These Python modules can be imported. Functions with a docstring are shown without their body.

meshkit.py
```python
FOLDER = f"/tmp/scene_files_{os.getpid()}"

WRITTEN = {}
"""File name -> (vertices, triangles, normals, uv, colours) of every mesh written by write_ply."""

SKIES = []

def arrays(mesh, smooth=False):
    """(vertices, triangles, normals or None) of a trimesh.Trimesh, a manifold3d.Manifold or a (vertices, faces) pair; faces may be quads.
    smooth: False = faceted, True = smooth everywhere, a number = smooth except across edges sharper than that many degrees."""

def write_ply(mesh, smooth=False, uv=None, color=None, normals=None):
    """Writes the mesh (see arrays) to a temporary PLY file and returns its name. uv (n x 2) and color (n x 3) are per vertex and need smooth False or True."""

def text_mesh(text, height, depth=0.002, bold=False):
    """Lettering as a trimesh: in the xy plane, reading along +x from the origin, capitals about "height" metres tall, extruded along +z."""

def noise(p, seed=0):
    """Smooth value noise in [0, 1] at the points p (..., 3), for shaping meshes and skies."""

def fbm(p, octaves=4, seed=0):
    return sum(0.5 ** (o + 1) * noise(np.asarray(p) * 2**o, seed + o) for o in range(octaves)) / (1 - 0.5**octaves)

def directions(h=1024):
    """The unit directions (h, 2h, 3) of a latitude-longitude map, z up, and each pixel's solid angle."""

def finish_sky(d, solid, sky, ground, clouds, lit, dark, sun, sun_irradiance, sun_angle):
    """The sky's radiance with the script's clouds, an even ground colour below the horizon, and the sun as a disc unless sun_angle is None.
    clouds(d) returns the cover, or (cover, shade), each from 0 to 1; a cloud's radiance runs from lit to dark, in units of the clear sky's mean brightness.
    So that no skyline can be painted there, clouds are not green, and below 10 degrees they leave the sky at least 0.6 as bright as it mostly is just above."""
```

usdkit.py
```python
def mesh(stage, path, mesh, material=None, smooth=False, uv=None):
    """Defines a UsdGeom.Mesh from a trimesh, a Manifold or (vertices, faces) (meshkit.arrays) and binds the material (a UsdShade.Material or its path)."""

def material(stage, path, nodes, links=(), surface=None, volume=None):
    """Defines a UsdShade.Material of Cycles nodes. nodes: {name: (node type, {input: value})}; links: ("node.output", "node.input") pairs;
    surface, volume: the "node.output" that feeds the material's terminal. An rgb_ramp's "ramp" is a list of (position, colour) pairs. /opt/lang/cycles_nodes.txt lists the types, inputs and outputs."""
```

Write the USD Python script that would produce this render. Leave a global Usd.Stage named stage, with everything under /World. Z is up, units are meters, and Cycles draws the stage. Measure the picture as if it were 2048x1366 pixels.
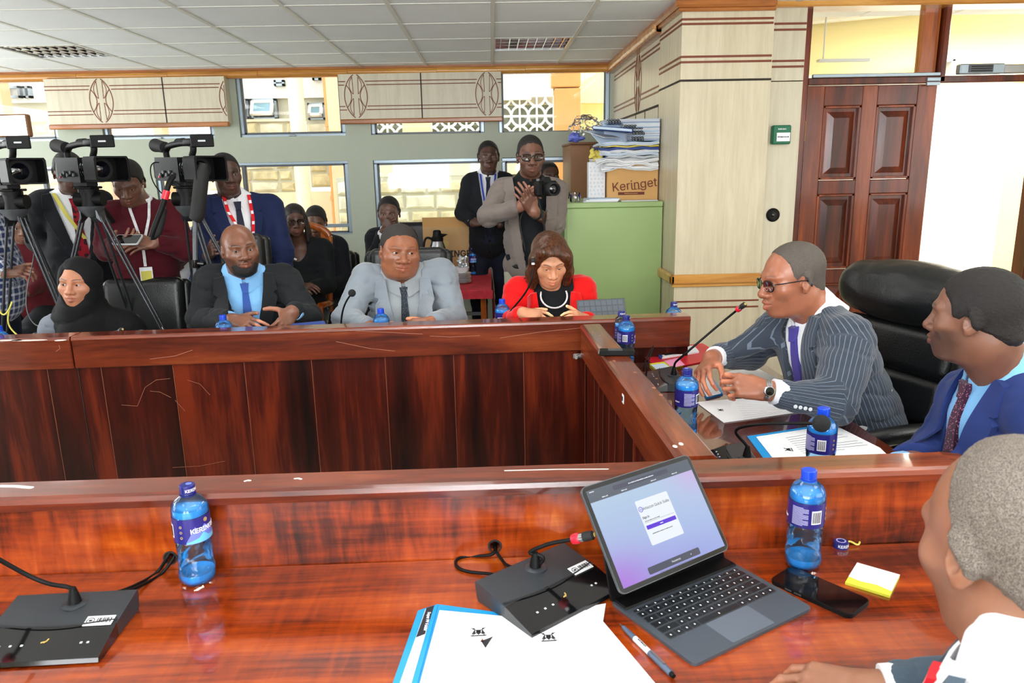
import math, random, numpy as np, trimesh, manifold3d as m3, shapely
from shapely.geometry import Polygon
import usdkit, meshkit
from pxr import Usd, UsdGeom, UsdLux, UsdShade, Gf, Sdf, Vt

rng = np.random.default_rng(7)
stage = Usd.Stage.CreateInMemory()
UsdGeom.SetStageUpAxis(stage, UsdGeom.Tokens.z)
UsdGeom.SetStageMetersPerUnit(stage, 1.0)
UsdGeom.Xform.Define(stage, '/World')
UsdGeom.Scope.Define(stage, '/World/Looks')

# ------------------------------------------------------------------ camera (calibrated from the photograph's vanishing points)
FPX, EYE = 1482.0, np.array([0, 0, 1.6])
_d = np.array([982 - 1024, 683 - 336, FPX]); _d /= np.linalg.norm(_d)
_z = -np.array([126, -6317, FPX]); _z -= _d * (_z @ _d); _z /= np.linalg.norm(_z)
_x = np.cross(_d, _z); _x *= np.sign(_x[0])
CAM = np.stack([_x, _d, _z], 1)                    # (right, up, forward) = CAM @ world
cam = UsdGeom.Camera.Define(stage, '/World/camera')
_r, _u, _f = CAM
_m = Gf.Matrix4d(*_r, 0, *_u, 0, *(-_f), 0, *EYE, 1)
UsdGeom.Xformable(cam).AddTransformOp().Set(_m)
cam.CreateHorizontalApertureAttr(36.0); cam.CreateVerticalApertureAttr(36.0 * 1366 / 2048)
cam.CreateFocalLengthAttr(36.0 * FPX / 2048)
cam.CreateClippingRangeAttr(Gf.Vec2f(0.05, 200))
cam.CreateExposureAttr(0.0)
cam.CreateFStopAttr(8.0); cam.CreateFocusDistanceAttr(2.6)


def at(px, py, Y):                                 # the point seen at a pixel of the photograph, at depth Y
    r = CAM.T @ np.array([px - 1024, 683 - py, FPX]); return EYE + r * (Y / r[1])


def atz(px, py, Z):                                # ... or on the horizontal plane z = Z
    r = CAM.T @ np.array([px - 1024, 683 - py, FPX]); return EYE + r * ((Z - EYE[2]) / r[2])


def atx(px, py, X):
    r = CAM.T @ np.array([px - 1024, 683 - py, FPX]); return EYE + r * (X / r[0])


def S(r, g, b):                                    # sRGB 0..255 -> linear
    c = np.array([r, g, b]) / 255.0
    return tuple(np.where(c < 0.04045, c / 12.92, ((c + 0.055) / 1.055) ** 2.4))


# ------------------------------------------------------------------ sky, sun and lamps
SUN_EL, SUN_ROT = 52.0, 200.0
usdkit.material(stage, '/World/Looks/sky', {
    'sky': ('sky_texture', {'sky_type': 'hosek_wilkie', 'sun_disc': False, 'turbidity': 3.0, 'ground_albedo': 0.4,
                            'sun_direction': (0.25, -0.55, 0.8)}),
    'bg': ('background_shader', {'strength': 1.0})}, [('sky.color', 'bg.color')], surface='bg.background')
dome = UsdLux.DomeLight.Define(stage, '/World/sky')
dome.CreateIntensityAttr(1.15); dome.CreateColorAttr(Gf.Vec3f(0.95, 0.98, 1.0))
sun = UsdLux.DistantLight.Define(stage, '/World/sun')
sun.CreateIntensityAttr(2.0); sun.CreateAngleAttr(0.6); sun.CreateColorAttr(Gf.Vec3f(1.0, 0.94, 0.84))
UsdGeom.Xformable(sun).AddRotateXYZOp().Set(Gf.Vec3f(38, 0, 28))


def rect_light(name, loc, w, h, power, rot=(0, 0, 0), color=(1, 0.97, 0.93)):
    l = UsdLux.RectLight.Define(stage, '/World/' + name)
    l.CreateWidthAttr(w); l.CreateHeightAttr(h); l.CreateIntensityAttr(power); l.CreateColorAttr(Gf.Vec3f(*color))
    x = UsdGeom.Xformable(l); x.AddTranslateOp().Set(Gf.Vec3d(*loc)); x.AddRotateXYZOp().Set(Gf.Vec3f(*rot))
    return l


# unseen square ceiling lamps added to brighten the room; fill panels at the walls follow
ADDED_LAMPS = [(-3.2, 2.4), (-0.3, 2.4), (1.8, 2.4), (-1.7, 0.3), (0.9, 0.3), (-0.3, -1.2), (2.0, 1.0), (-3.4, 3.6)]
for i, (lx, ly) in enumerate(ADDED_LAMPS):
    rect_light(f'ceiling_lamp_light_{i + 1:03d}', (lx, ly, 2.47), 0.56, 0.56, 6.8)
rect_light('long_ceiling_lamp_light', (-0.6, 3.93, 2.47), 1.5, 0.36, 4.5)
for i, lx in enumerate((-1.9, 0.5)):
    rect_light(f'rear_window_daylight_{i + 1:03d}', (lx, -2.85, 1.75), 1.9, 1.15, 11.0, rot=(80, 0, 0), color=(0.96, 0.98, 1.0))  # added light panels in the rear wall openings, filling from behind the camera
for i, ly in enumerate((0.6, 3.2, 5.4)):
    rect_light(f'left_window_daylight_{i + 1:03d}', (-5.15, ly, 1.75), 1.9, 1.2, 7.0, rot=(90, 0, -90), color=(0.97, 0.99, 1.0))  # unseen panels added along the solid left wall to brighten the ceiling
for i, ly in enumerate((-1.2, 1.6)):
    rect_light(f'right_window_daylight_{i + 1:03d}', (4.15, ly, 1.75), 1.9, 1.2, 4.5, rot=(90, 0, 90), color=(0.97, 0.99, 1.0))  # unseen panels added on the solid right wall for more fill
rect_light('corridor_lamp_light', (4.1, 5.7, 2.62), 1.6, 0.5, 22.0, color=(1, 0.97, 0.9))  # unseen corridor light, moved away from the visible strip lamp to avoid its reflection
# the photographer's flash gun on the camera, its head turned up at the ceiling
flash = UsdLux.DiskLight.Define(stage, '/World/flash_gun_light')
flash.CreateRadiusAttr(0.10); flash.CreateIntensityAttr(700.0); flash.CreateColorAttr(Gf.Vec3f(0.97, 0.985, 1.0))
_x2 = UsdGeom.Xformable(flash); _x2.AddTranslateOp().Set(Gf.Vec3d(0.0, -0.12, 1.86)); _x2.AddRotateXYZOp().Set(Gf.Vec3f(157, 0, 0))

# ------------------------------------------------------------------ helpers: prims
ORIGIN, USED = {'/World': np.zeros(3)}, set()


def numbered(path):
    p, k = path, 0
    while p in USED:
        k += 1; p = f'{path}_{k:03d}'
    USED.add(p)
    return p


def data(p, **kw):
    for k, v in kw.items():
        if v:
            p.SetCustomDataByKey(k, v)
    return p


def thing(name, label, cat, loc=(0, 0, 0), group=None, kind=None):
    p = numbered('/World/' + name)
    x = UsdGeom.Xform.Define(stage, p)
    x.AddTranslateOp().Set(Gf.Vec3d(*map(float, loc)))
    ORIGIN[p] = np.array(loc, float)
    return data(x.GetPrim(), label=label, category=cat, group=group, kind=kind)


def tri(mesh):
    v, f, _ = meshkit.arrays(mesh)
    return trimesh.Trimesh(v, f, process=False)


def obj(name, mesh, mat, parent=None, smooth=False, label=None, cat=None, group=None, kind=None, prim=None):
    """One Mesh prim under parent (its vertices given in world coordinates) or at top level."""
    pp = str(parent.GetPath()) if parent is not None else '/World'
    p = numbered(pp + '/' + name)
    v, f, _ = meshkit.arrays(mesh)
    root = '/'.join(p.split('/')[:3])
    o = ORIGIN.get(root, np.zeros(3)) if parent is not None else np.zeros(3)
    m = usdkit.mesh(stage, p, (v - o, f), MAT[mat] if isinstance(mat, str) else mat, smooth=smooth)
    for k, val in (prim or {}).items():
        val = np.asarray(val, np.float32)
        pv = UsdGeom.PrimvarsAPI(m).CreatePrimvar(k, Sdf.ValueTypeNames.Color3fArray if val.ndim == 2 else Sdf.ValueTypeNames.FloatArray, 'vertex')
        pv.Set(Vt.Vec3fArray.FromNumpy(val) if val.ndim == 2 else Vt.FloatArray.FromNumpy(val))
    return data(m.GetPrim(), label=label, category=cat, group=group, kind=kind)


def struct(name, mesh, mat, parent=None, smooth=False, label=None):
    return obj(name, mesh, mat, parent, smooth, label=label, kind=None if parent is not None else 'structure')


def copy_of(proto, loc, rotz=0, label=None, group=None, tilt=None, scale=None):
    p = numbered(str(proto.GetPath()))
    x = UsdGeom.Xform.Define(stage, p)
    r = x.GetPrim()
    r.GetReferences().AddInternalReference(proto.GetPath())
    x.ClearXformOpOrder()
    x.AddTranslateOp(opSuffix='c').Set(Gf.Vec3d(*map(float, loc)))
    if rotz:
        x.AddRotateZOp(opSuffix='c').Set(float(rotz))
    if tilt:
        x.AddRotateXYZOp(opSuffix='t').Set(Gf.Vec3f(*tilt))
    if scale:
        x.AddScaleOp(opSuffix='c').Set(Gf.Vec3f(*np.broadcast_to(scale, 3).tolist()))
    r.SetInstanceable(True)
    was = proto.GetCustomData()
    return data(r, label=label or was.get('label'), category=was.get('category'), group=group or was.get('group'))


# ------------------------------------------------------------------ helpers: meshes (all in world coordinates)
def cat_(*ms):
    return trimesh.util.concatenate([tri(m) for m in ms])


def hull(pts):
    return tri(m3.Manifold.hull_points(np.asarray(pts, float)))


def box(x0, x1, y0, y1, z0, z1, b=0.0):
    if b <= 0:
        m = trimesh.creation.box((x1 - x0, y1 - y0, z1 - z0)); m.apply_translation(((x0 + x1) / 2, (y0 + y1) / 2, (z0 + z1) / 2))
        return m
    P = []
    for x, sx in ((x0, 1), (x1, -1)):
        for y, sy in ((y0, 1), (y1, -1)):
            for z, sz in ((z0, 1), (z1, -1)):
                P += [(x + sx * b, y + sy * b, z), (x + sx * b, y, z + sz * b), (x, y + sy * b, z + sz * b)]
    return hull(P)


def frame_of(d, up=(0, 0, 1)):
    """Rotation whose columns are right, forward (d), up."""
    y = np.asarray(d, float); y = y / np.linalg.norm(y)
    u = np.asarray(up, float)
    x = np.cross(y, u); x /= np.linalg.norm(x)
    return np.stack([x, y, np.cross(x, y)], 1)


def RZ(deg):
    c, s = math.cos(math.radians(deg)), math.sin(math.radians(deg)); return np.array([[c, -s, 0], [s, c, 0], [0, 0, 1.0]])


def RX(deg):
    c, s = math.cos(math.radians(deg)), math.sin(math.radians(deg)); return np.array([[1, 0, 0], [0, c, -s], [0, s, c.real]])


def RY(deg):
    c, s = math.cos(math.radians(deg)), math.sin(math.radians(deg)); return np.array([[c, 0, s], [0, 1, 0], [-s, 0, c]])


def mv(m, R=None, t=None):
    m = tri(m).copy()
    v = np.array(m.vertices)
    if R is not None:
        v = v @ np.asarray(R).T
    if t is not None:
        v = v + np.asarray(t)
    return trimesh.Trimesh(v, m.faces, process=False)


def cyl(a, b, r, r2=None, n=20):
    return tube([a, b], [r, r if r2 is None else r2], n)


def smoothpath(pts, n=24):
    from scipy.interpolate import CubicSpline
    pts = np.asarray(pts, float)
    t = np.r_[0, np.cumsum(np.linalg.norm(np.diff(pts, axis=0), axis=1))]
    return CubicSpline(t, pts)(np.linspace(0, t[-1], n))


def tube(pts, r, n=12, closed=False):
    p = np.asarray(pts, float); N = len(p)
    r = np.broadcast_to(np.asarray(r, float), (N,))
    t = np.gradient(p, axis=0) if not closed else np.roll(p, -1, 0) - np.roll(p, 1, 0)
    t /= np.linalg.norm(t, axis=1, keepdims=True) + 1e-12
    a = np.zeros_like(p)
    ref = np.array([0, 0, 1.0]) if abs(t[0, 2]) < 0.9 else np.array([1.0, 0, 0])
    a[0] = np.cross(t[0], ref); a[0] /= np.linalg.norm(a[0])
    for i in range(1, N):
        v = a[i - 1] - t[i] * (a[i - 1] @ t[i]); a[i] = v / (np.linalg.norm(v) + 1e-12)
    b = np.cross(t, a)
    g = np.arange(n) * 2 * np.pi / n
    v = (p[:, None] + r[:, None, None] * (np.cos(g)[None, :, None] * a[:, None] + np.sin(g)[None, :, None] * b[:, None])).reshape(-1, 3)
    i, j = np.meshgrid(np.arange(N if closed else N - 1), np.arange(n), indexing='ij')
    i2 = (i + 1) % N
    q = np.stack([i * n + j, i * n + (j + 1) % n, i2 * n + (j + 1) % n, i2 * n + j], -1).reshape(-1, 4)
    f = np.vstack([q[:, [0, 1, 2]], q[:, [0, 2, 3]]])
    if not closed:
        v = np.vstack([v, p[0], p[-1]]); c0, c1 = N * n, N * n + 1
        k = np.arange(n)
        f = np.vstack([f, np.stack([np.full(n, c0), (k + 1) % n, k], 1), np.stack([np.full(n, c1), (N - 1) * n + k, (N - 1) * n + (k + 1) % n], 1)])
    return trimesh.Trimesh(v, f, process=False)


def lathe(prof, n=32, c=(0, 0, 0)):
    """prof: (radius, z) pairs."""
    prof = np.asarray(prof, float)
    g = np.arange(n) * 2 * np.pi / n
    v = np.stack([prof[:, None, 0] * np.cos(g), prof[:, None, 0] * np.sin(g), np.broadcast_to(prof[:, None, 1], (len(prof), n))], -1).reshape(-1, 3)
    i, j = np.meshgrid(np.arange(len(prof) - 1), np.arange(n), indexing='ij')
    q = np.stack([i * n + j, i * n + (j + 1) % n, (i + 1) * n + (j + 1) % n, (i + 1) * n + j], -1).reshape(-1, 4)
    return trimesh.Trimesh(v + np.asarray(c), np.vstack([q[:, [0, 1, 2]], q[:, [0, 2, 3]]]), process=False)


def prism(poly, h):
    """2-D polygon (shapely or points) extruded from z = 0 to h."""
    if not hasattr(poly, 'geom_type'):
        poly = Polygon(poly)
    gs = getattr(poly, 'geoms', [poly])
    return trimesh.util.concatenate([trimesh.creation.extrude_polygon(g, h, engine='earcut') for g in gs])


def stroke(pts, w, h, R, t):
    """A thin inlaid line of width w and depth h along 2-D points, placed by R, t."""
    return mv(prism(shapely.LineString(pts).buffer(w / 2, cap_style=2, quad_segs=3), h), R, t)


def rrect(w, h, r, n=5):
    return shapely.box(-w / 2 + r, -h / 2 + r, w / 2 - r, h / 2 - r).buffer(r, quad_segs=n)


def text(s, h, R, t, depth=0.0006, bold=False, center=True):
    m = meshkit.text_mesh(s, h, depth, bold)
    if center:
        m.apply_translation((-(m.bounds[0][0] + m.bounds[1][0]) / 2, -h / 2, 0))
    return mv(m, R, t)


def marks(w, h, R, t, n=7, depth=0.0004, *_):
    """Illegible small print: short blocks along a line."""
    n = int(n) if n >= 2 else 7; r = np.random.default_rng(n); e = np.linspace(-w / 2, w / 2, n + 1)
    return mv(cat_(*[box(a, a + (b - a) * r.uniform(0.5, 0.85), -h / 2, h / 2 * r.uniform(0.5, 1), 0, depth) for a, b in zip(e[:-1], e[1:])]), R, t)


FRONT = np.array([[1.0, 0, 0], [0, 0, -1], [0, 1, 0]])     # 2-D (x, y) -> world (x, z), extruded towards the viewer (-y)

# ------------------------------------------------------------------ materials
MAT = {}


def mat(name, color, rough=0.5, bump=0, bscale=60.0, metal=0, coat=0, coat_rough=0.05, sheen=0, spec=0.5, vary=0.0, vscale=6.0, sub=0, emit=0, trans=0, ior=1.5, stretch=(1, 1, 1), alpha=1):
    """Plain material; vary: share of tone mottling; bump: fine relief."""
    n = {'p': ('principled_bsdf', dict(base_color=color, roughness=rough, metallic=metal, coat_weight=coat, coat_roughness=coat_rough, sheen_weight=sheen, specular_ior_level=spec, subsurface_weight=sub, subsurface_scale=0.01, ior=ior, transmission_weight=trans, alpha=alpha))}
    l = []
    if emit:
        n['p'][1].update(emission_color=color, emission_strength=emit)
    if bump or vary:
        n['g'] = ('geometry', {}); n['m'] = ('mapping', {'scale': stretch}); l.append(('g.position', 'm.vector'))
    if bump:
        n['bn'] = ('noise_texture', {'scale': bscale, 'detail': 3.0}); n['b'] = ('bump', {'strength': bump, 'distance': 0.01})
        l += [('m.vector', 'bn.vector'), ('bn.fac', 'b.height'), ('b.normal', 'p.normal')]
    if vary:
        c = np.array(color)
        n['vn'] = ('noise_texture', {'scale': vscale, 'detail': 4.0}); n['r'] = ('rgb_ramp', {'ramp': [(0.3, c * (1 - vary)), (0.7, np.minimum(c * (1 + vary), 1))]})
        l += [('m.vector', 'vn.vector'), ('vn.fac', 'r.fac'), ('r.color', 'p.base_color')]
    MAT[name] = usdkit.material(stage, '/World/Looks/' + name, n, l, surface='p.BSDF')


def wood(name, ramp, axis='x', scale=7.0, rough=0.25, coat=0.6, coat_rough=0.08, blotch=0.35, fine=1.0, bump=0.03, spec=0.5, figure=0.0):
    """Streaked timber with the grain along one axis; every piece gets its own offset."""
    st = {'x': (0.09, 1, 1), 'y': (1, 0.09, 1), 'z': (1, 1, 0.07)}[axis]
    n = {'g': ('geometry', {}), 'oi': ('object_info', {}), 'k': ('math', {'math_type': 'multiply', 'value2': 37.0}),
         'cx': ('combine_xyz', {}), 'ad': ('mix', {'mix_type': 'add', 'fac': 1.0}),
         'm': ('mapping', {'scale': st}), 'n1': ('noise_texture', {'scale': scale, 'detail': 6.0, 'roughness': 0.6, 'distortion': 0.6}),
         'm2': ('mapping', {'scale': tuple(np.array(st) ** 0.55)}), 'n2': ('noise_texture', {'scale': scale * 0.55, 'detail': 3.0}),
         'n3': ('noise_texture', {'scale': scale * 9 * fine, 'detail': 3.0}),
         'a': ('math', {'math_type': 'multiply_add', 'value2': blotch}), 'a2': ('math', {'math_type': 'multiply_add', 'value2': 0.22}),
         's': ('math', {'math_type': 'subtract', 'value2': blotch / 2 + 0.11}),
         'r': ('rgb_ramp', {'ramp': ramp}), 'b': ('bump', {'strength': bump, 'distance': 0.01}),
         'p': ('principled_bsdf', dict(roughness=rough, coat_weight=coat, coat_roughness=coat_rough, specular_ior_level=spec))}
    l = [('oi.random', 'k.value1'), ('k.value', 'cx.x'), ('k.value', 'cx.y'), ('k.value', 'cx.z'), ('g.position', 'ad.color1'), ('cx.vector', 'ad.color2'),
         ('ad.color', 'm.vector'), ('ad.color', 'm2.vector'), ('m.vector', 'n1.vector'), ('m2.vector', 'n2.vector'), ('m.vector', 'n3.vector'),
         ('n2.fac', 'a.value1'), ('n1.fac', 'a.value3'), ('n3.fac', 'a2.value1'), ('a.value', 'a2.value3'), ('a2.value', 's.value1'), ('s.value', 'r.fac'),
         ('r.color', 'p.base_color'), ('n3.fac', 'b.height'), ('b.normal', 'p.normal')]
    if figure:                                         # ripple figure across the grain
        n['m4'] = ('mapping', {'scale': (7.0, 1.0, 1.3) if axis == 'x' else (1.0, 7.0, 1.3)}); n['n4'] = ('noise_texture', {'scale': 6.0, 'detail': 3.0, 'distortion': 0.5}); n['f4'] = ('math', {'math_type': 'multiply_add', 'value2': figure}); n['s4'] = ('math', {'math_type': 'subtract', 'value2': figure / 2})
        l = [q for q in l if q != ('s.value', 'r.fac')] + [('ad.color', 'm4.vector'), ('m4.vector', 'n4.vector'), ('n4.fac', 'f4.value1'), ('s.value', 'f4.value3'), ('f4.value', 's4.value1'), ('s4.value', 'r.fac')]
    MAT[name] = usdkit.material(stage, '/World/Looks/' + name, n, l, surface='p.BSDF')


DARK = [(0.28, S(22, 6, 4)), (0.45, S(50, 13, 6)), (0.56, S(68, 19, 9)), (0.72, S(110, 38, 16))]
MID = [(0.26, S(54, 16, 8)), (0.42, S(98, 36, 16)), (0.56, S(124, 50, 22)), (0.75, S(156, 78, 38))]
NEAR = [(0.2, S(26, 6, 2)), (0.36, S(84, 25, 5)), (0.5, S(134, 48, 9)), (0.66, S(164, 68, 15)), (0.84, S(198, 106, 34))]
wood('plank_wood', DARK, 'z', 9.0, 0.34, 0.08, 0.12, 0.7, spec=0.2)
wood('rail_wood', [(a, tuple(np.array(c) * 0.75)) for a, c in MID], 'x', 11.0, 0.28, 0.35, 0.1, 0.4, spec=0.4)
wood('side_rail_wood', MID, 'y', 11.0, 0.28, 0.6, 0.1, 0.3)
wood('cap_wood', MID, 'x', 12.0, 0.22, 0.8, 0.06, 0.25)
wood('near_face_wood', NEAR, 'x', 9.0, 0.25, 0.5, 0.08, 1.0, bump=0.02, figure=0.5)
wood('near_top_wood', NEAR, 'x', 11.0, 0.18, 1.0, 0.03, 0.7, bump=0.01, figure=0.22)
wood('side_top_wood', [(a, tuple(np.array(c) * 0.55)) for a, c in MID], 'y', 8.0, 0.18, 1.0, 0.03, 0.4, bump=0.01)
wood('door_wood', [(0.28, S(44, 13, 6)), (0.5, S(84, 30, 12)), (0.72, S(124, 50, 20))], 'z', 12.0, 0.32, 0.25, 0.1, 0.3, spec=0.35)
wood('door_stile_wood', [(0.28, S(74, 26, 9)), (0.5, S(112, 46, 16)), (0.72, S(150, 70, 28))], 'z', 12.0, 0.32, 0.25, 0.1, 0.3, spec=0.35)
wood('trim_wood', [(0.25, S(150, 92, 30)), (0.5, S(196, 134, 56)), (0.75, S(222, 168, 88))], 'x', 14.0, 0.3, 0.5, 0.1, 0.3)
wood('dark_trim_wood', [(0.25, S(120, 66, 22)), (0.5, S(160, 92, 34)), (0.75, S(190, 120, 52))], 'x', 14.0, 0.3, 0.5, 0.1, 0.3)
wood('laminate', [(0.2, S(186, 174, 146)), (0.5, S(204, 193, 165)), (0.8, S(216, 206, 181))], 'z', 26.0, 0.4, 0.1, 0.2, 0.3, bump=0.0)
wood('laminate_shade', [(0.2, S(188, 178, 154)), (0.5, S(204, 195, 172)), (0.8, S(214, 206, 184))], 'z', 26.0, 0.4, 0.1, 0.2, 0.3, bump=0.0)
wood('chair_wood', [(0.3, S(120, 50, 14)), (0.5, S(166, 84, 28)), (0.75, S(200, 120, 50))], 'z', 14.0, 0.25, 0.7, 0.08)
mat('inlay', S(116, 52, 22), 0.45)
mat('seam', S(40, 30, 22), 0.7)
mat('plank_seam', S(128, 64, 34), 0.6)
mat('scratch', S(150, 96, 72), 0.6)
mat('scuff', S(222, 214, 206), 0.6)
mat('tile', S(242, 246, 248), 0.85, bump=0.12, bscale=120, vary=0.03, vscale=3)
mat('tbar', S(222, 222, 214), 0.5)
mat('tbar_dull', S(150, 148, 138), 0.6)
mat('paint', S(174, 181, 164), 0.55, bump=0.03, bscale=40, vary=0.03, vscale=2)
mat('alu', S(158, 172, 184), 0.35, metal=0.6)
mat('alu_dark', S(84, 88, 92), 0.4, metal=0.4)
mat('floor', S(206, 200, 188), 0.4, vary=0.1)
mat('white_paint', S(235, 230, 214), 0.6, vary=0.03)
mat('cream', S(240, 226, 190), 0.7, vary=0.04)
mat('yellow_wall', S(240, 222, 156), 0.6, vary=0.05, vscale=2)
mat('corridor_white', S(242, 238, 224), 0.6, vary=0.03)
mat('peach', S(232, 196, 152), 0.7, vary=0.05)
mat('peach_dark', S(206, 148, 84), 0.7, vary=0.05)
mat('stone', S(212, 200, 158), 0.85, bump=0.8, bscale=25, vary=0.22, vscale=7)
mat('stone_pale', S(226, 220, 192), 0.85, bump=0.8, bscale=25, vary=0.18, vscale=7)
mat('mortar', S(196, 192, 170), 0.9, bump=0.3, bscale=30)
mat('white_block', S(240, 238, 230), 0.7)
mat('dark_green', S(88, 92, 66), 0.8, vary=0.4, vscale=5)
mat('ground', S(170, 160, 140), 0.9, vary=0.1)
mat('black_plastic', S(12, 12, 13), 0.5, spec=0.2, bump=0.02, bscale=300)
mat('black_gloss', S(10, 11, 13), 0.08, coat=0.5)
mat('black_matte', S(20, 20, 21), 0.7)
mat('unit_grey', S(46, 50, 54), 0.35, bump=0.04, bscale=500)
mat('leather', S(15, 17, 18), 0.34, bump=0.15, bscale=160, coat=0.1, coat_rough=0.3)
mat('chrome', S(200, 202, 205), 0.15, metal=1)
mat('steel', S(170, 172, 175), 0.28, metal=1)
mat('cabinet_green', S(150, 176, 112), 0.4, vary=0.02, vscale=2)
mat('cabinet_edge', S(130, 156, 96), 0.4)
mat('card', S(196, 158, 108), 0.8, vary=0.05)
mat('card_orange', S(206, 160, 100), 0.8, vary=0.04)
mat('card_print', S(110, 56, 42), 0.8)
mat('ink', S(30, 28, 34), 0.7)
mat('paper', S(240, 241, 243), 0.75)
mat('paper_blue', S(196, 214, 232), 0.75)
mat('paper_grey', S(206, 210, 214), 0.75)
mat('paper_yellow', S(222, 204, 96), 0.75)
mat('folder_blue', S(20, 146, 214), 0.35)
mat('folder_navy', S(36, 66, 140), 0.5)
mat('folder_red', S(200, 26, 44), 0.45)
mat('note_yellow', S(214, 212, 60), 0.7)
mat('note_pink', S(240, 150, 190), 0.7)
mat('cap_blue', S(16, 66, 200), 0.3)
mat('cap_navy', S(26, 32, 110), 0.3)
mat('label_navy', S(38, 36, 118), 0.3)
mat('label_blue', S(112, 126, 226), 0.35)
mat('label_sky', S(108, 196, 240), 0.35)
mat('white_print', S(240, 240, 246), 0.5)
mat('gold_print', S(196, 166, 90), 0.4)
mat('red_plastic', S(214, 24, 50), 0.3)
mat('red_cloth', S(190, 44, 58), 0.85, bump=0.2, bscale=90, vary=0.25, vscale=26)
mat('china', S(240, 242, 244), 0.18, coat=0.4)
mat('foil', S(214, 218, 222), 0.2, metal=0.9, bump=0.6, bscale=60)
mat('brown_board', S(122, 78, 44), 0.5)
mat('cup_board', S(150, 104, 66), 0.5, vary=0.05)
mat('green_sign', S(8, 104, 72), 0.4)
mat('gift', S(226, 228, 232), 0.5, vary=0.05, vscale=60)
mat('screen_glow_bar', S(70, 60, 110), 0.4)
mat('keyboard', S(64, 70, 78), 0.45)
mat('keycap', S(24, 27, 31), 0.4)
mat('trackpad', S(88, 96, 106), 0.4)
mat('pen_grey', S(74, 88, 108), 0.35)
mat('glass_dark', S(12, 14, 20), 0.05, coat=1)


def pane(name, tint=(0.97, 0.98, 0.98)):
    MAT[name] = usdkit.material(stage, '/World/Looks/' + name, {
        't': ('transparent_bsdf', {'color': tint}), 'g': ('glossy_bsdf', {'color': (1, 1, 1), 'roughness': 0.02}), 'f': ('fresnel', {'IOR': 1.35}), 'x': ('mix_closure', {})},
        [('f.fac', 'x.fac'), ('t.BSDF', 'x.closure1'), ('g.BSDF', 'x.closure2')], surface='x.closure')


pane('window_glass'); pane('lens_glass', (0.82, 0.8, 0.78)); pane('clear_film', (0.93, 0.95, 0.95))
# ================================================================== THE SETTING
CZ = 2.5
GX, GY, TS = 0.033, 5.05, 0.585
BW = 7.05
LIGHT_CELLS = {(0, 1), (-6, 1)}
ceil = thing('ceiling', None, None, kind='structure')
for i in range(-9, 8):
    for j in range(-3, 4):
        x0, y0 = GX + i * TS, GY + j * TS
        x1, y1 = x0 + TS, min(y0 + TS, BW)
        if (i, j) in LIGHT_CELLS or y1 - y0 < 0.05 or (x0 > 1.0 and y0 > 4.6):
            continue
        x1 = min(x1, 1.13) if y0 > 4.6 else x1
        if x1 - x0 < 0.03:
            continue
        obj('ceiling_tile', box(x0 + 0.011, x1 - 0.011, y0 + 0.011, y1 - 0.011, CZ, CZ + 0.015, 0.003), 'tile', ceil)
for i in range(-9, 9):
    x = GX + i * TS
    obj('grid_bar', box(x - 0.012, x + 0.012, 3.3, BW if x < 1.1 else 4.65, CZ - 0.004, CZ + 0.02), 'tbar', ceil)
for j in range(-3, 4):
    y = GY + j * TS
    obj('grid_bar', box(-5.2, 1.13 if y > 4.65 else 4.2, y - 0.009, y + 0.009, CZ - 0.003, CZ + 0.02), 'tbar', ceil)
obj('ceiling_slab', box(-5.2, 4.2, -3.0, GY - 3 * TS - 0.01, CZ, CZ + 0.02), 'tile', ceil)
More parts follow.
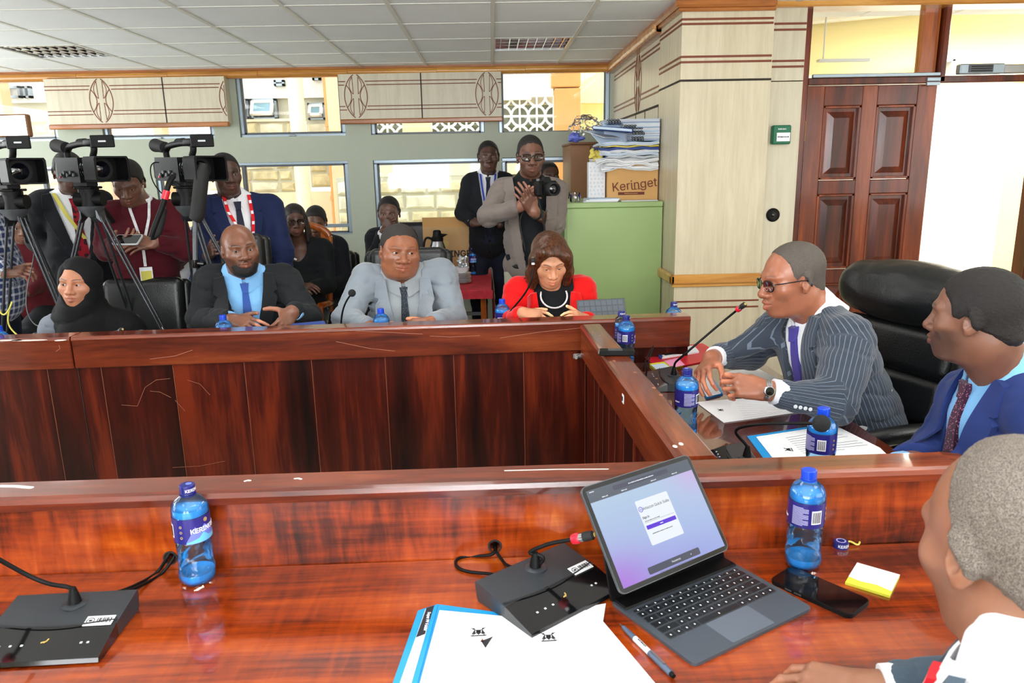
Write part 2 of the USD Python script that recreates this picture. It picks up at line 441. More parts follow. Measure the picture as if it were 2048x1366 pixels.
obj('roof_slab', cat_(box(-5.4, 4.4, -3.1, 4.6, CZ + 0.14, CZ + 0.3), box(-5.4, 1.3, 4.6, BW + 0.1, CZ + 0.14, CZ + 0.3)), 'white_paint', ceil)
struct('floor', box(-5.4, 4.6, -3.1, BW + 0.1, -0.1, 0), 'floor')


def louvre_light(name, cx, cy, label):
    t = thing(name, label, 'ceiling light', (cx, cy, CZ))
    h = TS / 2 - 0.012
    obj('housing', cat_(box(cx - h, cx + h, cy - h, cy + h, CZ + 0.075, CZ + 0.085), *[box(*b, CZ, CZ + 0.08) for b in (
        (cx - h, cx - h + 0.012, cy - h, cy + h), (cx + h - 0.012, cx + h, cy - h, cy + h), (cx - h, cx + h, cy - h, cy - h + 0.012), (cx - h, cx + h, cy + h - 0.012, cy + h))]), 'steel', t)
    for k in range(4):
        y = cy - h + 0.07 + k * (2 * h - 0.14) / 3
        obj('reflector', hull([(sx * (h - 0.014) + cx, y + dy, CZ + dz) for sx in (-1, 1) for dy, dz in ((-0.028, 0.07), (0.028, 0.07), (-0.004, 0.004), (0.004, 0.004))]), 'chrome', t)
    for k in range(8):
        x = cx - h + 0.05 + k * (2 * h - 0.1) / 7
        obj('louvre_blade', hull([(x + dx, cy + sy * (h - 0.014), CZ + dz) for sy in (-1, 1) for dx, dz in ((-0.012, 0.05), (0.012, 0.05), (-0.003, 0.003), (0.003, 0.003))]), 'chrome', t)
    for k in range(3):
        y = cy - h + 0.14 + k * (2 * h - 0.28) / 2
        obj('tube_lamp', cyl((cx - h + 0.02, y, CZ + 0.06), (cx + h - 0.02, y, CZ + 0.06), 0.011, n=10), 'china', t)
    return t


louvre_light('ceiling_light', GX + 0.5 * TS, GY + 1.5 * TS, 'square louvred ceiling light, switched off, between the two window pelmets and the pillar')
louvre_light('ceiling_light', GX - 5.5 * TS, GY + 1.5 * TS, 'square louvred ceiling light, switched off, above the camera operators at the left')

# ---- back wall: piers, beam and dado
wb = thing('wall_back', None, None, kind='structure')
PIER = [(-5.2, -4.9), (-3.9, -3.5), (-2.5, -2.27), (-1.315, -1.085), (-0.05, 0.08), (1.10, 1.13)]
LPIER = [(-5.2, -5.0), (-3.28, -3.08), (-1.315, -1.085), (-0.05, 0.1), (1.10, 1.13)]
for a, b in PIER:
    obj('pier', box(a, b, BW, BW + 0.16, 1.905, CZ + 0.1), 'paint', wb)
for a, b in LPIER:
    obj('pier', box(a, b, BW, BW + 0.16, 1.0, 1.70), 'paint', wb)
obj('beam', box(-5.2, 1.13, BW - 0.002, BW + 0.16, 1.69, 1.915), 'paint', wb)
obj('dado', box(-5.2, 1.13, BW - 0.002, BW + 0.16, 0, 1.02), 'paint', wb)
obj('lintel', box(-5.2, 1.13, BW, BW + 0.16, 2.47, CZ + 0.14), 'paint', wb)


def window(n, x0, x1, z0, z1, bars=(), posts=(), y=BW + 0.05, handle=True):
    w = thing(f'window_{n}', None, None, kind='structure')
    s, d = 0.036, 0.05
    f = [box(x0, x1, y - d / 2, y + d / 2, z0, z0 + s, 0.006), box(x0, x1, y - d / 2, y + d / 2, z1 - s, z1, 0.006),
         box(x0, x0 + s, y - d / 2, y + d / 2, z0 + s, z1 - s, 0.006), box(x1 - s, x1, y - d / 2, y + d / 2, z0 + s, z1 - s, 0.006)]
    obj('window_frame', cat_(*f), 'alu', w)
    obj('inner_sash', cat_(box(x0 + s, x1 - s, y - 0.012, y + 0.012, z0 + s, z0 + s + 0.014), box(x0 + s, x1 - s, y - 0.012, y + 0.012, z1 - s - 0.014, z1 - s),
        box(x0 + s, x0 + s + 0.014, y - 0.012, y + 0.012, z0 + s, z1 - s), box(x1 - s - 0.014, x1 - s, y - 0.012, y + 0.012, z0 + s, z1 - s)), 'alu_dark', w)
    for b in bars:
        obj('glazing_bar', box(x0 + s, x1 - s, y - 0.02, y + 0.02, b - 0.016, b + 0.016, 0.004), 'alu', w)
    for b in posts:
        obj('glazing_bar', box(b - 0.018, b + 0.018, y - 0.022, y + 0.022, z0 + s, z1 - s, 0.004), 'alu_dark', w)
    obj('pane', box(x0 + s, x1 - s, y - 0.002, y + 0.002, z0 + s, z1 - s), 'window_glass', w)
    if handle:
        c = (x0 + x1) / 2
        obj('window_handle', cat_(box(c - 0.04, c + 0.02, y - 0.05, y - 0.03, z0 + 0.012, z0 + 0.024, 0.003), box(c - 0.004, c + 0.01, y - 0.04, y - 0.02, z0 + 0.008, z0 + 0.028, 0.003)), 'steel', w)
    return w


window(1, -4.9, -3.9, 1.905, 2.48)
window(2, -3.5, -2.5, 1.905, 2.48)
window(3, -2.27, -1.315, 1.905, 2.48)
window(4, -1.085, -0.05, 1.885, 2.48)
window(5, 0.08, 1.10, 1.875, 2.48)
window(6, -5.0, -3.28, 1.0, 1.70, bars=(1.12,), posts=(-4.1,), handle=False)
window(7, -3.08, -1.315, 1.0, 1.70, bars=(1.1,), posts=(-2.9, -2.28), handle=False)
window(8, -1.085, -0.05, 1.0, 1.695, handle=False)
window(9, 0.1, 1.10, 1.0, 1.69, handle=False)

# ---- ceiling trims
def log_trim(name, a, b, r, m='trim_wood', parent=None):
    a, b = np.array(a, float), np.array(b, float)
    L = np.linalg.norm(b - a); n = max(2, int(L / 0.5))
    t = struct(name, cat_(*[cyl(a + (b - a) * k / n, a + (b - a) * (k + 0.997) / n, r * (1 + 0.03 * ((k * 7) % 3 - 1)), n=14) for k in range(n)],), m, parent, smooth=40)
    return t


t1 = thing('trim_1', None, None, kind='structure')
obj('rounded_rail', cat_(*[cyl((-5.2 + 0.79 * k, BW - 0.05, 2.452), (-5.2 + 0.79 * (k + 0.997), BW - 0.05, 2.452), 0.033, n=16) for k in range(8)]), 'trim_wood', t1, smooth=40)
obj('backing_board', box(-5.2, 1.13, BW - 0.06, BW, 2.418, CZ), 'dark_trim_wood', t1)
t2 = thing('trim_2', None, None, kind='structure')
obj('rounded_rail', cat_(*[cyl((1.09, 5.0 + 0.41 * k, 2.455), (1.09, 5.0 + 0.41 * (k + 0.997), 2.455), 0.036, n=16) for k in range(5)]), 'trim_wood', t2, smooth=40)
obj('backing_board', box(1.07, 1.13, 5.0, BW, 2.41, CZ), 'dark_trim_wood', t2)

# ---- right wall, pillar, recess, door wall
PXL, PXR, PY, PB = 1.103, 1.63, 4.47, 5.03
wr = thing('wall_right', None, None, kind='structure')
obj('wall_board', box(1.13, 1.25, 5.0, BW + 0.1, 0, CZ + 0.1), 'laminate_shade', wr)


def strip_x(parent, x, y0, y1, z, w=0.012, m='inlay'):          # an inlaid line on a wall facing -x
    obj('inlay_line', box(x - 0.003, x + 0.004, y0, y1, z - w / 2, z + w / 2), m, parent)


for z in (2.375, 2.345, 2.11, 2.075):
    for y0, y1 in ((5.03, 5.78), (6.0, 7.0)):
        strip_x(wr, 1.13, y0, y1, z)
strip_x(wr, 1.13, 5.03, 7.04, 1.985, 0.016, 'seam')
for y in (5.15, 5.6, 5.95, 6.5):
    obj('board_joint', box(1.127, 1.134, y - 0.004, y + 0.004, 0.1, 1.985), 'seam', wr)
RXW = np.array([[0, 0, -1.0], [-1.0, 0, 0], [0, 1.0, 0]])     # 2-D (u, v) -> (-y, z) on a wall facing -x
def shield_curves(w=0.1, h=0.19):
    g = np.linspace(0, 1, 25)
    out = []
    for s in (-1, 1):
        z = np.linspace(-h, h, 31)
        xo = s * (0.014 + (w - 0.014) * (1 - (z / h) ** 2) ** 0.8)
        out.append((np.c_[xo, z], 0.009))
        z2 = np.linspace(-0.52 * h, 0.52 * h, 21)                 # the inner arc that bows back
        xi = s * (0.014 + (w - 0.014) * (1 - 0.52 ** 2) ** 0.8 - 0.042 * w / 0.1 * (1 - (z2 / (0.52 * h)) ** 2))
        out.append((np.c_[xi, z2], 0.008))
        for q in (-1, 1):                                         # the four blades
            za = q * np.linspace(0.1 * h, 0.9 * h, 21)
            tt = np.linspace(0, 1, 21)
            x1 = s * (0.022 + 0.004 * tt); x2 = s * (0.022 + 0.03 * np.sin(np.pi * tt) ** 0.8 + 0.002)
            out.append((np.c_[x1, za], 0.006)); out.append((np.c_[x2, za], 0.006))
    return out


for c, w in shield_curves(0.13, 0.22):
    obj('inlay_line', stroke(c, w, 0.004, RXW, (1.131, 5.89, 2.2)), 'inlay', wr)

pl = thing('trim_3', None, None, kind='structure')                # the boxed pillar
obj('pillar_board', box(PXL, PXR, PY, PB, 2.07, CZ), 'laminate', pl)
obj('pillar_board', box(PXL, PXR, PY, PB, 0, 2.066), 'laminate', pl)
obj('cornice', cat_(box(PXL - 0.045, PXR, PY - 0.045, PB, 2.455, CZ, 0.012), box(PXL - 0.025, PXR, PY - 0.025, PB, 2.435, 2.457, 0.005)), 'dark_trim_wood', pl)
for z in (2.397, 2.372, 2.197, 2.168):
    obj('inlay_line', box(PXL, PXR - 0.005, PY - 0.003, PY + 0.002, z - 0.006, z + 0.006), 'inlay', pl)
    strip_x(pl, PXL, PY, PB, z)
obj('board_joint', box(PXL - 0.002, PXR, PY - 0.002, PB, 2.062, 2.074), 'seam', pl)
obj('chair_rail', cat_(box(PXL - 0.03, PXR, PY - 0.035, PY, 0.885, 0.945, 0.01), box(PXL - 0.018, PXR, PY - 0.02, PY, 0.868, 0.887, 0.004), box(PXL - 0.03, PXL, PY - 0.035, PB - 0.2, 0.885, 0.945, 0.01)), 'trim_wood', pl)
for z in (0.775, 0.735):
    obj('inlay_line', box(PXL, PXR, PY - 0.003, PY + 0.002, z - 0.005, z + 0.005), 'inlay', pl)

DY = 4.65
wd = thing('wall_door_side', None, None, kind='structure')
obj('wall_board', box(PXR, 1.862, 4.58, 4.72, 2.07, CZ), 'laminate_shade', wd)
obj('wall_board', box(PXR, 1.862, 4.58, 4.72, 0, 2.064), 'laminate_shade', wd)
for z in (2.385, 2.352, 2.18, 2.148):
    obj('inlay_line', box(PXR, 1.86, 4.577, 4.582, z - 0.006, z + 0.006), 'inlay', wd)
obj('ceiling_rail', cat_(box(PXR, 4.2, 4.54, 4.72, 2.47, CZ + 0.14, 0.008)), 'trim_wood', wd)
obj('header', box(1.862, 4.2, 4.62, 4.74, 2.5, CZ + 0.3), 'white_paint', wd)

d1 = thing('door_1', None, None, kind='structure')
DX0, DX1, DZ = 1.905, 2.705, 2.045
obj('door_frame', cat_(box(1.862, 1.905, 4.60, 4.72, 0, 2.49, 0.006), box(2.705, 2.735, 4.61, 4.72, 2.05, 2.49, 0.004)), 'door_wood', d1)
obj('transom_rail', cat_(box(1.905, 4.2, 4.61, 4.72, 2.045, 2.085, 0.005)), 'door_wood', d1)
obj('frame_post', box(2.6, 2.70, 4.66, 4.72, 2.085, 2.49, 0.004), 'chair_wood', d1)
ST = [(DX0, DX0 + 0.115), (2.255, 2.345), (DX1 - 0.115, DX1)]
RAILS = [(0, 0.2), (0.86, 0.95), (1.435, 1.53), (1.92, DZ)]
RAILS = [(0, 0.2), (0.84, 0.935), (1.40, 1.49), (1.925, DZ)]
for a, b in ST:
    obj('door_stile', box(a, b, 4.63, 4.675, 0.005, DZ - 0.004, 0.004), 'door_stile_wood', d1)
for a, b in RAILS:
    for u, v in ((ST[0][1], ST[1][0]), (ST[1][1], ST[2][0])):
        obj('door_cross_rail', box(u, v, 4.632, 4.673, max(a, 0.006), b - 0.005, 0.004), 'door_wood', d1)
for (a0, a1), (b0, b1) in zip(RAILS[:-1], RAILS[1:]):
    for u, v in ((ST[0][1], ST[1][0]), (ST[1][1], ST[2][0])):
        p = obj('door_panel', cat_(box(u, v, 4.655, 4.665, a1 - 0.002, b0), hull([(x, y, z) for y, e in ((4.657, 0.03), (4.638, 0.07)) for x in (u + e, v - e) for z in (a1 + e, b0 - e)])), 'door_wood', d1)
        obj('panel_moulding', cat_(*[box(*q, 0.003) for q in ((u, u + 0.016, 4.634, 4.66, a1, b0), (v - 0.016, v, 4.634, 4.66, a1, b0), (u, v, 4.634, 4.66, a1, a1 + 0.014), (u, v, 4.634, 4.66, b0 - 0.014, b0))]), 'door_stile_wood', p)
obj('brass_hinge', cyl((1.907, 4.625, 1.72), (1.907, 4.625, 1.84), 0.008, n=10), 'gold_print', d1, smooth=40)
obj('bottom_bar', box(1.93, 2.70, 4.60, 4.625, 2.085, 2.105, 0.003), 'alu', d1, label='grey metal strip along the transom rail')
obj('metal_bracket', cat_(box(2.62, 2.70, 4.595, 4.612, 2.03, 2.05, 0.002), box(2.62, 2.70, 4.595, 4.612, 2.055, 2.075, 0.002)), 'alu', d1)
obj('transom_pane', box(1.905, 2.6, 4.69, 4.694, 2.085, 2.49), 'window_glass', d1)
t5 = thing('trim_4', None, None, kind='structure')
obj('jamb', box(3.37, 3.45, 4.60, 4.72, 0, 2.05, 0.005), 'door_wood', t5)
obj('side_wall', box(3.45, 4.2, 4.62, 4.74, 0, 2.05), 'laminate_shade', t5)
tcl = thing('door_closer', 'grey slotted metal door closer box on the transom rail right of the wooden door', 'door closer', (2.9, 4.6, 2.085))
obj('body', box(2.79, 3.06, 4.56, 4.61, 2.088, 2.145, 0.006), 'alu', tcl)
obj('cover_plate', box(2.84, 2.985, 4.552, 4.562, 2.096, 2.138, 0.003), 'alu_dark', tcl)
for k in range(3):
    obj('slot', box(2.85, 2.975, 4.549, 4.555, 2.102 + 0.012 * k, 2.107 + 0.012 * k), 'black_matte', tcl)
obj('mounting_plate', box(3.06, 3.3, 4.575, 4.61, 2.09, 2.14, 0.004), 'steel', tcl)

# ---- corridor behind the door
cr = thing('wall_corridor', None, None, kind='structure')
obj('far_wall', box(1.3, 6.0, 6.45, 6.55, 0, 3.1), 'yellow_wall', cr)
obj('end_wall', box(1.3, 1.4, 4.8, 6.5, 0, 3.1), 'yellow_wall', cr)
obj('white_board', box(2.3, 4.4, 6.40, 6.45, 0.0, 2.3, 0.01), 'corridor_white', cr)  # stands for the lit left part of the yellow wall, brightness put into colour
obj('corridor_ceiling', box(1.3, 6.0, 4.74, 6.5, 2.85, 2.95), 'cream', cr)
obj('corridor_floor', box(4.6, 6.0, 4.7, 6.5, -0.1, 0), 'ground', cr)
obj('duct', mv(box(2.3, 5.2, 6.28, 6.38, -0.06, 0.06, 0.01), RY(-4), (0, 0, 2.56)), 'corridor_white', cr)
obj('pipe_bracket', cat_(box(3.55, 3.75, 6.2, 6.3, 2.36, 2.4, 0.004), box(3.72, 3.75, 6.2, 6.3, 2.28, 2.38, 0.004)), 'paper_grey', cr)
tl = thing('strip_lamp', 'small fluorescent strip lamp hanging in the yellow corridor above the door', 'lamp', (2.55, 5.7, 2.5))
obj('batten', box(2.42, 2.8, 5.68, 5.74, 2.31, 2.33, 0.004), 'paper_grey', tl)
obj('rod', cyl((2.46, 5.71, 2.33), (2.46, 5.71, 2.845), 0.006, n=8), 'paper_grey', tl)

tgb = thing('alarm_point', 'small green box with white label on the laminate wall beside the door', 'alarm box', (1.72, 4.58, 1.76))
c = at(1559, 270, 4.575)
obj('case', box(c[0] - 0.055, c[0] + 0.055, 4.535, 4.578, c[2] - 0.055, c[2] + 0.055, 0.006), 'green_sign', tgb)
obj('label_panel', box(c[0] - 0.032, c[0] + 0.048, 4.532, 4.536, c[2] - 0.038, c[2] + 0.012), 'white_print', tgb)
obj('text_line', marks(0.066, 0.009, FRONT, (c[0] + 0.008, 4.532, c[2] - 0.012), 8), 'ink', tgb)
obj('top_text', marks(0.05, 0.007, FRONT, (c[0], 4.5345, c[2] + 0.033)), 'white_print', tgb)
tdc = thing('wall_camera', 'round black lens fitting on the laminate wall left of the door', 'camera', (1.72, 4.58, 1.28))
c = at(1546, 430, 4.575)
obj('ring', mv(lathe([(0, 0.012), (0.03, 0.012), (0.042, 0.004), (0.042, 0), (0, 0)], 24), FRONT, (c[0], 4.578, c[2])), 'black_plastic', tdc, smooth=30)
obj('lens', mv(lathe([(0, 0.022), (0.014, 0.019), (0.022, 0.01), (0, 0.01)], 20), FRONT, (c[0], 4.578, c[2])), 'black_gloss', tdc, smooth=60)

# ---- hidden sides of the room
struct('wall_left', box(-5.35, -5.2, -3.1, BW + 0.16, 0, CZ + 0.14), 'paint')
struct('wall_far_right', box(4.2, 4.35, -3.1, 4.75, 0, CZ + 0.14), 'laminate')
wk = thing('wall_rear', None, None, kind='structure')
for b in ((-5.2, -2.9, 0, 2.5), (-0.9, -0.5, 0, 2.5), (1.5, 4.2, 0, 2.5), (-2.9, -0.9, 0, 1.1), (-0.5, 1.5, 0, 1.1), (-2.9, -0.9, 2.38, 2.5), (-0.5, 1.5, 2.38, 2.5)):
    obj('wall_piece', box(b[0], b[1], -3.1, -2.95, b[2], b[3]), 'paint', wk)

# ---- pelmets (carved boards in front of the windows)
def pelmet(label, p0, p1, marks, seams, ends=None):
    Y = 6.93
    a, b = at(*p0, Y)[0], at(*p1, Y)[0]
    t = thing('pelmet', label, 'pelmet', (a, Y, 2.02))
    z0, z1 = 2.035, 2.43
    obj('board', box(a, b, Y, Y + 0.018, z0, z1), 'laminate_shade', t)
    obj('end_board', box(b - 0.012, b, Y + 0.018, BW - 0.005, z0, z1), 'laminate', t)
    obj('end_board', box(a, a + 0.012, Y + 0.018, BW - 0.005, z0, z1), 'laminate', t)
    obj('bottom_rail', box(a - 0.004, b + 0.008, Y - 0.02, Y + 0.03, z0 - 0.03, z0 + 0.012, 0.008), 'dark_trim_wood', t)
    cx = [at(px, 195, Y)[0] for px in marks]; sx = [at(px, 195, Y)[0] for px in seams]
    zc = (z0 + z1) / 2 + 0.01
    for s in sx:
        obj('board_joint', box(s - 0.005, s + 0.005, Y - 0.002, Y + 0.004, z0, z1), 'seam', t)
    stops = sorted([(m - 0.098, m + 0.098) for m in cx])
    for z in (zc + 0.125, zc + 0.095, zc - 0.085, zc - 0.115):
        x = a
        for m0, m1 in stops + [(b, b)]:
            k = 0.012 if abs(z - zc) > 0.11 else 0.0
            if min(m0 + k, b) > x + 0.01:
                obj('inlay_line', box(x, min(m0 + k, b), Y - 0.002, Y + 0.004, z - 0.004, z + 0.004), 'inlay', t)
            x = m1 - k
    for m in cx:
        for cpts, w in shield_curves(0.1, 0.182):
            keep = (cpts[:, 0] + m < b - 0.004) & (cpts[:, 0] + m > a)
            if keep.sum() > 3:
                obj('inlay_line', stroke(cpts[keep], w * 0.85, 0.005, FRONT, (m, Y + 0.003, zc)), 'inlay', t)
    return t


pelmet('carved laminate pelmet board over the window behind the camera operators', (92, 200), (452, 200), (202, 462), (328,))
pelmet('carved laminate pelmet board over the middle window, two full shield carvings', (679, 200), (1003, 200), (712, 974), (843,))

# ================================================================== OUTDOORS
def stone_wall(name, label, x0, x1, y, z0, z1, u=0.27, h=0.17, seed=1, depth=0.3, group=None):
    """Rough coursed ashlar: every face stone a part."""
    r = np.random.default_rng(seed)
    t = thing(name, label, 'stone wall', (x0, y, z0), group=group)
    obj('mortar_bed', box(x0, x1, y + 0.025, y + depth, z0, z1), 'mortar', t)
    z = z0
    while z < z1 - 0.04:
        hh = min(h * r.uniform(0.75, 1.25), z1 - z)
        x = x0
        while x < x1 - 0.02:
            w = min(u * r.uniform(0.55, 1.55), x1 - x)
            g = 0.011
            if w > 0.05 and hh > 0.05:
                P = []
                for px in (x + g, x + w - g):
                    for pz in (z + g, z + hh - g):
                        P.append((px, y + 0.04, pz))
                for e, d in ((0.012, 0.012), (0.035, -0.012)):
                    for px in (x + g + e, x + w - g - e):
                        for pz in (z + g + e * 0.8, z + hh - g - e * 0.8):
                            P.append((px + r.uniform(-.012, .012), y + d + r.uniform(-.018, .012), pz + r.uniform(-.01, .01)))
                obj('stone', hull(P), 'stone' if r.random() < 0.6 else 'stone_pale', t)
            x += w
        z += hh
    return t


gr = struct('ground', box(-12, 8, BW + 0.16, 18, -0.35, -0.25), 'ground')
# facade seen through the left and middle-left windows
FY = 11.0
X = lambda px, py=300, Y=FY: at(px, py, Y)[0]
Z = lambda px, py, Y=FY: at(px, py, Y)[2]
fb = thing('office_building', 'cream office building with stone band seen through the windows at the left', 'building', (-5, FY, 0))
obj('upper_wall', cat_(box(-9.5, X(690), FY + 0.05, FY + 0.4, Z(550, 196), 4.2)), 'white_block', fb)
obj('base_wall', cat_(box(-9.5, X(690), FY + 0.02, FY + 0.4, -0.3, Z(550, 385))), 'cream', fb)
obj('window_band_wall', box(-9.5, X(690), FY + 0.12, FY + 0.4, Z(550, 240), Z(550, 196)), 'mortar', fb)
obj('ledge', box(X(462), X(592), FY - 0.05, FY + 0.1, Z(550, 243), Z(550, 238)), 'cream', fb)
obj('roof', box(-9.5, X(690), FY - 0.5, FY + 3, 4.2, 4.35), 'cream', fb)
def facade_window(px0, px1, py0, py1, opened=True):
    x0, x1, z1, z0 = X(px0), X(px1), Z(px0, py0), Z(px0, py1)
    w = obj('window', cat_(*[box(*b) for b in ((x0, x1, FY - 0.02, FY + 0.06, z0, z0 + 0.03), (x0, x1, FY - 0.02, FY + 0.06, z1 - 0.03, z1), (x0, x0 + 0.03, FY - 0.02, FY + 0.06, z0, z1), (x1 - 0.03, x1, FY - 0.02, FY + 0.06, z0, z1))]), 'alu', fb)
    obj('dark_opening', box(x0, x1, FY + 0.09, FY + 0.1, z0, z1), 'glass_dark', w)
    if opened:
        R = RX(-32)
        hgt = (z1 - z0) * 0.8
        s = 0.04
        obj('open_sash', cat_(*[mv(box(*b), R, (0, FY - 0.02, z1 - 0.03)) for b in ((x0 + .02, x1 - .02, -0.02, 0.02, -hgt, -hgt + s), (x0 + .02, x1 - .02, -0.02, 0.02, -s, 0), (x0 + .02, x0 + .02 + s, -0.02, 0.02, -hgt, 0), (x1 - .02 - s, x1 - .02, -0.02, 0.02, -hgt, 0))]), 'white_block', w)
        obj('sash_pane', mv(box(x0 + .05, x1 - .05, -0.004, 0.004, -hgt + s, -s), R, (0, FY - 0.02, z1 - 0.03)), 'pane_blue', w)
    return w
mat('pane_blue', S(120, 160, 176), 0.1)
for a in ((470, 505, 198, 238), (510, 560, 198, 240), (622, 656, 206, 240), (30, 60, 172, 196), (66, 80, 172, 196), (560, 580, 160, 172), (636, 652, 152, 160)):
    facade_window(*a, opened=a[2] > 190)
stone_wall('facing_stones', 'stone band of the cream building seen through the left windows', X(462), X(592), FY, Z(550, 385), Z(550, 243), seed=3, depth=0.12, u=0.3, h=0.2)
stone_wall('facing_stones', 'dark-shaded strip of stones between cream column and orange pipe', X(616), X(656), FY, Z(640, 375), Z(640, 240), seed=4, depth=0.12)
stone_wall('facing_stones', 'stone wall of the building seen behind the leftmost video camera', X(-20, 300), X(128), FY, Z(60, 400), Z(60, 236), seed=5, depth=0.12, u=0.3)
stone_wall('facing_stones', 'stones seen between the camera operators through the lower window', X(130), X(455), FY, Z(300, 385), Z(300, 300), seed=6, depth=0.12, u=0.3)
FC = FY - 0.3
for k, (a, b, m, lab) in enumerate(((585, 616, 'cream', 'pale cream round column outside the middle-left window'), (664, 692, 'peach', 'peach square column beside the carved pelmet, outside'), (472, 486, 'peach', 'ochre column at the left edge of the open window, outside'), (6, 30, 'peach', 'peach column outside the far left window'), (318, 336, 'peach', 'peach column outside, behind the tall tripod'), (196, 222, 'peach_dark', 'ochre column outside under the left pelmet'))):
    x0, x1 = X(a, 300, FC), X(b, 300, FC)
    t = thing('column', lab, 'column', ((x0 + x1) / 2, FC, -0.3))
    shaft = lathe([(0, -0.3), ((x1 - x0) / 2, -0.3), ((x1 - x0) / 2, 4.2), (0, 4.2)], 24, ((x0 + x1) / 2, FC, 0)) if m == 'cream' else box(x0, x1, FC - 0.12, FC + 0.12, -0.3, 4.2, 0.01)
    obj('shaft', shaft, m, t, smooth=40)
    obj('plinth', box(x0 - 0.03, x1 + 0.03, FC - 0.16, FC + 0.16, -0.3, 0.1), m, t)
tp = thing('drain_pipe', 'orange drain pipe running down the cream building outside', 'pipe', (X(662), FC, 0))
px_ = X(662, 300, FC)
obj('pipe', cyl((px_, FC, -0.3), (px_, FC, 4.2), 0.045, n=14), 'peach_dark', tp, smooth=40)
for z in (1.2, 2.2, 3.1):
    obj('pipe_collar', cyl((px_, FC, z), (px_, FC, z + 0.06), 0.058, n=14), 'peach_dark', tp, smooth=40)

# nearer stone wall behind the middle lower window, with breeze blocks above
SY = 9.3
stone_wall('garden_stone_wall', 'rough yellow stone wall outside the middle lower window', at(674, 400, SY)[0], at(1015, 400, SY)[0], SY, at(850, 470, SY)[2] - 0.35, at(850, 352, SY)[2], seed=9, u=0.26, h=0.16)
obj_ = thing('plaster_band', 'cream plaster band above the rough stone wall outside', 'wall', (-1, SY, 1.6))
obj('band', box(at(735, 340, SY)[0], at(1290, 340, SY)[0], SY + 0.02, SY + 0.3, at(850, 352, SY)[2], at(850, 296, SY)[2]), 'cream', obj_)
obj('coping', box(at(735, 340, SY)[0], at(1290, 340, SY)[0], SY - 0.03, SY + 0.32, at(850, 300, SY)[2], at(850, 290, SY)[2]), 'white_block', obj_)
BY = 9.6
def breeze_wall(label, px0, px1, pz0, pz1, s=0.235):
    x0, x1 = at(px0, 250, BY)[0], at(px1, 250, BY)[0]
    z0, z1 = at(px0, pz0, BY)[2], at(px0, pz1, BY)[2]
    t = thing('breeze_block_screen', label, 'breeze block screen', (x0, BY, z0))
    nx, nz = max(1, round((x1 - x0) / s)), max(1, round((z1 - z0) / s))
    sx = (x1 - x0) / nx
    r = s * 0.5
    sq = shapely.box(-s / 2, -s / 2, s / 2, s / 2)
    rim = sq.difference(shapely.box(-s / 2 + 0.012, -s / 2 + 0.012, s / 2 - 0.012, s / 2 - 0.012))
    arcs = [shapely.Point(a * s / 2, b * s / 2).buffer(r + 0.014, quad_segs=6).difference(shapely.Point(a * s / 2, b * s / 2).buffer(r - 0.014, quad_segs=6)).intersection(sq) for a in (-1, 1) for b in (-1, 1)]
    blk = prism(shapely.union_all([rim] + arcs), 0.09)
    for i in range(nx):
        for k in range(nz):
            obj('breeze_block', mv(blk, np.array([[sx / s, 0, 0], [0, 0, -1.0], [0, 1.0, 0]]), (x0 + (i + 0.5) * sx, BY + 0.09, z0 + (k + 0.5) * s)), 'white_block', t)
    return t
breeze_wall('white pierced breeze block screen outside the window beside the brown cupboard', 1006, 1108, 272, 208)
breeze_wall('white pierced breeze block screen left of the peach column, under the pelmet', 742, 806, 274, 232)
breeze_wall('white pierced breeze block screen right of the peach column, under the pelmet', 862, 968, 274, 232)
t = thing('yard_wall', 'cream wall above the breeze block screens outside', 'wall', (0, BY, 2.4))
obj('wall', box(at(735, 200, BY)[0], at(1108, 200, BY)[0], BY + 0.1, BY + 0.25, at(1005, 208, BY)[2], 3.4), 'cream', t)
obj('lit_ledge', box(at(1004, 200, BY)[0], at(1062, 200, BY)[0], BY - 0.1, BY, at(1005, 201, BY)[2], at(1005, 195, BY)[2]), 'white_block', t)
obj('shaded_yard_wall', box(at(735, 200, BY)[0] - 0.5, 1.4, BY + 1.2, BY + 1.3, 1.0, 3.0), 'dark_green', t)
OY = 9.15
for a, b, py0, py1, m, lab in ((806, 861, 330, 232, 'peach', 'peach post between the two breeze block screens'), (1109, 1160, 420, 178, 'peach_dark', 'orange column behind the brown cupboard, outside'), (1103, 1160, 176, 120, 'peach_dark', 'square brown beam end above the orange column, outside')):
    OY = SY + 0.16 if 'post' in lab else 9.15
    x0, x1 = at(a, 250, OY)[0], at(b, 250, OY)[0]
    t = thing('post' if 'post' in lab else 'beam_end' if 'beam' in lab else 'column', lab, 'column', (x0, OY, 1))
    obj('shaft', box(x0, x1, OY - 0.08, OY + 0.1, at(850, 290, SY)[2] if 'post' in lab else -0.3 if 'beam' not in lab else at(a, py0, OY)[2], at(a, py1, OY)[2], 0.01), m, t)
t = thing('stair_flank', 'sunlit cream and yellow stair flank outside the right-hand window', 'stairs', (1.3, 9.9, 1))
obj('flank', mv(prism([(at(1108, 200, 9.9)[0], at(1108, 206, 9.9)[2]), (at(1235, 200, 9.9)[0], at(1235, 206, 9.9)[2]), (at(1235, 200, 9.9)[0], at(1235, 130, 9.9)[2]), (at(1215, 200, 9.9)[0], at(1215, 135, 9.9)[2]), (at(1120, 200, 9.9)[0], at(1120, 188, 9.9)[2])], 0.2), FRONT, (0, 10.1, 0)), 'yellow_wall', t)
obj('backdrop_wall', box(0.9, 2.4, 10.6, 10.7, -0.3, 3.6), 'cream', t)
obj('lower_wall', box(1.0, 2.2, 10.2, 10.3, -0.3, at(1180, 208, 10.2)[2]), 'yellow_wall', t)

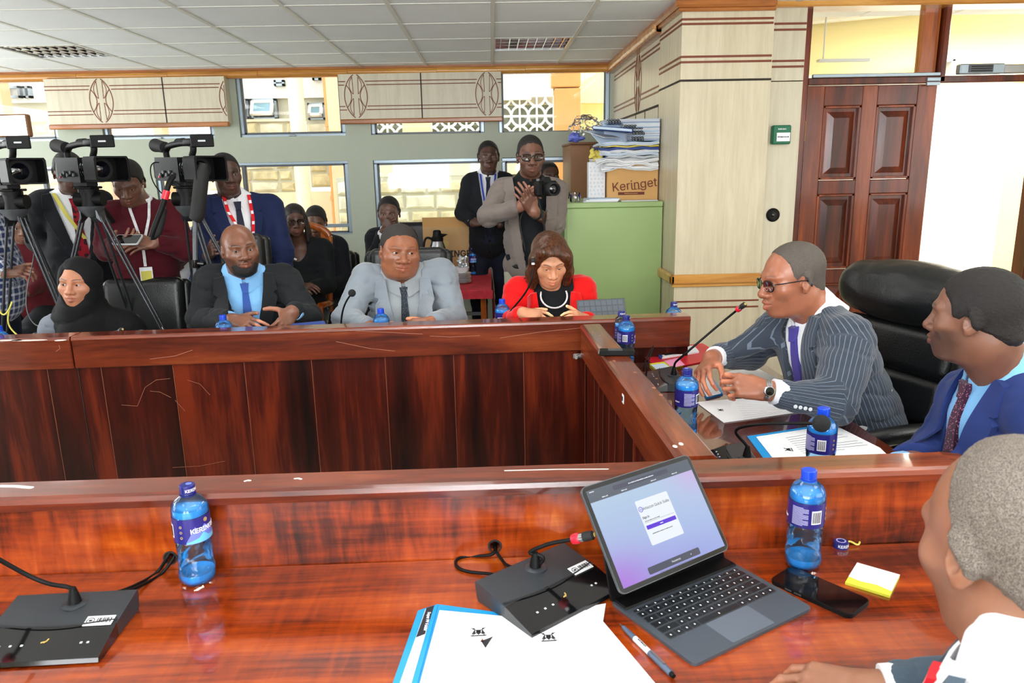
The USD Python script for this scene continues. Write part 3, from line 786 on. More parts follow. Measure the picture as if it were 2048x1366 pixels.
# ================================================================== THE HORSESHOE DESK
RT, WT = 0.94, 0.75
AN, AF, AS = 0.55, 2.4, 1.95         # how much each wing is turned about the vertical


def wing(m, deg, o):
    return mv(m, RZ(deg), o)


# near wing: local x along the rail, y = 0 at the rail's inner face (towards the camera)
NO = np.array([0, 1.508, 0])
nd = thing('near_desk', 'near glossy red-brown desk wing carrying the tablet and the white papers', 'desk', (0, 1.508, 0))
W_ = lambda m: wing(m, AN, NO)
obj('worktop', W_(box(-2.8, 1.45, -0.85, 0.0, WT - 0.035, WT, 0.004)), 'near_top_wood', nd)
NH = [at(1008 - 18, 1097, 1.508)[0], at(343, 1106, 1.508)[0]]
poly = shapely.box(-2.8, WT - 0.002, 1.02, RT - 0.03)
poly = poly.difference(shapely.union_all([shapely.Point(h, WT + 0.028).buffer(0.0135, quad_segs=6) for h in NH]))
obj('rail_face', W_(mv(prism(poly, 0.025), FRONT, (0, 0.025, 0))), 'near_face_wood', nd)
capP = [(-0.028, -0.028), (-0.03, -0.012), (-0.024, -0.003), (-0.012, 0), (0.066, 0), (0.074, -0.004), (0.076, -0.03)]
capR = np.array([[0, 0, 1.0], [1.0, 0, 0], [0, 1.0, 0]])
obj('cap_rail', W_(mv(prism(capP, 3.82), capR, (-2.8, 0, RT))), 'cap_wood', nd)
obj('cap_end', W_(hull([(1.02, -0.03, RT - 0.028), (1.02, 0.076, RT - 0.028), (1.02, -0.024, RT), (1.02, 0.07, RT), (1.10, 0.0, RT - 0.028), (1.10, 0.07, RT - 0.028), (1.07, 0.02, RT - 0.006), (1.07, 0.066, RT - 0.006)])), 'cap_wood', nd)
obj('outer_panel', W_(box(-2.8, 1.02, 0.03, 0.055, 0, RT - 0.03)), 'plank_wood', nd)
obj('grommet', W_(cat_(*[mv(lathe([(0.0125, 0.002), (0.016, 0.002), (0.016, -0.012), (0.0125, -0.012)], 20), FRONT, (h, 0.0, WT + 0.028)) for h in NH])), 'black_matte', nd, label='black cable hole rims')
obj('support_panel', W_(cat_(box(-2.8, -2.76, -0.8, 0, 0, WT - 0.035), box(1.4, 1.44, -0.8, 0, 0, WT - 0.035))), 'plank_wood', nd)
for k, (p0, p1, w) in enumerate((((-2, 972), (62, 975), 0.012), ((370, 968), (378, 969), 0.006), ((590, 957), (602, 958), 0.006), ((1010, 941), (1216, 938), 0.004), ((490, 962), (500, 961), 0.006))):
    a, b = atz(*p0, RT + 0.0005), atz(*p1, RT + 0.0005)
    obj('scuff_mark', tube([a, (a + b) / 2 + (0, 0.002, 0), b], [w * 0.3, w * 0.5, w * 0.2], 6) if False else mv(prism(shapely.LineString([a[:2], (a[:2] + b[:2]) / 2 + (0, 0.003), b[:2]]).buffer(w / 2, quad_segs=2), 0.0006), None, (0, 0, RT)), 'scuff', nd)

# far wing
FO = np.array([-0.6, 3.148, 0])
fd = thing('far_desk', 'far red-brown desk wing with a plank front and scratched rail', 'desk', FO)
Wf = lambda m: wing(m, AF, FO)
def lx(px, py=740):                                   # pixel on the far front -> local x along the wing
    for_ = 3.15
    for _ in range(5):
        p = at(px, py, for_); l = RZ(-AF) @ (p - FO); for_ = for_ - l[1]
    return l[0]
xl, xr = -2.2, lx(1381, 660)
seams = [lx(p) for p in (-60, 88, 150, 197, 342, 486, 622, 770, 908, 1048, 1172)]
jx = lx(143, 700)
for a, b in ((xl, jx - 0.003), (jx + 0.003, xr)):
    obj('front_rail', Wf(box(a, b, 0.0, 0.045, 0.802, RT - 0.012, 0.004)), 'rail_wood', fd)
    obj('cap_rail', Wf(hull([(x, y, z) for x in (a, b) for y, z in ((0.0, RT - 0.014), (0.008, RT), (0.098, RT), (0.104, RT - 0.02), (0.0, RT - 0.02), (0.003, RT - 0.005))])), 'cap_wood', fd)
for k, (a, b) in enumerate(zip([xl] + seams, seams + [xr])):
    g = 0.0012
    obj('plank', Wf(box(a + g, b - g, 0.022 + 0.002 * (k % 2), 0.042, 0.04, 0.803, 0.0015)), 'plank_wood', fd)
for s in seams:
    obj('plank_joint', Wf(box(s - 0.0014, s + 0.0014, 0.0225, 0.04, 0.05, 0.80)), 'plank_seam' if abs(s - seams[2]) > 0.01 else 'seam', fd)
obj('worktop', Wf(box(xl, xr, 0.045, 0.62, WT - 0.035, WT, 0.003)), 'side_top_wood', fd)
obj('end_panel', Wf(box(xr - 0.025, xr - 0.002, 0.05, 0.6, 0, WT - 0.035)), 'plank_wood', fd)
SCR = [((592, 665), (640, 657), (700, 650.5 + 10)), ((700, 661), (760, 664), (845, 668)), ((672, 683), (740, 697), (790, 702)), ((300, 718), (350, 712), (385, 700)), ((118, 690), (120, 697), (112, 703)), ((1000, 676), (1080, 664), (1160, 656)), ((860, 672), (900, 674), (960, 671))]
for q in SCR:
    P = []
    for px, py in q:
        Yv = 3.148
        for _ in range(4):
            p = at(px, py, Yv); l = RZ(-AF) @ (p - FO); Yv -= l[1] - 0.0
        P.append((l[0], l[2]))
    obj('scratch', Wf(stroke(P, 0.0022, 0.0008, FRONT, (0, 0.0002, 0))), 'scratch', fd)
for q in (((243, 810), (275, 812), (290, 775), (312, 760), (340, 757)), ((300, 782), (320, 784), (342, 795)), ((375, 760), (400, 768), (420, 790)), ((350, 800), (370, 822)), ((345, 935), (400, 932), (450, 922))):
    P = []
    for px, py in q:
        Yv = 3.17
        for _ in range(4):
            p = at(px, py, Yv); l = RZ(-AF) @ (p - FO); Yv -= l[1] - 0.022
        P.append((l[0], l[2]))
    obj('scratch', Wf(stroke(P, 0.0017, 0.0008, FRONT, (0, 0.0219, 0))), 'scratch', fd)
for px, pw in ((15, 50), (60, 60), (118, 22), (30, 20)):
    a = atz(px, 681.5, RT + 0.0006)
    obj('scuff_mark', mv(prism(shapely.Point(0, 0).buffer(0.5, quad_segs=3), 0.0006), np.diag([pw * 0.0022, 0.03, 1]), (a[0], a[1] + 0.01, RT)), 'scuff', fd)

# side wing: local y runs away from the camera, x = 0 at its left cap edge
SO = np.array([0.414, 1.60, 0])
sd = thing('side_desk', 'right-hand desk wing in front of the speaker with a worn sloping-looking rail', 'desk', SO)
Ws = lambda m: wing(m, AS, SO)
SL = 1.50
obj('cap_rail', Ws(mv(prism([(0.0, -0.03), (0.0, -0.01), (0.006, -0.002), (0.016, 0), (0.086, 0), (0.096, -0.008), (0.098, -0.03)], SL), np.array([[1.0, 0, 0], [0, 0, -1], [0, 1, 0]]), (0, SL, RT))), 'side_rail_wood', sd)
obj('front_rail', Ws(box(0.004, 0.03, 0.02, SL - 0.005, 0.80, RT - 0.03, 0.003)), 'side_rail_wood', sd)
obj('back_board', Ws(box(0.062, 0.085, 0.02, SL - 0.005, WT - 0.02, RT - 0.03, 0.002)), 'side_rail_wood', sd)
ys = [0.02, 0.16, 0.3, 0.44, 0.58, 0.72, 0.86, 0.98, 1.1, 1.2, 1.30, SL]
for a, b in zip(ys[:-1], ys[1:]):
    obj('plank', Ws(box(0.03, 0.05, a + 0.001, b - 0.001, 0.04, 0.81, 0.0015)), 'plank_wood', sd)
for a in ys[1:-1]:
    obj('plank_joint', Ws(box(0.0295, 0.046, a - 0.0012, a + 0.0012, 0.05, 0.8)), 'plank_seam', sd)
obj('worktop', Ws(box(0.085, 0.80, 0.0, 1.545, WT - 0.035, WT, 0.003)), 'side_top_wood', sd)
obj('support_panel', Ws(cat_(box(0.1, 0.75, 0.12, 0.15, 0, WT - 0.035), box(0.1, 0.75, 1.48, 1.5, 0, WT - 0.035))), 'plank_wood', sd)
for px, py in ((1185, 665), (1200, 672), (1228, 722), (1270, 745), (1308, 776), (1362, 888), (1350, 893), (1322, 790)):
    a = atz(px, py, RT)
    obj('scuff_mark', mv(prism(shapely.Point(0, 0).buffer(0.5, quad_segs=2), 0.0006), np.diag([0.012, 0.02, 1]), (a[0], a[1], RT)), 'scuff' if py > 800 else 'scratch', sd)
tb = thing('latch_bracket', 'grey metal latch bracket on the plank front in the desk corner', 'bracket', at(1162, 712, 3.17))
c = at(1160, 712, 3.16)
obj('plate', box(c[0] - 0.03, c[0] + 0.03, c[1] - 0.006, c[1], c[2] - 0.012, c[2] + 0.012, 0.003), 'steel', tb)
obj('bolt', cat_(cyl(c + (-0.02, -0.02, 0), c + (0.0, -0.002, 0), 0.01, n=12), cyl(c + (0.005, -0.008, -0.004), c + (0.04, -0.008, 0.004), 0.005, n=8)), 'chrome', tb, smooth=40)
tb = thing('strike_plate', 'small white metal plate on the side desk planks', 'plate', atx(1249, 797, 0.405))
c = atx(1249, 797, 0.402)
obj('plate', box(c[0] - 0.006, c[0] + 0.0, c[1] - 0.014, c[1] + 0.014, c[2] - 0.016, c[2] + 0.016, 0.002), 'paper', tb)
obj('hole', box(c[0] - 0.008, c[0] - 0.005, c[1] - 0.006, c[1] + 0.006, c[2] - 0.007, c[2] + 0.007, 0.001), 'black_matte', tb)
# ================================================================== FIGURES: signed distance fields turned into one continuous surface
def smin(a, b, k):
    if k <= 0:
        return np.minimum(a, b)
    h = np.maximum(k - np.abs(a - b), 0) / k
    return np.minimum(a, b) - h * h * k * 0.25


class Fld:
    def __init__(s):
        s.ops = []

    def add(s, fn, lo, hi, k=0.02, op='u'):
        s.ops.append((fn, np.asarray(lo, float), np.asarray(hi, float), k, op)); return s

    def cap(s, a, b, ra, rb=None, k=0.02, op='u'):
        a, b = np.asarray(a, float), np.asarray(b, float); rb = ra if rb is None else rb
        ab = b - a; L2 = max(ab @ ab, 1e-9)
        def fn(P):
            q = P - a; t = np.clip(q @ ab / L2, 0, 1)
            return np.sqrt(((q - t[..., None] * ab) ** 2).sum(-1)) - (ra + (rb - ra) * t)
        return s.add(fn, np.minimum(a - ra, b - rb), np.maximum(a + ra, b + rb), k, op)

    def ell(s, c, r, R=None, k=0.02, op='u'):
        c, r = np.asarray(c, float), np.broadcast_to(np.asarray(r, float), 3)
        R = np.eye(3) if R is None else R
        def fn(P):
            q = (P - c) @ R
            k0 = np.sqrt(((q / r) ** 2).sum(-1)); k1 = np.sqrt(((q / r ** 2) ** 2).sum(-1)) + 1e-9
            return k0 * (k0 - 1) / k1
        e = np.sqrt((R ** 2) @ (r ** 2))
        return s.add(fn, c - e, c + e, k, op)

    def half(s, fn, lo, hi, k=0.0, op='i'):
        return s.add(fn, lo, hi, k, op)

    @staticmethod
    def comb(D, d, k, op):
        if op == 'u':
            return smin(D, d, k)
        return -smin(-D, d, k) if op == 's' else -smin(-D, -d, k)

    def at(s, P):
        P = np.asarray(P, float); D = np.full(P.shape[:-1], 0.6)
        for fn, lo, hi, k, op in s.ops:
            D = s.comb(D, fn(P), k, op)
        return D

    def bounds(s):
        lo = np.min([o[1] for o in s.ops if o[4] == 'u'], 0); hi = np.max([o[2] for o in s.ops if o[4] == 'u'], 0)
        return lo, hi

    def mesh(s, res, fine=(), wrinkle=None, keep=None):
        """Surface nets on a rectilinear grid; fine: (lo, hi, step) boxes inside which the grid lines are closer."""
        lo, hi = s.bounds(); lo = lo - 3 * res; hi = hi + 3 * res
        if keep is not None:
            lo = np.maximum(lo, keep[0]); hi = np.minimum(hi, keep[1])
        ax = []
        for d in range(3):
            x, out = lo[d], []
            iv = [(f[0][d], f[1][d], f[2]) for f in fine]
            while x < hi[d]:
                out.append(x)
                st = min([q for a, b, q in iv if a - 0.001 <= x <= b] + [res])
                nxt = [a for a, b, q in iv if a > x + 1e-9 and q < st]
                x = min([x + st] + [max(a, x + 0.3 * st) for a in nxt if a < x + st])
            out.append(hi[d]); ax.append(np.array(out))
        xs, ys, zs = ax
        D = np.full((len(xs), len(ys), len(zs)), 0.25, np.float32)
        G = np.stack
        for fn, l, h, k, op in s.ops:
            m = k + 2.2 * res
            sl = tuple(slice(max(np.searchsorted(a, l[d] - m) - 1, 0), np.searchsorted(a, h[d] + m) + 1) for d, a in enumerate(ax)) if op != 'i' else (slice(None),) * 3
            if min(q.stop - q.start for q in sl if q.start is not None) <= 0 if op != 'i' else False:
                continue
            P = np.stack(np.meshgrid(xs[sl[0]], ys[sl[1]], zs[sl[2]], indexing='ij'), -1)
            if P.size:
                D[sl] = s.comb(D[sl], fn(P), k, op)
        if wrinkle is not None:
            i = np.argwhere(np.abs(D) < 0.03)
            P = np.stack([xs[i[:, 0]], ys[i[:, 1]], zs[i[:, 2]]], -1)
            D[tuple(i.T)] += wrinkle(P)
        return nets(D, xs, ys, zs)


def nets(D, xs, ys, zs):
    Sg = D < 0
    n = np.array(D.shape) - 1
    cnt = np.zeros(n, np.int8)
    for o in np.ndindex(2, 2, 2):
        cnt += Sg[o[0]:o[0] + n[0], o[1]:o[1] + n[1], o[2]:o[2] + n[2]]
    I = np.argwhere((cnt > 0) & (cnt < 8))
    ids = np.full(n, -1, np.int64); ids[tuple(I.T)] = np.arange(len(I))
    acc, num = np.zeros((len(I), 3)), np.zeros(len(I))
    cs = list(np.ndindex(2, 2, 2))
    for a in cs:
        for d in range(3):
            if a[d] == 0:
                b = list(a); b[d] = 1
                A, B = I + a, I + b
                da, db = D[tuple(A.T)].astype(float), D[tuple(B.T)].astype(float)
                m = (da < 0) != (db < 0)
                t = np.where(m, da / np.where(m, da - db, 1), 0)
                p = np.stack([xs[A[:, 0]], ys[A[:, 1]], zs[A[:, 2]]], 1); q = np.stack([xs[B[:, 0]], ys[B[:, 1]], zs[B[:, 2]]], 1)
                acc += np.where(m[:, None], p + (q - p) * t[:, None], 0); num += m
    v = acc / np.maximum(num, 1)[:, None]
    F = []
    for d in range(3):
        e = [slice(None)] * 3; e2 = [slice(None)] * 3; e[d] = slice(0, -1); e2[d] = slice(1, None)
        A, B = Sg[tuple(e)], Sg[tuple(e2)]
        E = np.argwhere(A != B)
        u, w = (d + 1) % 3, (d + 2) % 3
        E = E[(E[:, u] > 0) & (E[:, w] > 0) & (E[:, u] < n[u]) & (E[:, w] < n[w])]
        if not len(E):
            continue
        c = []
        for du, dw in ((1, 1), (0, 1), (0, 0), (1, 0)):
            X_ = E.copy(); X_[:, u] -= du; X_[:, w] -= dw; c.append(ids[tuple(X_.T)])
        q = np.stack(c, 1)
        flip = A[tuple(E.T)] == False
        q[flip] = q[flip][:, ::-1]
        q = q[(q >= 0).all(1)]
        F.append(q)
    q = np.vstack(F)
    return trimesh.Trimesh(v, np.vstack([q[:, [0, 1, 2]], q[:, [0, 2, 3]]]), process=False)


def folds(seed, amp=0.004, f=9.0):
    def w(P):
        Q_ = P + 0.05 * (meshkit.noise(P * 6, seed + 9)[..., None] - 0.5)
        a = meshkit.noise(Q_ * (f * 0.8, f * 0.8, f * 1.5), seed) - 0.5
        b = meshkit.noise(Q_ * (f * 1.5, f * 1.5, f * 2.6), seed + 5) - 0.5
        return amp * (1.5 * a + 1.5 * (1 - 2 * np.abs(a)) ** 7 + 0.9 * (1 - 2 * np.abs(b)) ** 6)
    return w


# ---- materials that read colours kept on the mesh
def skin_mat(name, rough=0.42):
    MAT[name] = usdkit.material(stage, '/World/Looks/' + name, {
        'a': ('attribute', {'attribute': 'col'}), 'g': ('geometry', {}), 'n': ('noise_texture', {'scale': 55.0, 'detail': 4.0}), 'b': ('bump', {'strength': 0.12, 'distance': 0.004}),
        'n2': ('noise_texture', {'scale': 14.0, 'detail': 2.0}), 'r': ('map_range', {'from_min': 0.3, 'from_max': 0.7, 'to_min': 0.86, 'to_max': 1.14}), 'v': ('vector_math', {'math_type': 'multiply'}), 'cx': ('combine_xyz', {}),
        'p': ('principled_bsdf', {'roughness': rough, 'subsurface_weight': 0.12, 'subsurface_scale': 0.006, 'specular_ior_level': 0.5})},
        [('g.position', 'n.vector'), ('g.position', 'n2.vector'), ('n.fac', 'b.height'), ('b.normal', 'p.normal'), ('n2.fac', 'r.value'), ('r.result', 'cx.x'), ('r.result', 'cx.y'), ('r.result', 'cx.z'),
         ('a.color', 'v.vector1'), ('cx.vector', 'v.vector2'), ('v.vector', 'p.base_color')], surface='p.BSDF')


skin_mat('skin'); skin_mat('skin_shiny', 0.33)
MAT['eye'] = usdkit.material(stage, '/World/Looks/eye', {'a': ('attribute', {'attribute': 'col'}), 'p': ('principled_bsdf', {'roughness': 0.12, 'coat_weight': 0.6})}, [('a.color', 'p.base_color')], surface='p.BSDF')


def cloth(name, color, rough=0.85, weave=500, sheen=0.25, bump=0.12, vary=0.06):
    c = np.array(color)
    MAT[name] = usdkit.material(stage, '/World/Looks/' + name, {
        'g': ('geometry', {}), 'n': ('noise_texture', {'scale': float(weave), 'detail': 2.0}), 'n2': ('noise_texture', {'scale': 9.0, 'detail': 3.0}), 'b': ('bump', {'strength': bump, 'distance': 0.003}),
        'r': ('rgb_ramp', {'ramp': [(0.3, c * (1 - vary)), (0.7, np.minimum(1, c * (1 + vary)))]}), 'p': ('principled_bsdf', {'roughness': rough, 'sheen_weight': sheen * min(1.0, 0.12 + 2 * float(c.max())), 'sheen_roughness': 0.4, 'specular_ior_level': 0.25})},
        [('g.position', 'n.vector'), ('g.position', 'n2.vector'), ('n.fac', 'b.height'), ('b.normal', 'p.normal'), ('n2.fac', 'r.fac'), ('r.color', 'p.base_color')], surface='p.BSDF')


def patterned_cloth(name, base, other, kind='stripe', freq=70.0, width=0.12, rough=0.8):
    """Stripes run along the float 'pat' kept on the mesh; a check uses 'pat' and 'pat2'; spots use a voronoi."""
    n = {'p': ('principled_bsdf', {'roughness': rough, 'sheen_weight': 0.2, 'specular_ior_level': 0.25}), 'm': ('mix', {'mix_type': 'mix', 'color1': base, 'color2': other})}
    l = [('m.color', 'p.base_color')]
    def line(k, attr):
        n['a' + k] = ('attribute', {'attribute': attr}); n['x' + k] = ('math', {'math_type': 'multiply', 'value2': freq}); n['f' + k] = ('math', {'math_type': 'fraction'}); n['l' + k] = ('math', {'math_type': 'less_than', 'value2': width})
        l.extend([(f'a{k}.fac', f'x{k}.value1'), (f'x{k}.value', f'f{k}.value1'), (f'f{k}.value', f'l{k}.value1')])
    if kind == 'stripe':
        line('0', 'pat'); n['s'] = ('math', {'math_type': 'multiply', 'value2': 0.55}); l += [('l0.value', 's.value1'), ('s.value', 'm.fac')]
    elif kind == 'check':
        line('0', 'pat'); line('1', 'pat2'); n['s'] = ('math', {'math_type': 'multiply_add', 'value2': 0.5}); n['h'] = ('math', {'math_type': 'multiply', 'value2': 0.5})
        l += [('l0.value', 's.value1'), ('l1.value', 'h.value1'), ('h.value', 's.value3'), ('s.value', 'm.fac')]
    else:
        n['g'] = ('geometry', {}); n['v'] = ('voronoi_texture', {'scale': freq}); n['l'] = ('math', {'math_type': 'less_than', 'value2': width})
        l += [('g.position', 'v.vector'), ('v.distance', 'l.value1'), ('l.value', 'm.fac')]
    MAT[name] = usdkit.material(stage, '/World/Looks/' + name, n, l, surface='p.BSDF')


def hair_mat(name, c0, c1, scale=420.0, rough=0.6, stretch=(1, 1, 1), bump=0.6):
    MAT[name] = usdkit.material(stage, '/World/Looks/' + name, {
        'g': ('geometry', {}), 'm': ('mapping', {'scale': stretch}), 'n': ('noise_texture', {'scale': float(scale), 'detail': 3.0}), 'b': ('bump', {'strength': bump, 'distance': 0.004}),
        'r': ('rgb_ramp', {'ramp': [(0.35, c0), (0.65, c1)]}), 'p': ('principled_bsdf', {'roughness': rough, 'specular_ior_level': 0.4})},
        [('g.position', 'm.vector'), ('m.vector', 'n.vector'), ('n.fac', 'b.height'), ('b.normal', 'p.normal'), ('n.fac', 'r.fac'), ('r.color', 'p.base_color')], surface='p.BSDF')


hair_mat('hair_black', S(14, 12, 12), S(40, 35, 33), 600.0); hair_mat('hair_grey', S(54, 47, 42), S(104, 95, 87), 700.0, bump=0.4)
hair_mat('hair_fade', S(28, 24, 23), S(62, 54, 50), 600.0, bump=0.4)
hair_mat('hair_greying', S(58, 49, 42), S(132, 122, 112), 700.0, bump=0.4)
hair_mat('hair_brown', S(50, 27, 14), S(92, 53, 30), 120.0, 0.33, (1, 1, 0.10), 0.15)
hair_mat('braids', S(14, 11, 11), S(46, 36, 34), 130.0, 0.5, (1, 1, 0.3), 0.8)
cloth('white_shirt', S(236, 238, 242), 0.8); cloth('shirt_lightblue', S(128, 186, 236), 0.7); cloth('shirt_grey', S(150, 156, 160), 0.7); cloth('black_shirt', S(17, 20, 23), 0.8)
cloth('suit_black', S(30, 32, 35)); cloth('suit_grey', S(134, 143, 152), 0.55, sheen=0.5); cloth('suit_navy', S(26, 36, 72)); cloth('suit_navy_bright', S(38, 54, 110)); cloth('suit_dark', S(24, 26, 31))
cloth('suit_slate', S(66, 80, 92)); cloth('blazer_red', S(226, 12, 14), 0.75); cloth('blazer_brown', S(122, 112, 106), 0.85); cloth('sweater_maroon', S(78, 18, 28), 0.95, 260, bump=0.4)
cloth('hijab_black', S(15, 15, 17), 0.8, sheen=0.1); cloth('coat_grey', S(112, 118, 128)); cloth('trousers_dark', S(24, 26, 30)); cloth('trousers_khaki', S(176, 174, 152)); cloth('jeans', S(120, 132, 156)); cloth('trousers_navy', S(28, 34, 50))
cloth('tie_blue', S(34, 76, 156), 0.5); cloth('tie_violet', S(72, 62, 142), 0.45); cloth('tie_red', S(206, 20, 36), 0.5); cloth('tie_navy', S(20, 26, 48), 0.5); cloth('suit_blue_far', S(44, 70, 130))
cloth('lanyard_red', S(216, 30, 36)); cloth('lanyard_white', S(224, 224, 226)); cloth('lanyard_blue', S(48, 70, 170)); cloth('lanyard_yellow', S(214, 204, 96)); cloth('strap_dark', S(40, 42, 40)); cloth('dress_maroon', S(86, 22, 30))
patterned_cloth('suit_pinstripe', S(54, 62, 74), S(128, 140, 156), 'stripe', 75.0, 0.16)
patterned_cloth('shirt_plaid', S(44, 58, 100), S(214, 218, 228), 'check', 26.0, 0.34)
patterned_cloth('tie_dots', S(60, 16, 44), S(190, 120, 150), 'dots', 160.0, 0.28)
patterned_cloth('tie_red_pattern', S(150, 18, 36), S(56, 20, 34), 'dots', 34.0, 0.42)
patterned_cloth('tie_black_pattern', S(40, 46, 54), S(92, 100, 108), 'dots', 150.0, 0.3)
patterned_cloth('skirt_pattern', S(18, 18, 20), S(220, 220, 222), 'dots', 14.0, 0.16)

MALE_LINE = [(-0.2, -0.075), (-0.1, -0.07), (-0.05, -0.045), (-0.022, -0.03), (0.0, 0.012), (0.02, 0.0), (0.035, 0.004), (0.045, 0.045), (0.066, 0.066), (0.085, 0.078), (0.12, 0.084)]
BALD_LINE = [(-0.2, -0.07), (-0.1, -0.065), (-0.05, -0.045), (-0.022, -0.03), (0.0, 0.015), (0.02, 0.0), (0.03, 0.02), (0.036, 0.06), (0.05, 0.088), (0.075, 0.13), (0.12, 0.2)]


class Head:
    """A head in its own frame (x lateral, y forward, z up, origin between the ears at eye height; 0.235 m tall at s = 1)."""
    def __init__(h, c, fwd, roll=0.0, s=1.0, wide=1.0, jaw=1.0, fat=0.0, nose=1.0, mouth_open=0.0, lid=1.0, gaze=(0, 0), brow=1.0):
        R = frame_of(fwd)
        h.R = R @ RY(roll); h.c = np.asarray(c, float); h.s = s; h.w = wide
        h.jaw, h.fat, h.nose, h.open, h.lid, h.gaze, h.browk = jaw, fat, nose, mouth_open, lid, gaze, brow

    def p(h, x, y, z):
        return h.c + h.R @ (np.array([x * h.w, y, z]) * h.s)

    def loc(h, P):
        q = (P - h.c) @ h.R / h.s; q[..., 0] /= h.w
        return q

    def build(h, F):
        s, w = h.s, h.w
        def E(c, r, k=0.02, op='u', R=None):
            F.ell(h.p(*c), np.array([r[0] * w, r[1], r[2]]) * s, h.R if R is None else h.R @ R, k * s, op)
        def C(a, b, ra, rb, k=0.01, op='u'):
            F.cap(h.p(*a), h.p(*b), ra * s, rb * s, k * s, op)
        f, j = h.fat, h.jaw
        E((0, -0.016, 0.034), (0.076, 0.098, 0.084))
        E((0, 0.026, -0.012), (0.067 + 0.006 * f, 0.068, 0.09), 0.03)
        E((0, 0.028, -0.064), ((0.056 + 0.012 * f) * j, 0.06, 0.05 + 0.004 * f), 0.03)
        E((0, 0.075, -0.098), (0.024 * j, 0.018, 0.019), 0.02)
        if f > 0:
            E((0, 0.035, -0.104), (0.05 * j, 0.045, 0.022 + 0.006 * f), 0.03)
        for q in (-1, 1):
            C((q * 0.045, 0.073, 0.021), (q * 0.013, 0.088, 0.019), 0.0105, 0.0115, 0.016)
            E((q * 0.044, 0.058, -0.026), (0.025 + 0.006 * f, 0.024, 0.026), 0.02)
            E((q * 0.033, 0.101, -0.001), (0.021, 0.0165, 0.0125), 0.014, 's')
        C((0, 0.089, 0.006), (0, 0.108, -0.032), 0.0095, 0.013 * h.nose, 0.012)
        E((0, 0.111, -0.036), (0.0145 * h.nose, 0.012, 0.0115), 0.008)
        for q in (-1, 1):
            E((q * 0.0175 * h.nose, 0.098, -0.039), (0.011 * h.nose, 0.013, 0.0095), 0.006)
            E((q * 0.0095 * h.nose, 0.107, -0.0495), (0.0055, 0.006, 0.005), 0.003, 's')
            C((q * 0.022, 0.098, -0.05), (q * 0.037, 0.084, -0.072), 0.0022, 0.002, 0.008, 's')
        E((0, 0.078, -0.068), (0.034, 0.024, 0.026), 0.018)
        o = h.open
        for q in (-1, 1):
            C((q * 0.026, 0.088, -0.069), (q * 0.005, 0.1035, -0.063), 0.0048, 0.0072, 0.004)
            C((q * 0.023, 0.089, -0.072 - 0.5 * o), (0, 0.1015, -0.0785 - o), 0.0052, 0.0088, 0.004)
            C((q * 0.027, 0.094, -0.0695 - 0.3 * o), (0, 0.113, -0.0702 - 0.5 * o), 0.0014, 0.002 + 0.4 * o, 0.003, 's')
        for q in (-1, 1):
            E((q * 0.0325, 0.0735, -0.001), (0.0168, 0.0168, 0.0165), 0.005)
            E((q * 0.0325, 0.093, -0.0022), (0.0138, 0.018, 0.0052 * h.lid), 0.0025, 's')
        for q in (-1, 1):
            Re = RZ(-q * 20) @ RX(12)
            E((q * 0.079, -0.010, -0.008), (0.0075, 0.0185, 0.031), 0.006, R=Re)
            E((q * 0.086, -0.004, -0.004), (0.0062, 0.0115, 0.02), 0.004, 's', R=Re)
            E((q * 0.077, 0.004, -0.012), (0.007, 0.006, 0.008), 0.004)
            E((q * 0.0785, -0.002, -0.034), (0.0062, 0.009, 0.009), 0.004)

    def color(h, V, base, lips=(0.55, 0.75), stubble=0.0, shave=None, shave_col=None, brow=True, hair_col=(0.012, 0.01, 0.01)):
        """Pigment of each vertex: lips, eyebrows, beard shadow and cropped scalp."""
        base = np.asarray(base, float)
        col = np.tile(base, (len(V), 1)); q = h.loc(V)
        x, y, z = np.abs(q[:, 0]), q[:, 1], q[:, 2]
        near = (np.abs(q) < (0.12, 0.16, 0.16)).all(1)
        def mixin(m, c):
            m = np.clip(m, 0, 1)[:, None] * near[:, None]; col[:] = col * (1 - m) + np.asarray(c) * m
        face = y > 0.04
        if brow:
            zb = 0.0215 + 0.006 * np.sin(np.clip((x - 0.01) / 0.042, 0, 1) * np.pi * 0.8)
            mixin(0.85 * h.browk * np.clip(1 - (np.abs(z - zb) / 0.0042) ** 2, 0, 1) * np.clip((x - 0.009) / 0.004, 0, 1) * np.clip((0.055 - x) / 0.008, 0, 1) * face, hair_col)
        if stubble:
            m = np.clip((-0.048 - z + 0.55 * np.clip(x - 0.03, 0, 1)) / 0.012, 0, 1) * np.clip((z + 0.128) / 0.02, 0, 1) * np.clip(y / 0.035, 0, 1)
            lipz = np.clip(1 - (x / 0.03) ** 2, 0, 1) * np.clip(1 - ((z + 0.071) / 0.012) ** 2, 0, 1)
            mixin(stubble * m * (1 - lipz * 0.9), hair_col)
        du = np.sqrt((x / 0.028) ** 2 + ((z + 0.071) / 0.0148) ** 2)
        mixin(np.clip((1.02 - du) / 0.18, 0, 1) * 0.75 * (y > 0.08), np.clip(base * (1.25, 0.95, 0.95) * lips[1] + np.array([0.05, 0.012, 0.014]) * lips[0], 0, 1))
        if shave is not None:
            ln = np.interp(y, *np.array(shave).T)
            mixin(0.75 * np.clip((z - ln) / 0.01, 0, 1), hair_col if shave_col is None else shave_col)
        return col

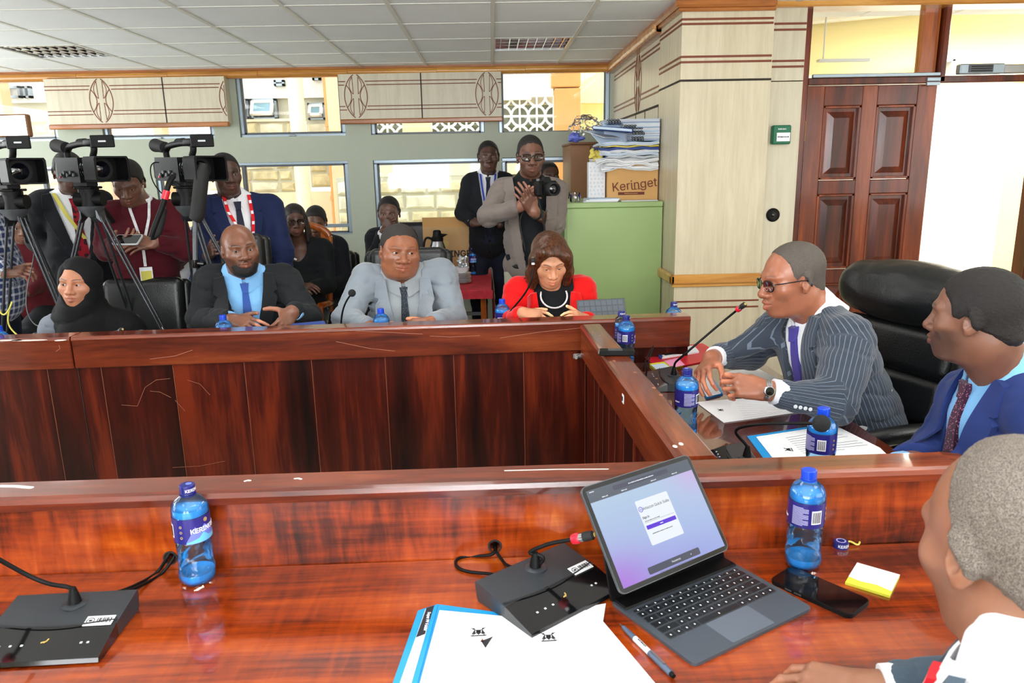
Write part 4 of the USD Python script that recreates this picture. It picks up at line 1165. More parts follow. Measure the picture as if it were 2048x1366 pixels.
    def eyes(h, parent, iris=(0.03, 0.015, 0.008)):
        for q in (-1, 1):
            m = trimesh.creation.icosphere(3, 0.0139 * h.s)
            v = np.array(m.vertices) / (0.0139 * h.s)
            g = np.array([h.gaze[0], 1.0, h.gaze[1]]); g /= np.linalg.norm(g)
            a = np.arccos(np.clip(v @ g, -1, 1))
            col = np.tile([0.46, 0.41, 0.37], (len(v), 1)); col[a < 0.52] = iris; col[a < 0.24] = (0.003, 0.003, 0.003)
            obj('eye', mv(m, h.R, h.p(q * 0.0325, 0.0737, -0.001)), 'eye', parent, smooth=True, prim={'col': col})

    def cap_hair(h, parent, mat_='hair_black', line=MALE_LINE, t=0.005, res=0.0045, rough=0.0012, name='hair', flat=0.0, xline=0.0):
        F = Fld(); s = h.s
        h.build(F)
        F.ell(h.p(0, -0.055, -0.04), np.array([0.052 * h.w, 0.05, 0.05]) * s, h.R, 0.03 * s)
        yy, zz = np.array(line).T
        def grow(P):                                 # thins out to nothing at the hairline
            q = h.loc(P); e = q[..., 2] - np.interp(q[..., 1], yy, zz) - xline * np.abs(q[..., 0]) + 0.012 * (meshkit.noise(P * 90 / s, 11) - 0.5)
            u = np.clip(e / 0.02, 0, 1)
            return s * (0.0022 + 0.035 * np.clip(-e / 0.02, 0, 1) - (0.0026 + t) * u ** 0.6 + rough * 2 * (meshkit.noise(P * 260 / s, 3) - 0.5))
        m = F.mesh(res * s, wrinkle=grow)
        return obj(name, m, mat_, parent, smooth=True)

    def glasses(h, parent, frame='black_gloss', lw=0.026, lh=0.019, y=0.104, r=0.0021, z=-0.004, lens='lens_glass'):
        g = obj('glasses', cat_(*[tube([h.p(sx * 0.033 + lw * np.sign(np.cos(a)) * abs(np.cos(a)) ** 0.6, y - 0.0012 * 1e3 * (abs(sx * 0.033 + lw * np.cos(a)) ** 2) * 2.2, z + lh * np.sign(np.sin(a)) * abs(np.sin(a)) ** 0.7) for a in np.linspace(0, 2 * np.pi, 33)[:-1]], r * h.s, 6, closed=True) for sx in (-1, 1)],
            tube([h.p(-0.009, y - 0.001, z + 0.006), h.p(0, y + 0.002, z + 0.008), h.p(0.009, y - 0.001, z + 0.006)], r * h.s, 6),
            *[tube(smoothpath([h.p(q * 0.058, y - 0.008, z + 0.008), h.p(q * 0.074, y - 0.03, z + 0.009), h.p(q * 0.083, 0.01, z + 0.008), h.p(q * 0.083, -0.012, z + 0.004), h.p(q * 0.081, -0.026, -0.022)], 14), r * 0.9 * h.s, 6) for q in (-1, 1)]), frame, parent, smooth=40)
        for sx in (-1, 1):
            P = [h.p(sx * 0.033 + lw * 0.97 * np.sign(np.cos(a)) * abs(np.cos(a)) ** 0.6, y - 2.6 * (abs(sx * 0.033 + lw * np.cos(a)) ** 2), z + lh * 0.97 * np.sign(np.sin(a)) * abs(np.sin(a)) ** 0.7) for a in np.linspace(0, 2 * np.pi, 25)[:-1]]
            c = np.mean(P, 0); n = len(P); d = h.R[:, 1] * 0.0012
            v = np.vstack([P, np.array(P) + d, [c], [c + d]]); f = []
            for i in range(n):
                j = (i + 1) % n
                f += [(2 * n, j, i), (2 * n + 1, n + i, n + j), (i, j, n + j), (i, n + j, n + i)]
            obj('lens', trimesh.Trimesh(v, f, process=False), lens, g)
        return g


FINGERS = ((0.029, 0.088, (0.042, 0.026, 0.021), 0.0088), (0.0095, 0.093, (0.046, 0.03, 0.022), 0.009), (-0.0105, 0.089, (0.043, 0.028, 0.021), 0.0086), (-0.029, 0.08, (0.034, 0.021, 0.018), 0.0076))


class Hand:
    """palm frame: y along the fingers, z out of the back of the hand; side = +1 puts the thumb at +x."""
    def __init__(h, wrist, along, back, side, curl=(20, 30, 20), curls=None, spread=5.0, thumb=(0.75, 0.62, -0.25), thumb_bend=15, s=1.0):
        y = np.asarray(along, float); y /= np.linalg.norm(y)
        z = np.asarray(back, float); z = z - y * (z @ y); z /= np.linalg.norm(z)
        h.R = np.stack([np.cross(y, z), y, z], 1); h.w = np.asarray(wrist, float); h.side = side
        h.curls = curls or [curl] * 4; h.spread, h.thumb, h.tb, h.s = spread, thumb, thumb_bend, s

    def p(h, x, y, z):
        return h.w + h.R @ (np.array([x * h.side, y, z]) * h.s)

    def build(h, F):
        s = h.s
        for k, (x, y, L, r) in enumerate(FINGERS):
            F.cap(h.p(x * 0.55, 0.004, 0), h.p(x, y, 0), 0.0135 * s, 0.0112 * s, 0.014 * s)
        F.cap(h.p(0.018, 0.018, -0.006), h.p(0.034, 0.05, -0.01), 0.015 * s, 0.012 * s, 0.014 * s)
        F.cap(h.p(-0.02, 0.018, -0.005), h.p(-0.026, 0.06, -0.006), 0.0125 * s, 0.011 * s, 0.012 * s)
        for k, (x, y, L, r) in enumerate(FINGERS):
            a = math.radians((1.5 - k) * h.spread)
            pos = np.array([x, y, 0.0]); bend = 0.0
            for i in range(3):
                bend += math.radians(h.curls[k][i])
                d = np.array([math.sin(a) * math.cos(bend), math.cos(a) * math.cos(bend), -math.sin(bend)])
                nx = pos + d * L[i]
                F.cap(h.p(*pos), h.p(*nx), r * (1 - 0.07 * i) * s, r * (0.93 - 0.09 * i) * s, (0.006 if i == 0 else 0.002) * s)
                pos = nx
        d = np.array(h.thumb, float); d /= np.linalg.norm(d)
        pos = np.array([0.024, 0.028, -0.008])
        for i, (L, r0, r1) in enumerate(((0.04, 0.0135, 0.0112), (0.031, 0.0112, 0.01), (0.024, 0.01, 0.0085))):
            F.cap(h.p(*pos), h.p(*(pos + d * L)), r0 * s, r1 * s, (0.01 if i == 0 else 0.002) * s)
            pos = pos + d * L
            c, sn = math.cos(math.radians(h.tb)), math.sin(math.radians(h.tb))
            d = np.array([d[0] * c - d[1] * sn, d[0] * sn + d[1] * c, d[2]])

    def box(h):
        P = np.array([h.p(x, y, z) for x in (-0.05, 0.1) for y in (-0.01, 0.2) for z in (-0.09, 0.03)])
        Q = np.array([h.p(0, 0.09, -0.02)]);
        return Q.min(0) - 0.105 * h.s, Q.max(0) + 0.105 * h.s

    def palm(h, V, col, k=1.6):
        q = (V - h.w) @ h.R / h.s
        m = ((q[:, 1] > 0.005) & (q[:, 1] < 0.21) & (np.abs(q[:, 0]) < 0.12) & (np.abs(q[:, 2]) < 0.12))
        f = np.clip((-0.004 - q[:, 2]) / 0.008, 0, 1) * m
        col[:] = col * (1 - f[:, None]) + np.clip(col * (k * 1.05, k, k * 0.95) + 0.02, 0, 1) * f[:, None]


class Torso:
    def __init__(t, N, P, SL, SR, cd=0.115, ww=0.165, bd=0.125):
        t.N, t.P, t.SL, t.SR = (np.asarray(a, float) for a in (N, P, SL, SR))
        z = t.N - t.P; t.L = np.linalg.norm(z); z /= t.L
        x = t.SL - t.SR; t.sw = np.linalg.norm(x) / 2; x = x - z * (x @ z); x /= np.linalg.norm(x)
        t.R = np.stack([-x, np.cross(z, -x), z], 1)          # x to the figure's right, y forward
        t.cd, t.ww, t.bd = cd, ww, bd

    def p(t, x, y, z):
        return t.N + t.R @ np.array([x, y, z])

    def loc(t, P):
        return (P - t.N) @ t.R

    def build(t, F, off=0.0, hips=True):
        L = t.L
        F.ell(t.p(0, 0.012, -0.36 * L), (t.sw * 0.92 + off, t.cd + off, 0.35 * L + off), t.R, 0.03)
        F.ell(t.p(0, 0.02, -0.68 * L), (t.ww + off, t.bd + off, 0.36 * L), t.R, 0.06)
        if hips:
            F.ell(t.p(0, 0.0, -0.97 * L), (t.ww * 1.03 + off, t.bd * 0.95 + off, 0.15), t.R, 0.06)
        m = (t.SL + t.SR) / 2
        for Sx in (t.SL, t.SR):
            F.cap(t.p(0, -0.012, 0.01) + (Sx - m) * 0.22, Sx * 0.85 + m * 0.15 + t.R[:, 2] * 0.005, 0.046 + off, 0.052 + off, 0.06)
        F.cap(t.SL * 0.9 + m * 0.1, t.SR * 0.9 + m * 0.1, 0.062 + off, k=0.05)


def limb(F, S_, E_, W_, r, k=0.035):
    F.cap(S_, E_, r[0], r[1], k); F.cap(E_, W_, r[1], r[2], 0.025)


def drape(F, T, G, off=0.003, thick=0.004, y0=0.4, blur=1.0, min_y=-0.3):
    """G: (n, m, 2) torso-frame (x, z) points laid on the front of the field, as a closed thin sheet."""
    from scipy.ndimage import gaussian_filter
    G = np.asarray(G, float); y = np.full(G.shape[:2], y0)
    act = np.ones_like(y, bool)
    for _ in range(48):
        P = T.N + np.stack([G[..., 0], y, G[..., 1]], -1) @ T.R.T
        d = F.at(P); y = np.maximum(y - np.clip(d, -0.02, 0.08) * 0.85, min_y)
    if blur:
        y = gaussian_filter(y, blur, mode='nearest')
    n, m = y.shape
    def pts(o):
        return (T.N + np.stack([G[..., 0], y + o, G[..., 1]], -1) @ T.R.T).reshape(-1, 3)
    v = np.vstack([pts(off + thick), pts(off - 0.012)])
    i, j = np.meshgrid(np.arange(n - 1), np.arange(m - 1), indexing='ij')
    q = np.stack([i * m + j, i * m + j + 1, (i + 1) * m + j + 1, (i + 1) * m + j], -1).reshape(-1, 4)
    edge = [k for k in range(m - 1)] ; B = n * m
    rim = [a for a in range(m)] + [k * m + m - 1 for k in range(1, n)] + [(n - 1) * m + k for k in range(m - 2, -1, -1)] + [k * m for k in range(n - 2, 0, -1)]
    side = [(rim[k], rim[(k + 1) % len(rim)], B + rim[(k + 1) % len(rim)], B + rim[k]) for k in range(len(rim))]
    Q = np.vstack([q, q[:, ::-1] + B, np.array(side)[:, ::-1]])
    t = trimesh.Trimesh(v, np.vstack([Q[:, [0, 1, 2]], Q[:, [0, 2, 3]]]), process=False)
    if t.volume < 0:
        t.invert()
    return t


def strip(left, right, n=24, m=6):
    """Grid between two polylines given as (x, z) lists."""
    def rs(p):
        p = np.asarray(p, float); d = np.r_[0, np.cumsum(np.linalg.norm(np.diff(p, axis=0), axis=1))]; u = np.linspace(0, d[-1], n)
        return np.stack([np.interp(u, d, p[:, 0]), np.interp(u, d, p[:, 1])], 1)
    a, b = rs(left), rs(right); w = np.linspace(0, 1, m)[None, :, None]
    return a[:, None] * (1 - w) + b[:, None] * w


def belly(F, T, P, r):
    F.ell(P, r, T.R, 0.05)


def figure(name, label, head, T, arms, skin=(0.1, 0.045, 0.028), hands=(None, None), legs=None, wear='suit', jacket='suit_black', shirt='white_shirt', tie=None, trousers='trousers_dark',
           v=0.30, vw=0.062, res=0.009, head_res=0.0034, hand_res=0.0034, lips=(0.5, 0.8), stubble=0.0, shave=None, shave_col=None, hair=None, fold=0.004, neck_r=0.056, sleeve=1.0, cuff=True, collar=True, sg=0.03,
           lapel=True, seed=1, skinmat='skin', group=None, shoes=True, arm_r=(0.062, 0.05, 0.036), pat=None, brow=True, eyes=True, base=None, bare_arm=False, neck_to=None, jacket_hem=None):
    """One person: a continuous body with clothes, hair and accessories as its children."""
    N = T.N
    base = np.array([T.P[0], T.P[1], 0.0]) if base is None else base
    t = thing(name, label, 'person', base, group)
    # body
    F = Fld()
    head.build(F)
    nb = T.p(0, -0.012, 0.0)
    F.cap(head.p(0, -0.034, -0.055), nb, neck_r * head.s, neck_r * 1.06 * head.s, 0.03)
    F.cap(head.p(0, -0.02, -0.085), T.p(0, 0.0, -0.03), neck_r * 0.9 * head.s, neck_r * head.s, 0.03)
    T.build(F, -0.014)
    fine = [(head.c - 0.135 * head.s, head.c + 0.135 * head.s, head_res)]
    for (Sx, Ex, Wx), hd in zip(arms, hands):
        limb(F, Sx, Ex, Wx, np.array(arm_r) * 0.8 if not bare_arm else np.array(arm_r))
        if hd is not None:
            F.cap(Wx - (Wx - Ex) / np.linalg.norm(Wx - Ex) * 0.03, hd.p(0, 0.01, 0), arm_r[2] * 0.74, 0.024 * hd.s, 0.02)
            hd.build(F); fine.append((*hd.box(), hand_res))
    if legs:
        for H_, K_, A_ in legs:
            F.cap(H_, K_, 0.07, 0.052, 0.03); F.cap(K_, A_, 0.052, 0.038, 0.02)
    m = F.mesh(res * 1.3, fine)
    col = head.color(np.array(m.vertices), skin, lips, stubble, shave, shave_col, brow)
    for hd in hands:
        if hd is not None:
            hd.palm(np.array(m.vertices), col)
    obj('body', m, skinmat, t, smooth=True, prim={'col': col})
    if eyes:
        head.eyes(t)
    if hair:
        hair(head, t)
    # trousers and shoes
    if legs:
        F = Fld()
        F.ell(T.p(0, 0, -0.97 * T.L), (T.ww * 0.97, T.bd * 0.93, 0.16), T.R, 0.03)
        for H_, K_, A_ in legs:
            F.cap(H_, K_, 0.084, 0.07, 0.04); F.cap(K_, A_ + (0, 0, 0.03), 0.068, 0.056, 0.02)
        obj('trousers', F.mesh(0.014, wrinkle=folds(seed + 3, 0.004, 7)), trousers, t, smooth=True)
        if shoes:
            for H_, K_, A_ in legs:
                d = T.R[:, 1] * np.array([1, 1, 0.]); d /= np.linalg.norm(d)
                a = np.array([A_[0], A_[1], 0.04])
                obj('shoe', hull(np.vstack([np.array(trimesh.creation.icosphere(1, r).vertices) * (1, 1, 0.9) + p for p, r in ((a - d * 0.04 + (0, 0, -0.0), 0.04), (a + d * 0.09, 0.038), (a + d * 0.17 + (0, 0, -0.01), 0.03))])), 'black_gloss', t, smooth=50)
    # shirt or top
    zb = -v
    SF = Fld(); T.build(SF, 0.0)
    if collar or wear == 'suit':
        SF.cap(T.p(0, -0.012, -0.02), nb + (head.p(0, -0.034, -0.055) - nb) * 0.42, neck_r * 1.3 * head.s, neck_r * 1.2 * head.s, 0.045)
    JF = Fld(); T.build(JF, 0.012)
    ends = []
    for (Sx, Ex, Wx) in arms:
        u = (Wx - Ex) / np.linalg.norm(Wx - Ex); We = Ex + (Wx - Ex) * sleeve - u * (sg if sleeve == 1 else 0)
        limb(JF, Sx, Ex, We, np.array(arm_r) + 0.013, 0.045); ends.append((We, u))
    hi_cut = nb + (head.p(0, -0.034, -0.055) - nb)
    if wear == 'suit':
        UF = Fld(); UF.ops = list(JF.ops)
        c0, c1 = T.p(-0.35, -0.02, zb - 0.01), T.p(0.35, 0.5, 0.3)
        ca = vw / (abs(zb) - 0.03)
        def vcut(P):
            q = T.loc(P)
            w = np.interp(q[..., 2], [zb, -0.02, 0.2], [0.0, vw, vw + 0.02])
            return np.maximum(np.maximum((np.abs(q[..., 0]) - w) * 0.95, zb - q[..., 2]), -0.03 - q[..., 1])
        JF.add(vcut, np.minimum(c0, c1) - 0.3, np.maximum(c0, c1) + 0.3, 0.004, 's')
        JF.cap(T.p(0, -0.012, 0.015), T.p(0, 0.0, 0.25), neck_r * 1.28 * head.s, neck_r * 1.5 * head.s, 0.012, 's')
        sm = SF.mesh(res, wrinkle=folds(seed + 1, 0.0022, 8), keep=(T.p(0, 0, -0.3) - 0.4, hi_cut + 0.4))
        obj('shirt', sm, shirt, t, smooth=True)
    else:
        UF = JF
        if wear == 'scoop':
            JF.ell(T.p(0, 0.10, 0.0), (0.075, 0.13, 0.115), T.R, 0.006, 's')
    w = folds(seed, fold, 8)
    if jacket_hem is not None:
        F = JF
        F.ell(T.p(0, 0, jacket_hem), (T.ww + 0.03, T.bd + 0.02, 0.12), T.R, 0.06)
    jm = JF.mesh(res, wrinkle=w)
    pr = None
    if pat is not None:
        V = np.array(jm.vertices); q = T.loc(V); val = np.arctan2(q[:, 0], q[:, 1] + 0.02) * 0.17; val2 = q[:, 2].copy()
        for (Sx, Ex, Wx) in arms:
            for A_, B_ in ((Sx, Ex), (Ex, Wx)):
                d = (B_ - A_) / np.linalg.norm(B_ - A_); r = V - A_; al = r @ d
                rad = np.linalg.norm(r - al[:, None] * d, axis=1)
                e1 = np.cross(d, T.R[:, 2] + 0.1); e1 /= np.linalg.norm(e1); e2 = np.cross(d, e1)
                on = (rad < (0.092 if A_ is Sx else 0.08)) & (al > 0.03 if A_ is Sx else al > 0) & (al < np.linalg.norm(B_ - A_) + 0.03) & (np.abs(q[:, 0]) > T.sw * 0.9 if A_ is Sx else True)
                val = np.where(on, np.arctan2(r @ e2, r @ e1) * 0.062, val); val2 = np.where(on, al, val2)
        pr = {'pat': val + 2.0, 'pat2': val2 + 2.0}
    nm = {'suit': 'jacket', 'sweater': 'sweater', 'scoop': 'top', 'shirt': 'shirt'}[wear]
    jk = obj(nm, jm, jacket, t, smooth=True, prim=pr)
    if wear == 'suit':
        if lapel:
            for sx in (-1, 1):
                inner = [(sx * (vw + 0.004), 0.03), (sx * (vw * 0.93), -0.05), (sx * vw * 0.55, zb * 0.55), (sx * 0.006, zb + 0.005)]
                outer = [(sx * (vw + 0.052), 0.022), (sx * (vw + 0.064), -0.058), (sx * (vw + 0.036), -0.062), (sx * (vw + 0.062), -0.085), (sx * (vw * 0.6 + 0.042), zb * 0.62), (sx * 0.014, zb - 0.012)]
                m_ = drape(UF, T, strip(inner, outer, 26, 6), 0.005, 0.006, blur=1.0)
                pv = None
                if pat is not None:
                    pv = {'pat': (T.loc(np.array(m_.vertices))[:, 0] * 0.9 + 3).astype(float), 'pat2': np.zeros(len(m_.vertices))}
                obj('lapel', m_, jacket, jk, smooth=40 if pv is None else True, prim=pv)
            z0 = zb - 0.03
            for k in range(2):
                obj('button', drape(UF, T, strip([(-0.008, z0 - 0.09 * k), (-0.008, z0 - 0.016 - 0.09 * k)], [(0.008, z0 - 0.09 * k), (0.008, z0 - 0.016 - 0.09 * k)], 4, 4), 0.0, 0.004, blur=0), 'black_gloss', jk)
            obj('front_seam', drape(UF, T, strip([(-0.003, zb + 0.002), (-0.02, zb - 0.2)], [(0.001, zb), (-0.014, zb - 0.2)], 16, 3), 0.0005, 0.0015, blur=0), 'black_matte', jk)
        if collar:
            nd_ = head.p(0, -0.034, -0.055) - nb; nd_ /= np.linalg.norm(nd_); k_ = neck_r * head.s
            A = np.linspace(0.10, 2 * np.pi - 0.10, 49); Vv = np.linspace(0, 1, 6); n_, m2 = len(A), len(Vv)
            aa, vv_ = np.meshgrid(A, Vv, indexing='ij'); fr = np.exp(-(np.minimum(aa, 2 * np.pi - aa) / 0.55) ** 2)
            Cs = []
            for th_ in (0.0, 0.004):
                rr_ = k_ * (1.5 - 0.28 * vv_ + 0.10 * fr * (1 - vv_)) + th_
                lx_, ly_ = rr_ * np.sin(aa), rr_ * np.cos(aa) * (1.0 + 0.16 * fr)
                hz_ = -0.024 + 0.068 * vv_ - fr * (0.030 * (1 - vv_) + 0.026 * vv_)
                Cs.append((nb + (lx_[..., None] * T.R[:, 0] + ly_[..., None] * T.R[:, 1]) + hz_[..., None] * nd_).reshape(-1, 3))
            i_, j_ = np.meshgrid(np.arange(n_ - 1), np.arange(m2 - 1), indexing='ij'); a_ = (i_ * m2 + j_).ravel(); B_ = n_ * m2
            q_ = np.stack([a_, a_ + 1, a_ + m2 + 1, a_ + m2], 1)
            rim = list(range(m2)) + [k * m2 + m2 - 1 for k in range(1, n_)] + [(n_ - 1) * m2 + k for k in range(m2 - 2, -1, -1)] + [k * m2 for k in range(n_ - 2, 0, -1)]
            sd_ = np.array([(rim[k], rim[(k + 1) % len(rim)], B_ + rim[(k + 1) % len(rim)], B_ + rim[k]) for k in range(len(rim))])
            obj('collar', (np.vstack(Cs), np.vstack([q_, q_[:, ::-1] + B_, sd_])), shirt, t, smooth=50)
        if tie:
            obj('tie_knot', drape(SF, T, strip([(-0.021, -0.004), (-0.013, -0.05)], [(0.021, -0.004), (0.013, -0.05)], 10, 6), 0.013, 0.008, blur=0.8), tie, t, smooth=50)
            bw = 0.041
            obj('tie', drape(SF, T, strip([(-0.014, -0.045), (-bw, zb - 0.06)], [(0.014, -0.045), (bw, zb - 0.06)], 30, 6), 0.006, 0.004, blur=1.2), tie, t, smooth=50)
    if cuff:
        for (We, u), (Sx, Ex, Wx), hd in zip(ends, arms, hands):
            if hd is not None and sleeve == 1:
                obj('cuff', tube([We - u * 0.03, We + u * 0.006, We + u * max(0.016, sg - 0.016), We + u * max(0.014, sg - 0.018)], np.array([0.9, 1.0, 0.98, 0.7]) * (arm_r[2] + 0.006), 20), shirt, t, smooth=50)
    t_info = dict(prim=t, JF=UF, SF=SF, T=T, head=head)
    return t_info


def seated_legs(T, fwd=None, gap=0.11, thigh=0.40, splay=0.03):
    """Hip, knee and ankle joints of someone sitting."""
    f = T.R[:, 1] * np.array([1, 1, 0.]) if fwd is None else np.asarray(fwd, float); f = f / np.linalg.norm(f); x = T.R[:, 0] * np.array([1, 1, 0.]); x /= np.linalg.norm(x)
    out = []
    for s in (-1, 1):
        H_ = T.P + x * s * gap * 0.9 + (0, 0, 0.0)
        K_ = H_ + f * thigh + x * s * splay; K_[2] = 0.5
        A_ = K_ - f * 0.06; A_ = np.array([A_[0], A_[1], 0.08])
        out.append((H_, K_, A_))
    return out


def standing_legs(T, gap=0.09, fwd=0.0):
    x = T.R[:, 0] * np.array([1, 1, 0.]); x /= np.linalg.norm(x)
    out = []
    for s in (-1, 1):
        H_ = T.P + x * s * gap - (0, 0, 0.03)
        A_ = np.array([*(T.P + x * s * (gap + 0.02))[:2], 0.09])
        out.append((H_, (H_ + A_) / 2 + T.R[:, 1] * 0.01, A_))
    return out
# ================================================================== THE PEOPLE
J = at
SK_DARK, SK_DEEP, SK_MID, SK_WARM, SK_LIGHT = S(106, 70, 54), S(84, 57, 46), S(120, 76, 54), S(146, 94, 66), S(186, 128, 94)


def pelvis(N, L=0.54, lean=0.06, fwd=(0, -1, 0)):
    f = np.asarray(fwd, float); f /= np.linalg.norm(f); return N - np.array([0, 0, L]) - f * lean


def lanyard(info, pts, mat_, name='lanyard', w=0.014, parts=None):
    """Two straps of a neck band lying on the chest: each pts list in torso (x, z)."""
    t = info['prim']; o = None
    for k, P in enumerate(pts):
        P = np.asarray(P, float)
        o = obj(name, drape(info['JF'], info['T'], strip(P - (w / 2, 0), P + (w / 2, 0), 20, 3), 0.009, 0.002, blur=0.6), mat_, t)
        if parts:
            d = np.r_[0, np.cumsum(np.linalg.norm(np.diff(P, axis=0), axis=1))]
            for u in np.arange(0.03, d[-1] - 0.02, parts[1]):
                q = np.array([[np.interp(u + e, d, P[:, 0]), np.interp(u + e, d, P[:, 1])] for e in (0, 0.018)])
                obj('printed_block', drape(info['JF'], info['T'], strip(q - (w * 0.4, 0), q + (w * 0.4, 0), 4, 3), 0.012, 0.001, blur=0), parts[0], o)
    return o


def badge(info, x, z, w=0.055, h=0.085, front='white_print', inner='lanyard_yellow', y=0.014):
    T = info['T']
    b = obj('badge', drape(info['JF'], T, strip([(x - w / 2, z), (x - w / 2, z - h)], [(x + w / 2, z), (x + w / 2, z - h)], 5, 5), y, 0.003, blur=2), front, info['prim'])
    obj('badge_print', drape(info['JF'], T, strip([(x - w * 0.4, z - h * 0.2), (x - w * 0.4, z - h * 0.85)], [(x + w * 0.4, z - h * 0.2), (x + w * 0.4, z - h * 0.85)], 5, 5), y + 0.003, 0.001, blur=2), inner, b)
    return b


def wristwatch(parent, c, d, r, face_dir, strap='chrome', dial='black_gloss'):
    """Strap ring of radius r round the forearm axis d at c, dial looking along face_dir."""
    d = np.asarray(d, float) / np.linalg.norm(d); f = np.asarray(face_dir, float); f = f - d * (f @ d); f /= np.linalg.norm(f); s = np.cross(d, f)
    w = obj('watch', cat_(*[tube([c + d * o + (f * math.cos(a) + s * math.sin(a)) * r for a in np.linspace(0, 2 * np.pi, 25)[:-1]], 0.0042, 6, closed=True) for o in (-0.006, 0.0, 0.006)]), strap, parent, smooth=50)
    R = np.stack([d, s, f], 1)
    obj('watch_case', mv(lathe([(0, 0), (0.017, 0), (0.0185, 0.004), (0.017, 0.008), (0.014, 0.0085), (0, 0.0085)], 28), R, c + f * (r + 0.001)), strap, w, smooth=30)
    obj('watch_dial', mv(lathe([(0, 0.0095), (0.0138, 0.0092), (0.0138, 0.008), (0, 0.008)], 24), R, c + f * (r + 0.001)), dial, w, smooth=30)


# ---- the bearded man, black suit and blue tie
hd = Head(J(479, 497, 3.72), (0.56, -1, -0.02), roll=3, s=1.0, wide=1.04, fat=0.8, jaw=1.12, nose=1.12, gaze=(0.05, 0.0), lid=0.95)
N = J(489, 556, 3.77); SR, SL = J(421, 563, 3.76), J(570, 560, 3.86)
T = Torso(N, pelvis(N, 0.56), SL, SR, 0.13, 0.19, 0.165)
ER, WR, EL, WL = J(400, 640, 3.68), J(463, 640, 3.44), J(618, 636, 3.66), J(586, 622, 3.44)
hR = Hand(WR, J(530, 652, 3.36) - WR, (-0.25, -0.55, 0.8), -1, curls=[(25, 10, 8), (32, 14, 10), (36, 16, 10), (38, 18, 12)], thumb=(0.55, 0.8, 0.15), s=1.02)
hL = Hand(WL, J(563, 655, 3.36) - WL, (0.75, -0.6, 0.25), 1, curls=[(18, 12, 8), (22, 14, 10), (26, 16, 10), (30, 18, 10)], thumb=(0.9, 0.3, -0.35), s=1.02)


def bald_beard(h, t):
    F = Fld(); s = h.s
    F.ell(h.p(0, 0.03, -0.07), np.array([0.0625 * h.w * h.jaw, 0.066, 0.058]) * s, h.R, 0)
    F.ell(h.p(0, 0.072, -0.1), np.array([0.034 * h.jaw, 0.03, 0.032]) * s, h.R, 0.03 * s)
    F.ell(h.p(0, 0.035, -0.108), np.array([0.055, 0.05, 0.028]) * s, h.R, 0.02 * s)
    def region(P):
        q = h.loc(P); x = np.abs(q[..., 0])
        line = np.interp(x, [0, 0.02, 0.034, 0.055, 0.07, 0.1], [-0.083, -0.083, -0.07, -0.052, -0.02, 0.02])
        line = np.where(q[..., 1] < 0.02, np.minimum(line, -0.03), line)
        return np.maximum((q[..., 2] - line) * 0.7, -(q[..., 1] + 0.02)) * s
    F.half(region, h.c - 1, h.c + 1, 0.008 * s)
    obj('beard', F.mesh(0.004, wrinkle=lambda P: 0.0016 * (meshkit.noise(P * 240, 4) - 0.5)), 'hair_black', t, smooth=True)
    M = Fld()
    for q in (-1, 1):
        M.cap(h.p(q * 0.004, 0.1035, -0.056), h.p(q * 0.027, 0.092, -0.066), 0.0042 * s, 0.0036 * s, 0.003)
        M.cap(h.p(q * 0.027, 0.092, -0.066), h.p(q * 0.03, 0.082, -0.09), 0.0036 * s, 0.006 * s, 0.003)
    obj('moustache', M.mesh(0.0026, wrinkle=lambda P: 0.001 * (meshkit.noise(P * 300, 4) - 0.5)), 'hair_black', t, smooth=True)


p2 = figure('person', 'bald bearded person in black suit and plain blue tie gesturing with both hands', hd, T, [(SR, ER, WR), (SL, EL, WL)], S(126, 82, 62), (hR, hL), seated_legs(T), 'suit', 'suit_black', 'shirt_lightblue', 'tie_blue',
            v=0.38, vw=0.09, neck_r=0.066, seed=2, fold=0.006, arm_r=(0.068, 0.056, 0.037), hair=bald_beard, stubble=0.5, skinmat='skin_shiny')

# ---- the man in the grey suit
hd = Head(J(799, 500, 3.75), (0.32, -1, -0.06), roll=-5, s=1.08, wide=1.1, fat=1.2, jaw=1.15, nose=1.15, gaze=(-0.42, 0.02), lid=0.9, brow=0.6)
N = J(806, 562, 3.80); SR, SL = J(730, 558, 3.80), J(886, 548, 3.85)
T = Torso(N, pelvis(N, 0.56), SL, SR, 0.145, 0.21, 0.19)
ER, WR, EL, WL = J(692, 640, 3.62), J(738, 655, 3.42), J(908, 640, 3.64), J(866, 645, 3.42)
hR = Hand(WR, J(800, 664, 3.36) - WR, (-0.1, -0.5, 0.85), -1, (25, 30, 20)); hL = Hand(WL, J(800, 652, 3.36) - WL, (0.1, -0.5, 0.85), 1, (30, 40, 25))
p3 = figure('person', 'clean-shaven person in light grey suit with black patterned tie glancing to the right', hd, T, [(SR, ER, WR), (SL, EL, WL)], S(150, 94, 66), (hR, hL), seated_legs(T), 'suit', 'suit_grey', 'shirt_grey', 'tie_black_pattern',
            v=0.40, vw=0.085, neck_r=0.07, seed=4, arm_r=(0.064, 0.057, 0.04), fold=0.007, hair=lambda h, t: h.cap_hair(t, 'hair_fade', [(a, b + 0.004) for a, b in MALE_LINE], 0.003), skinmat='skin_shiny')
wristwatch(p3['prim'], WL + (EL - WL) * 0.12, EL - WL, 0.036, (0.1, -0.7, 0.7), 'black_matte')

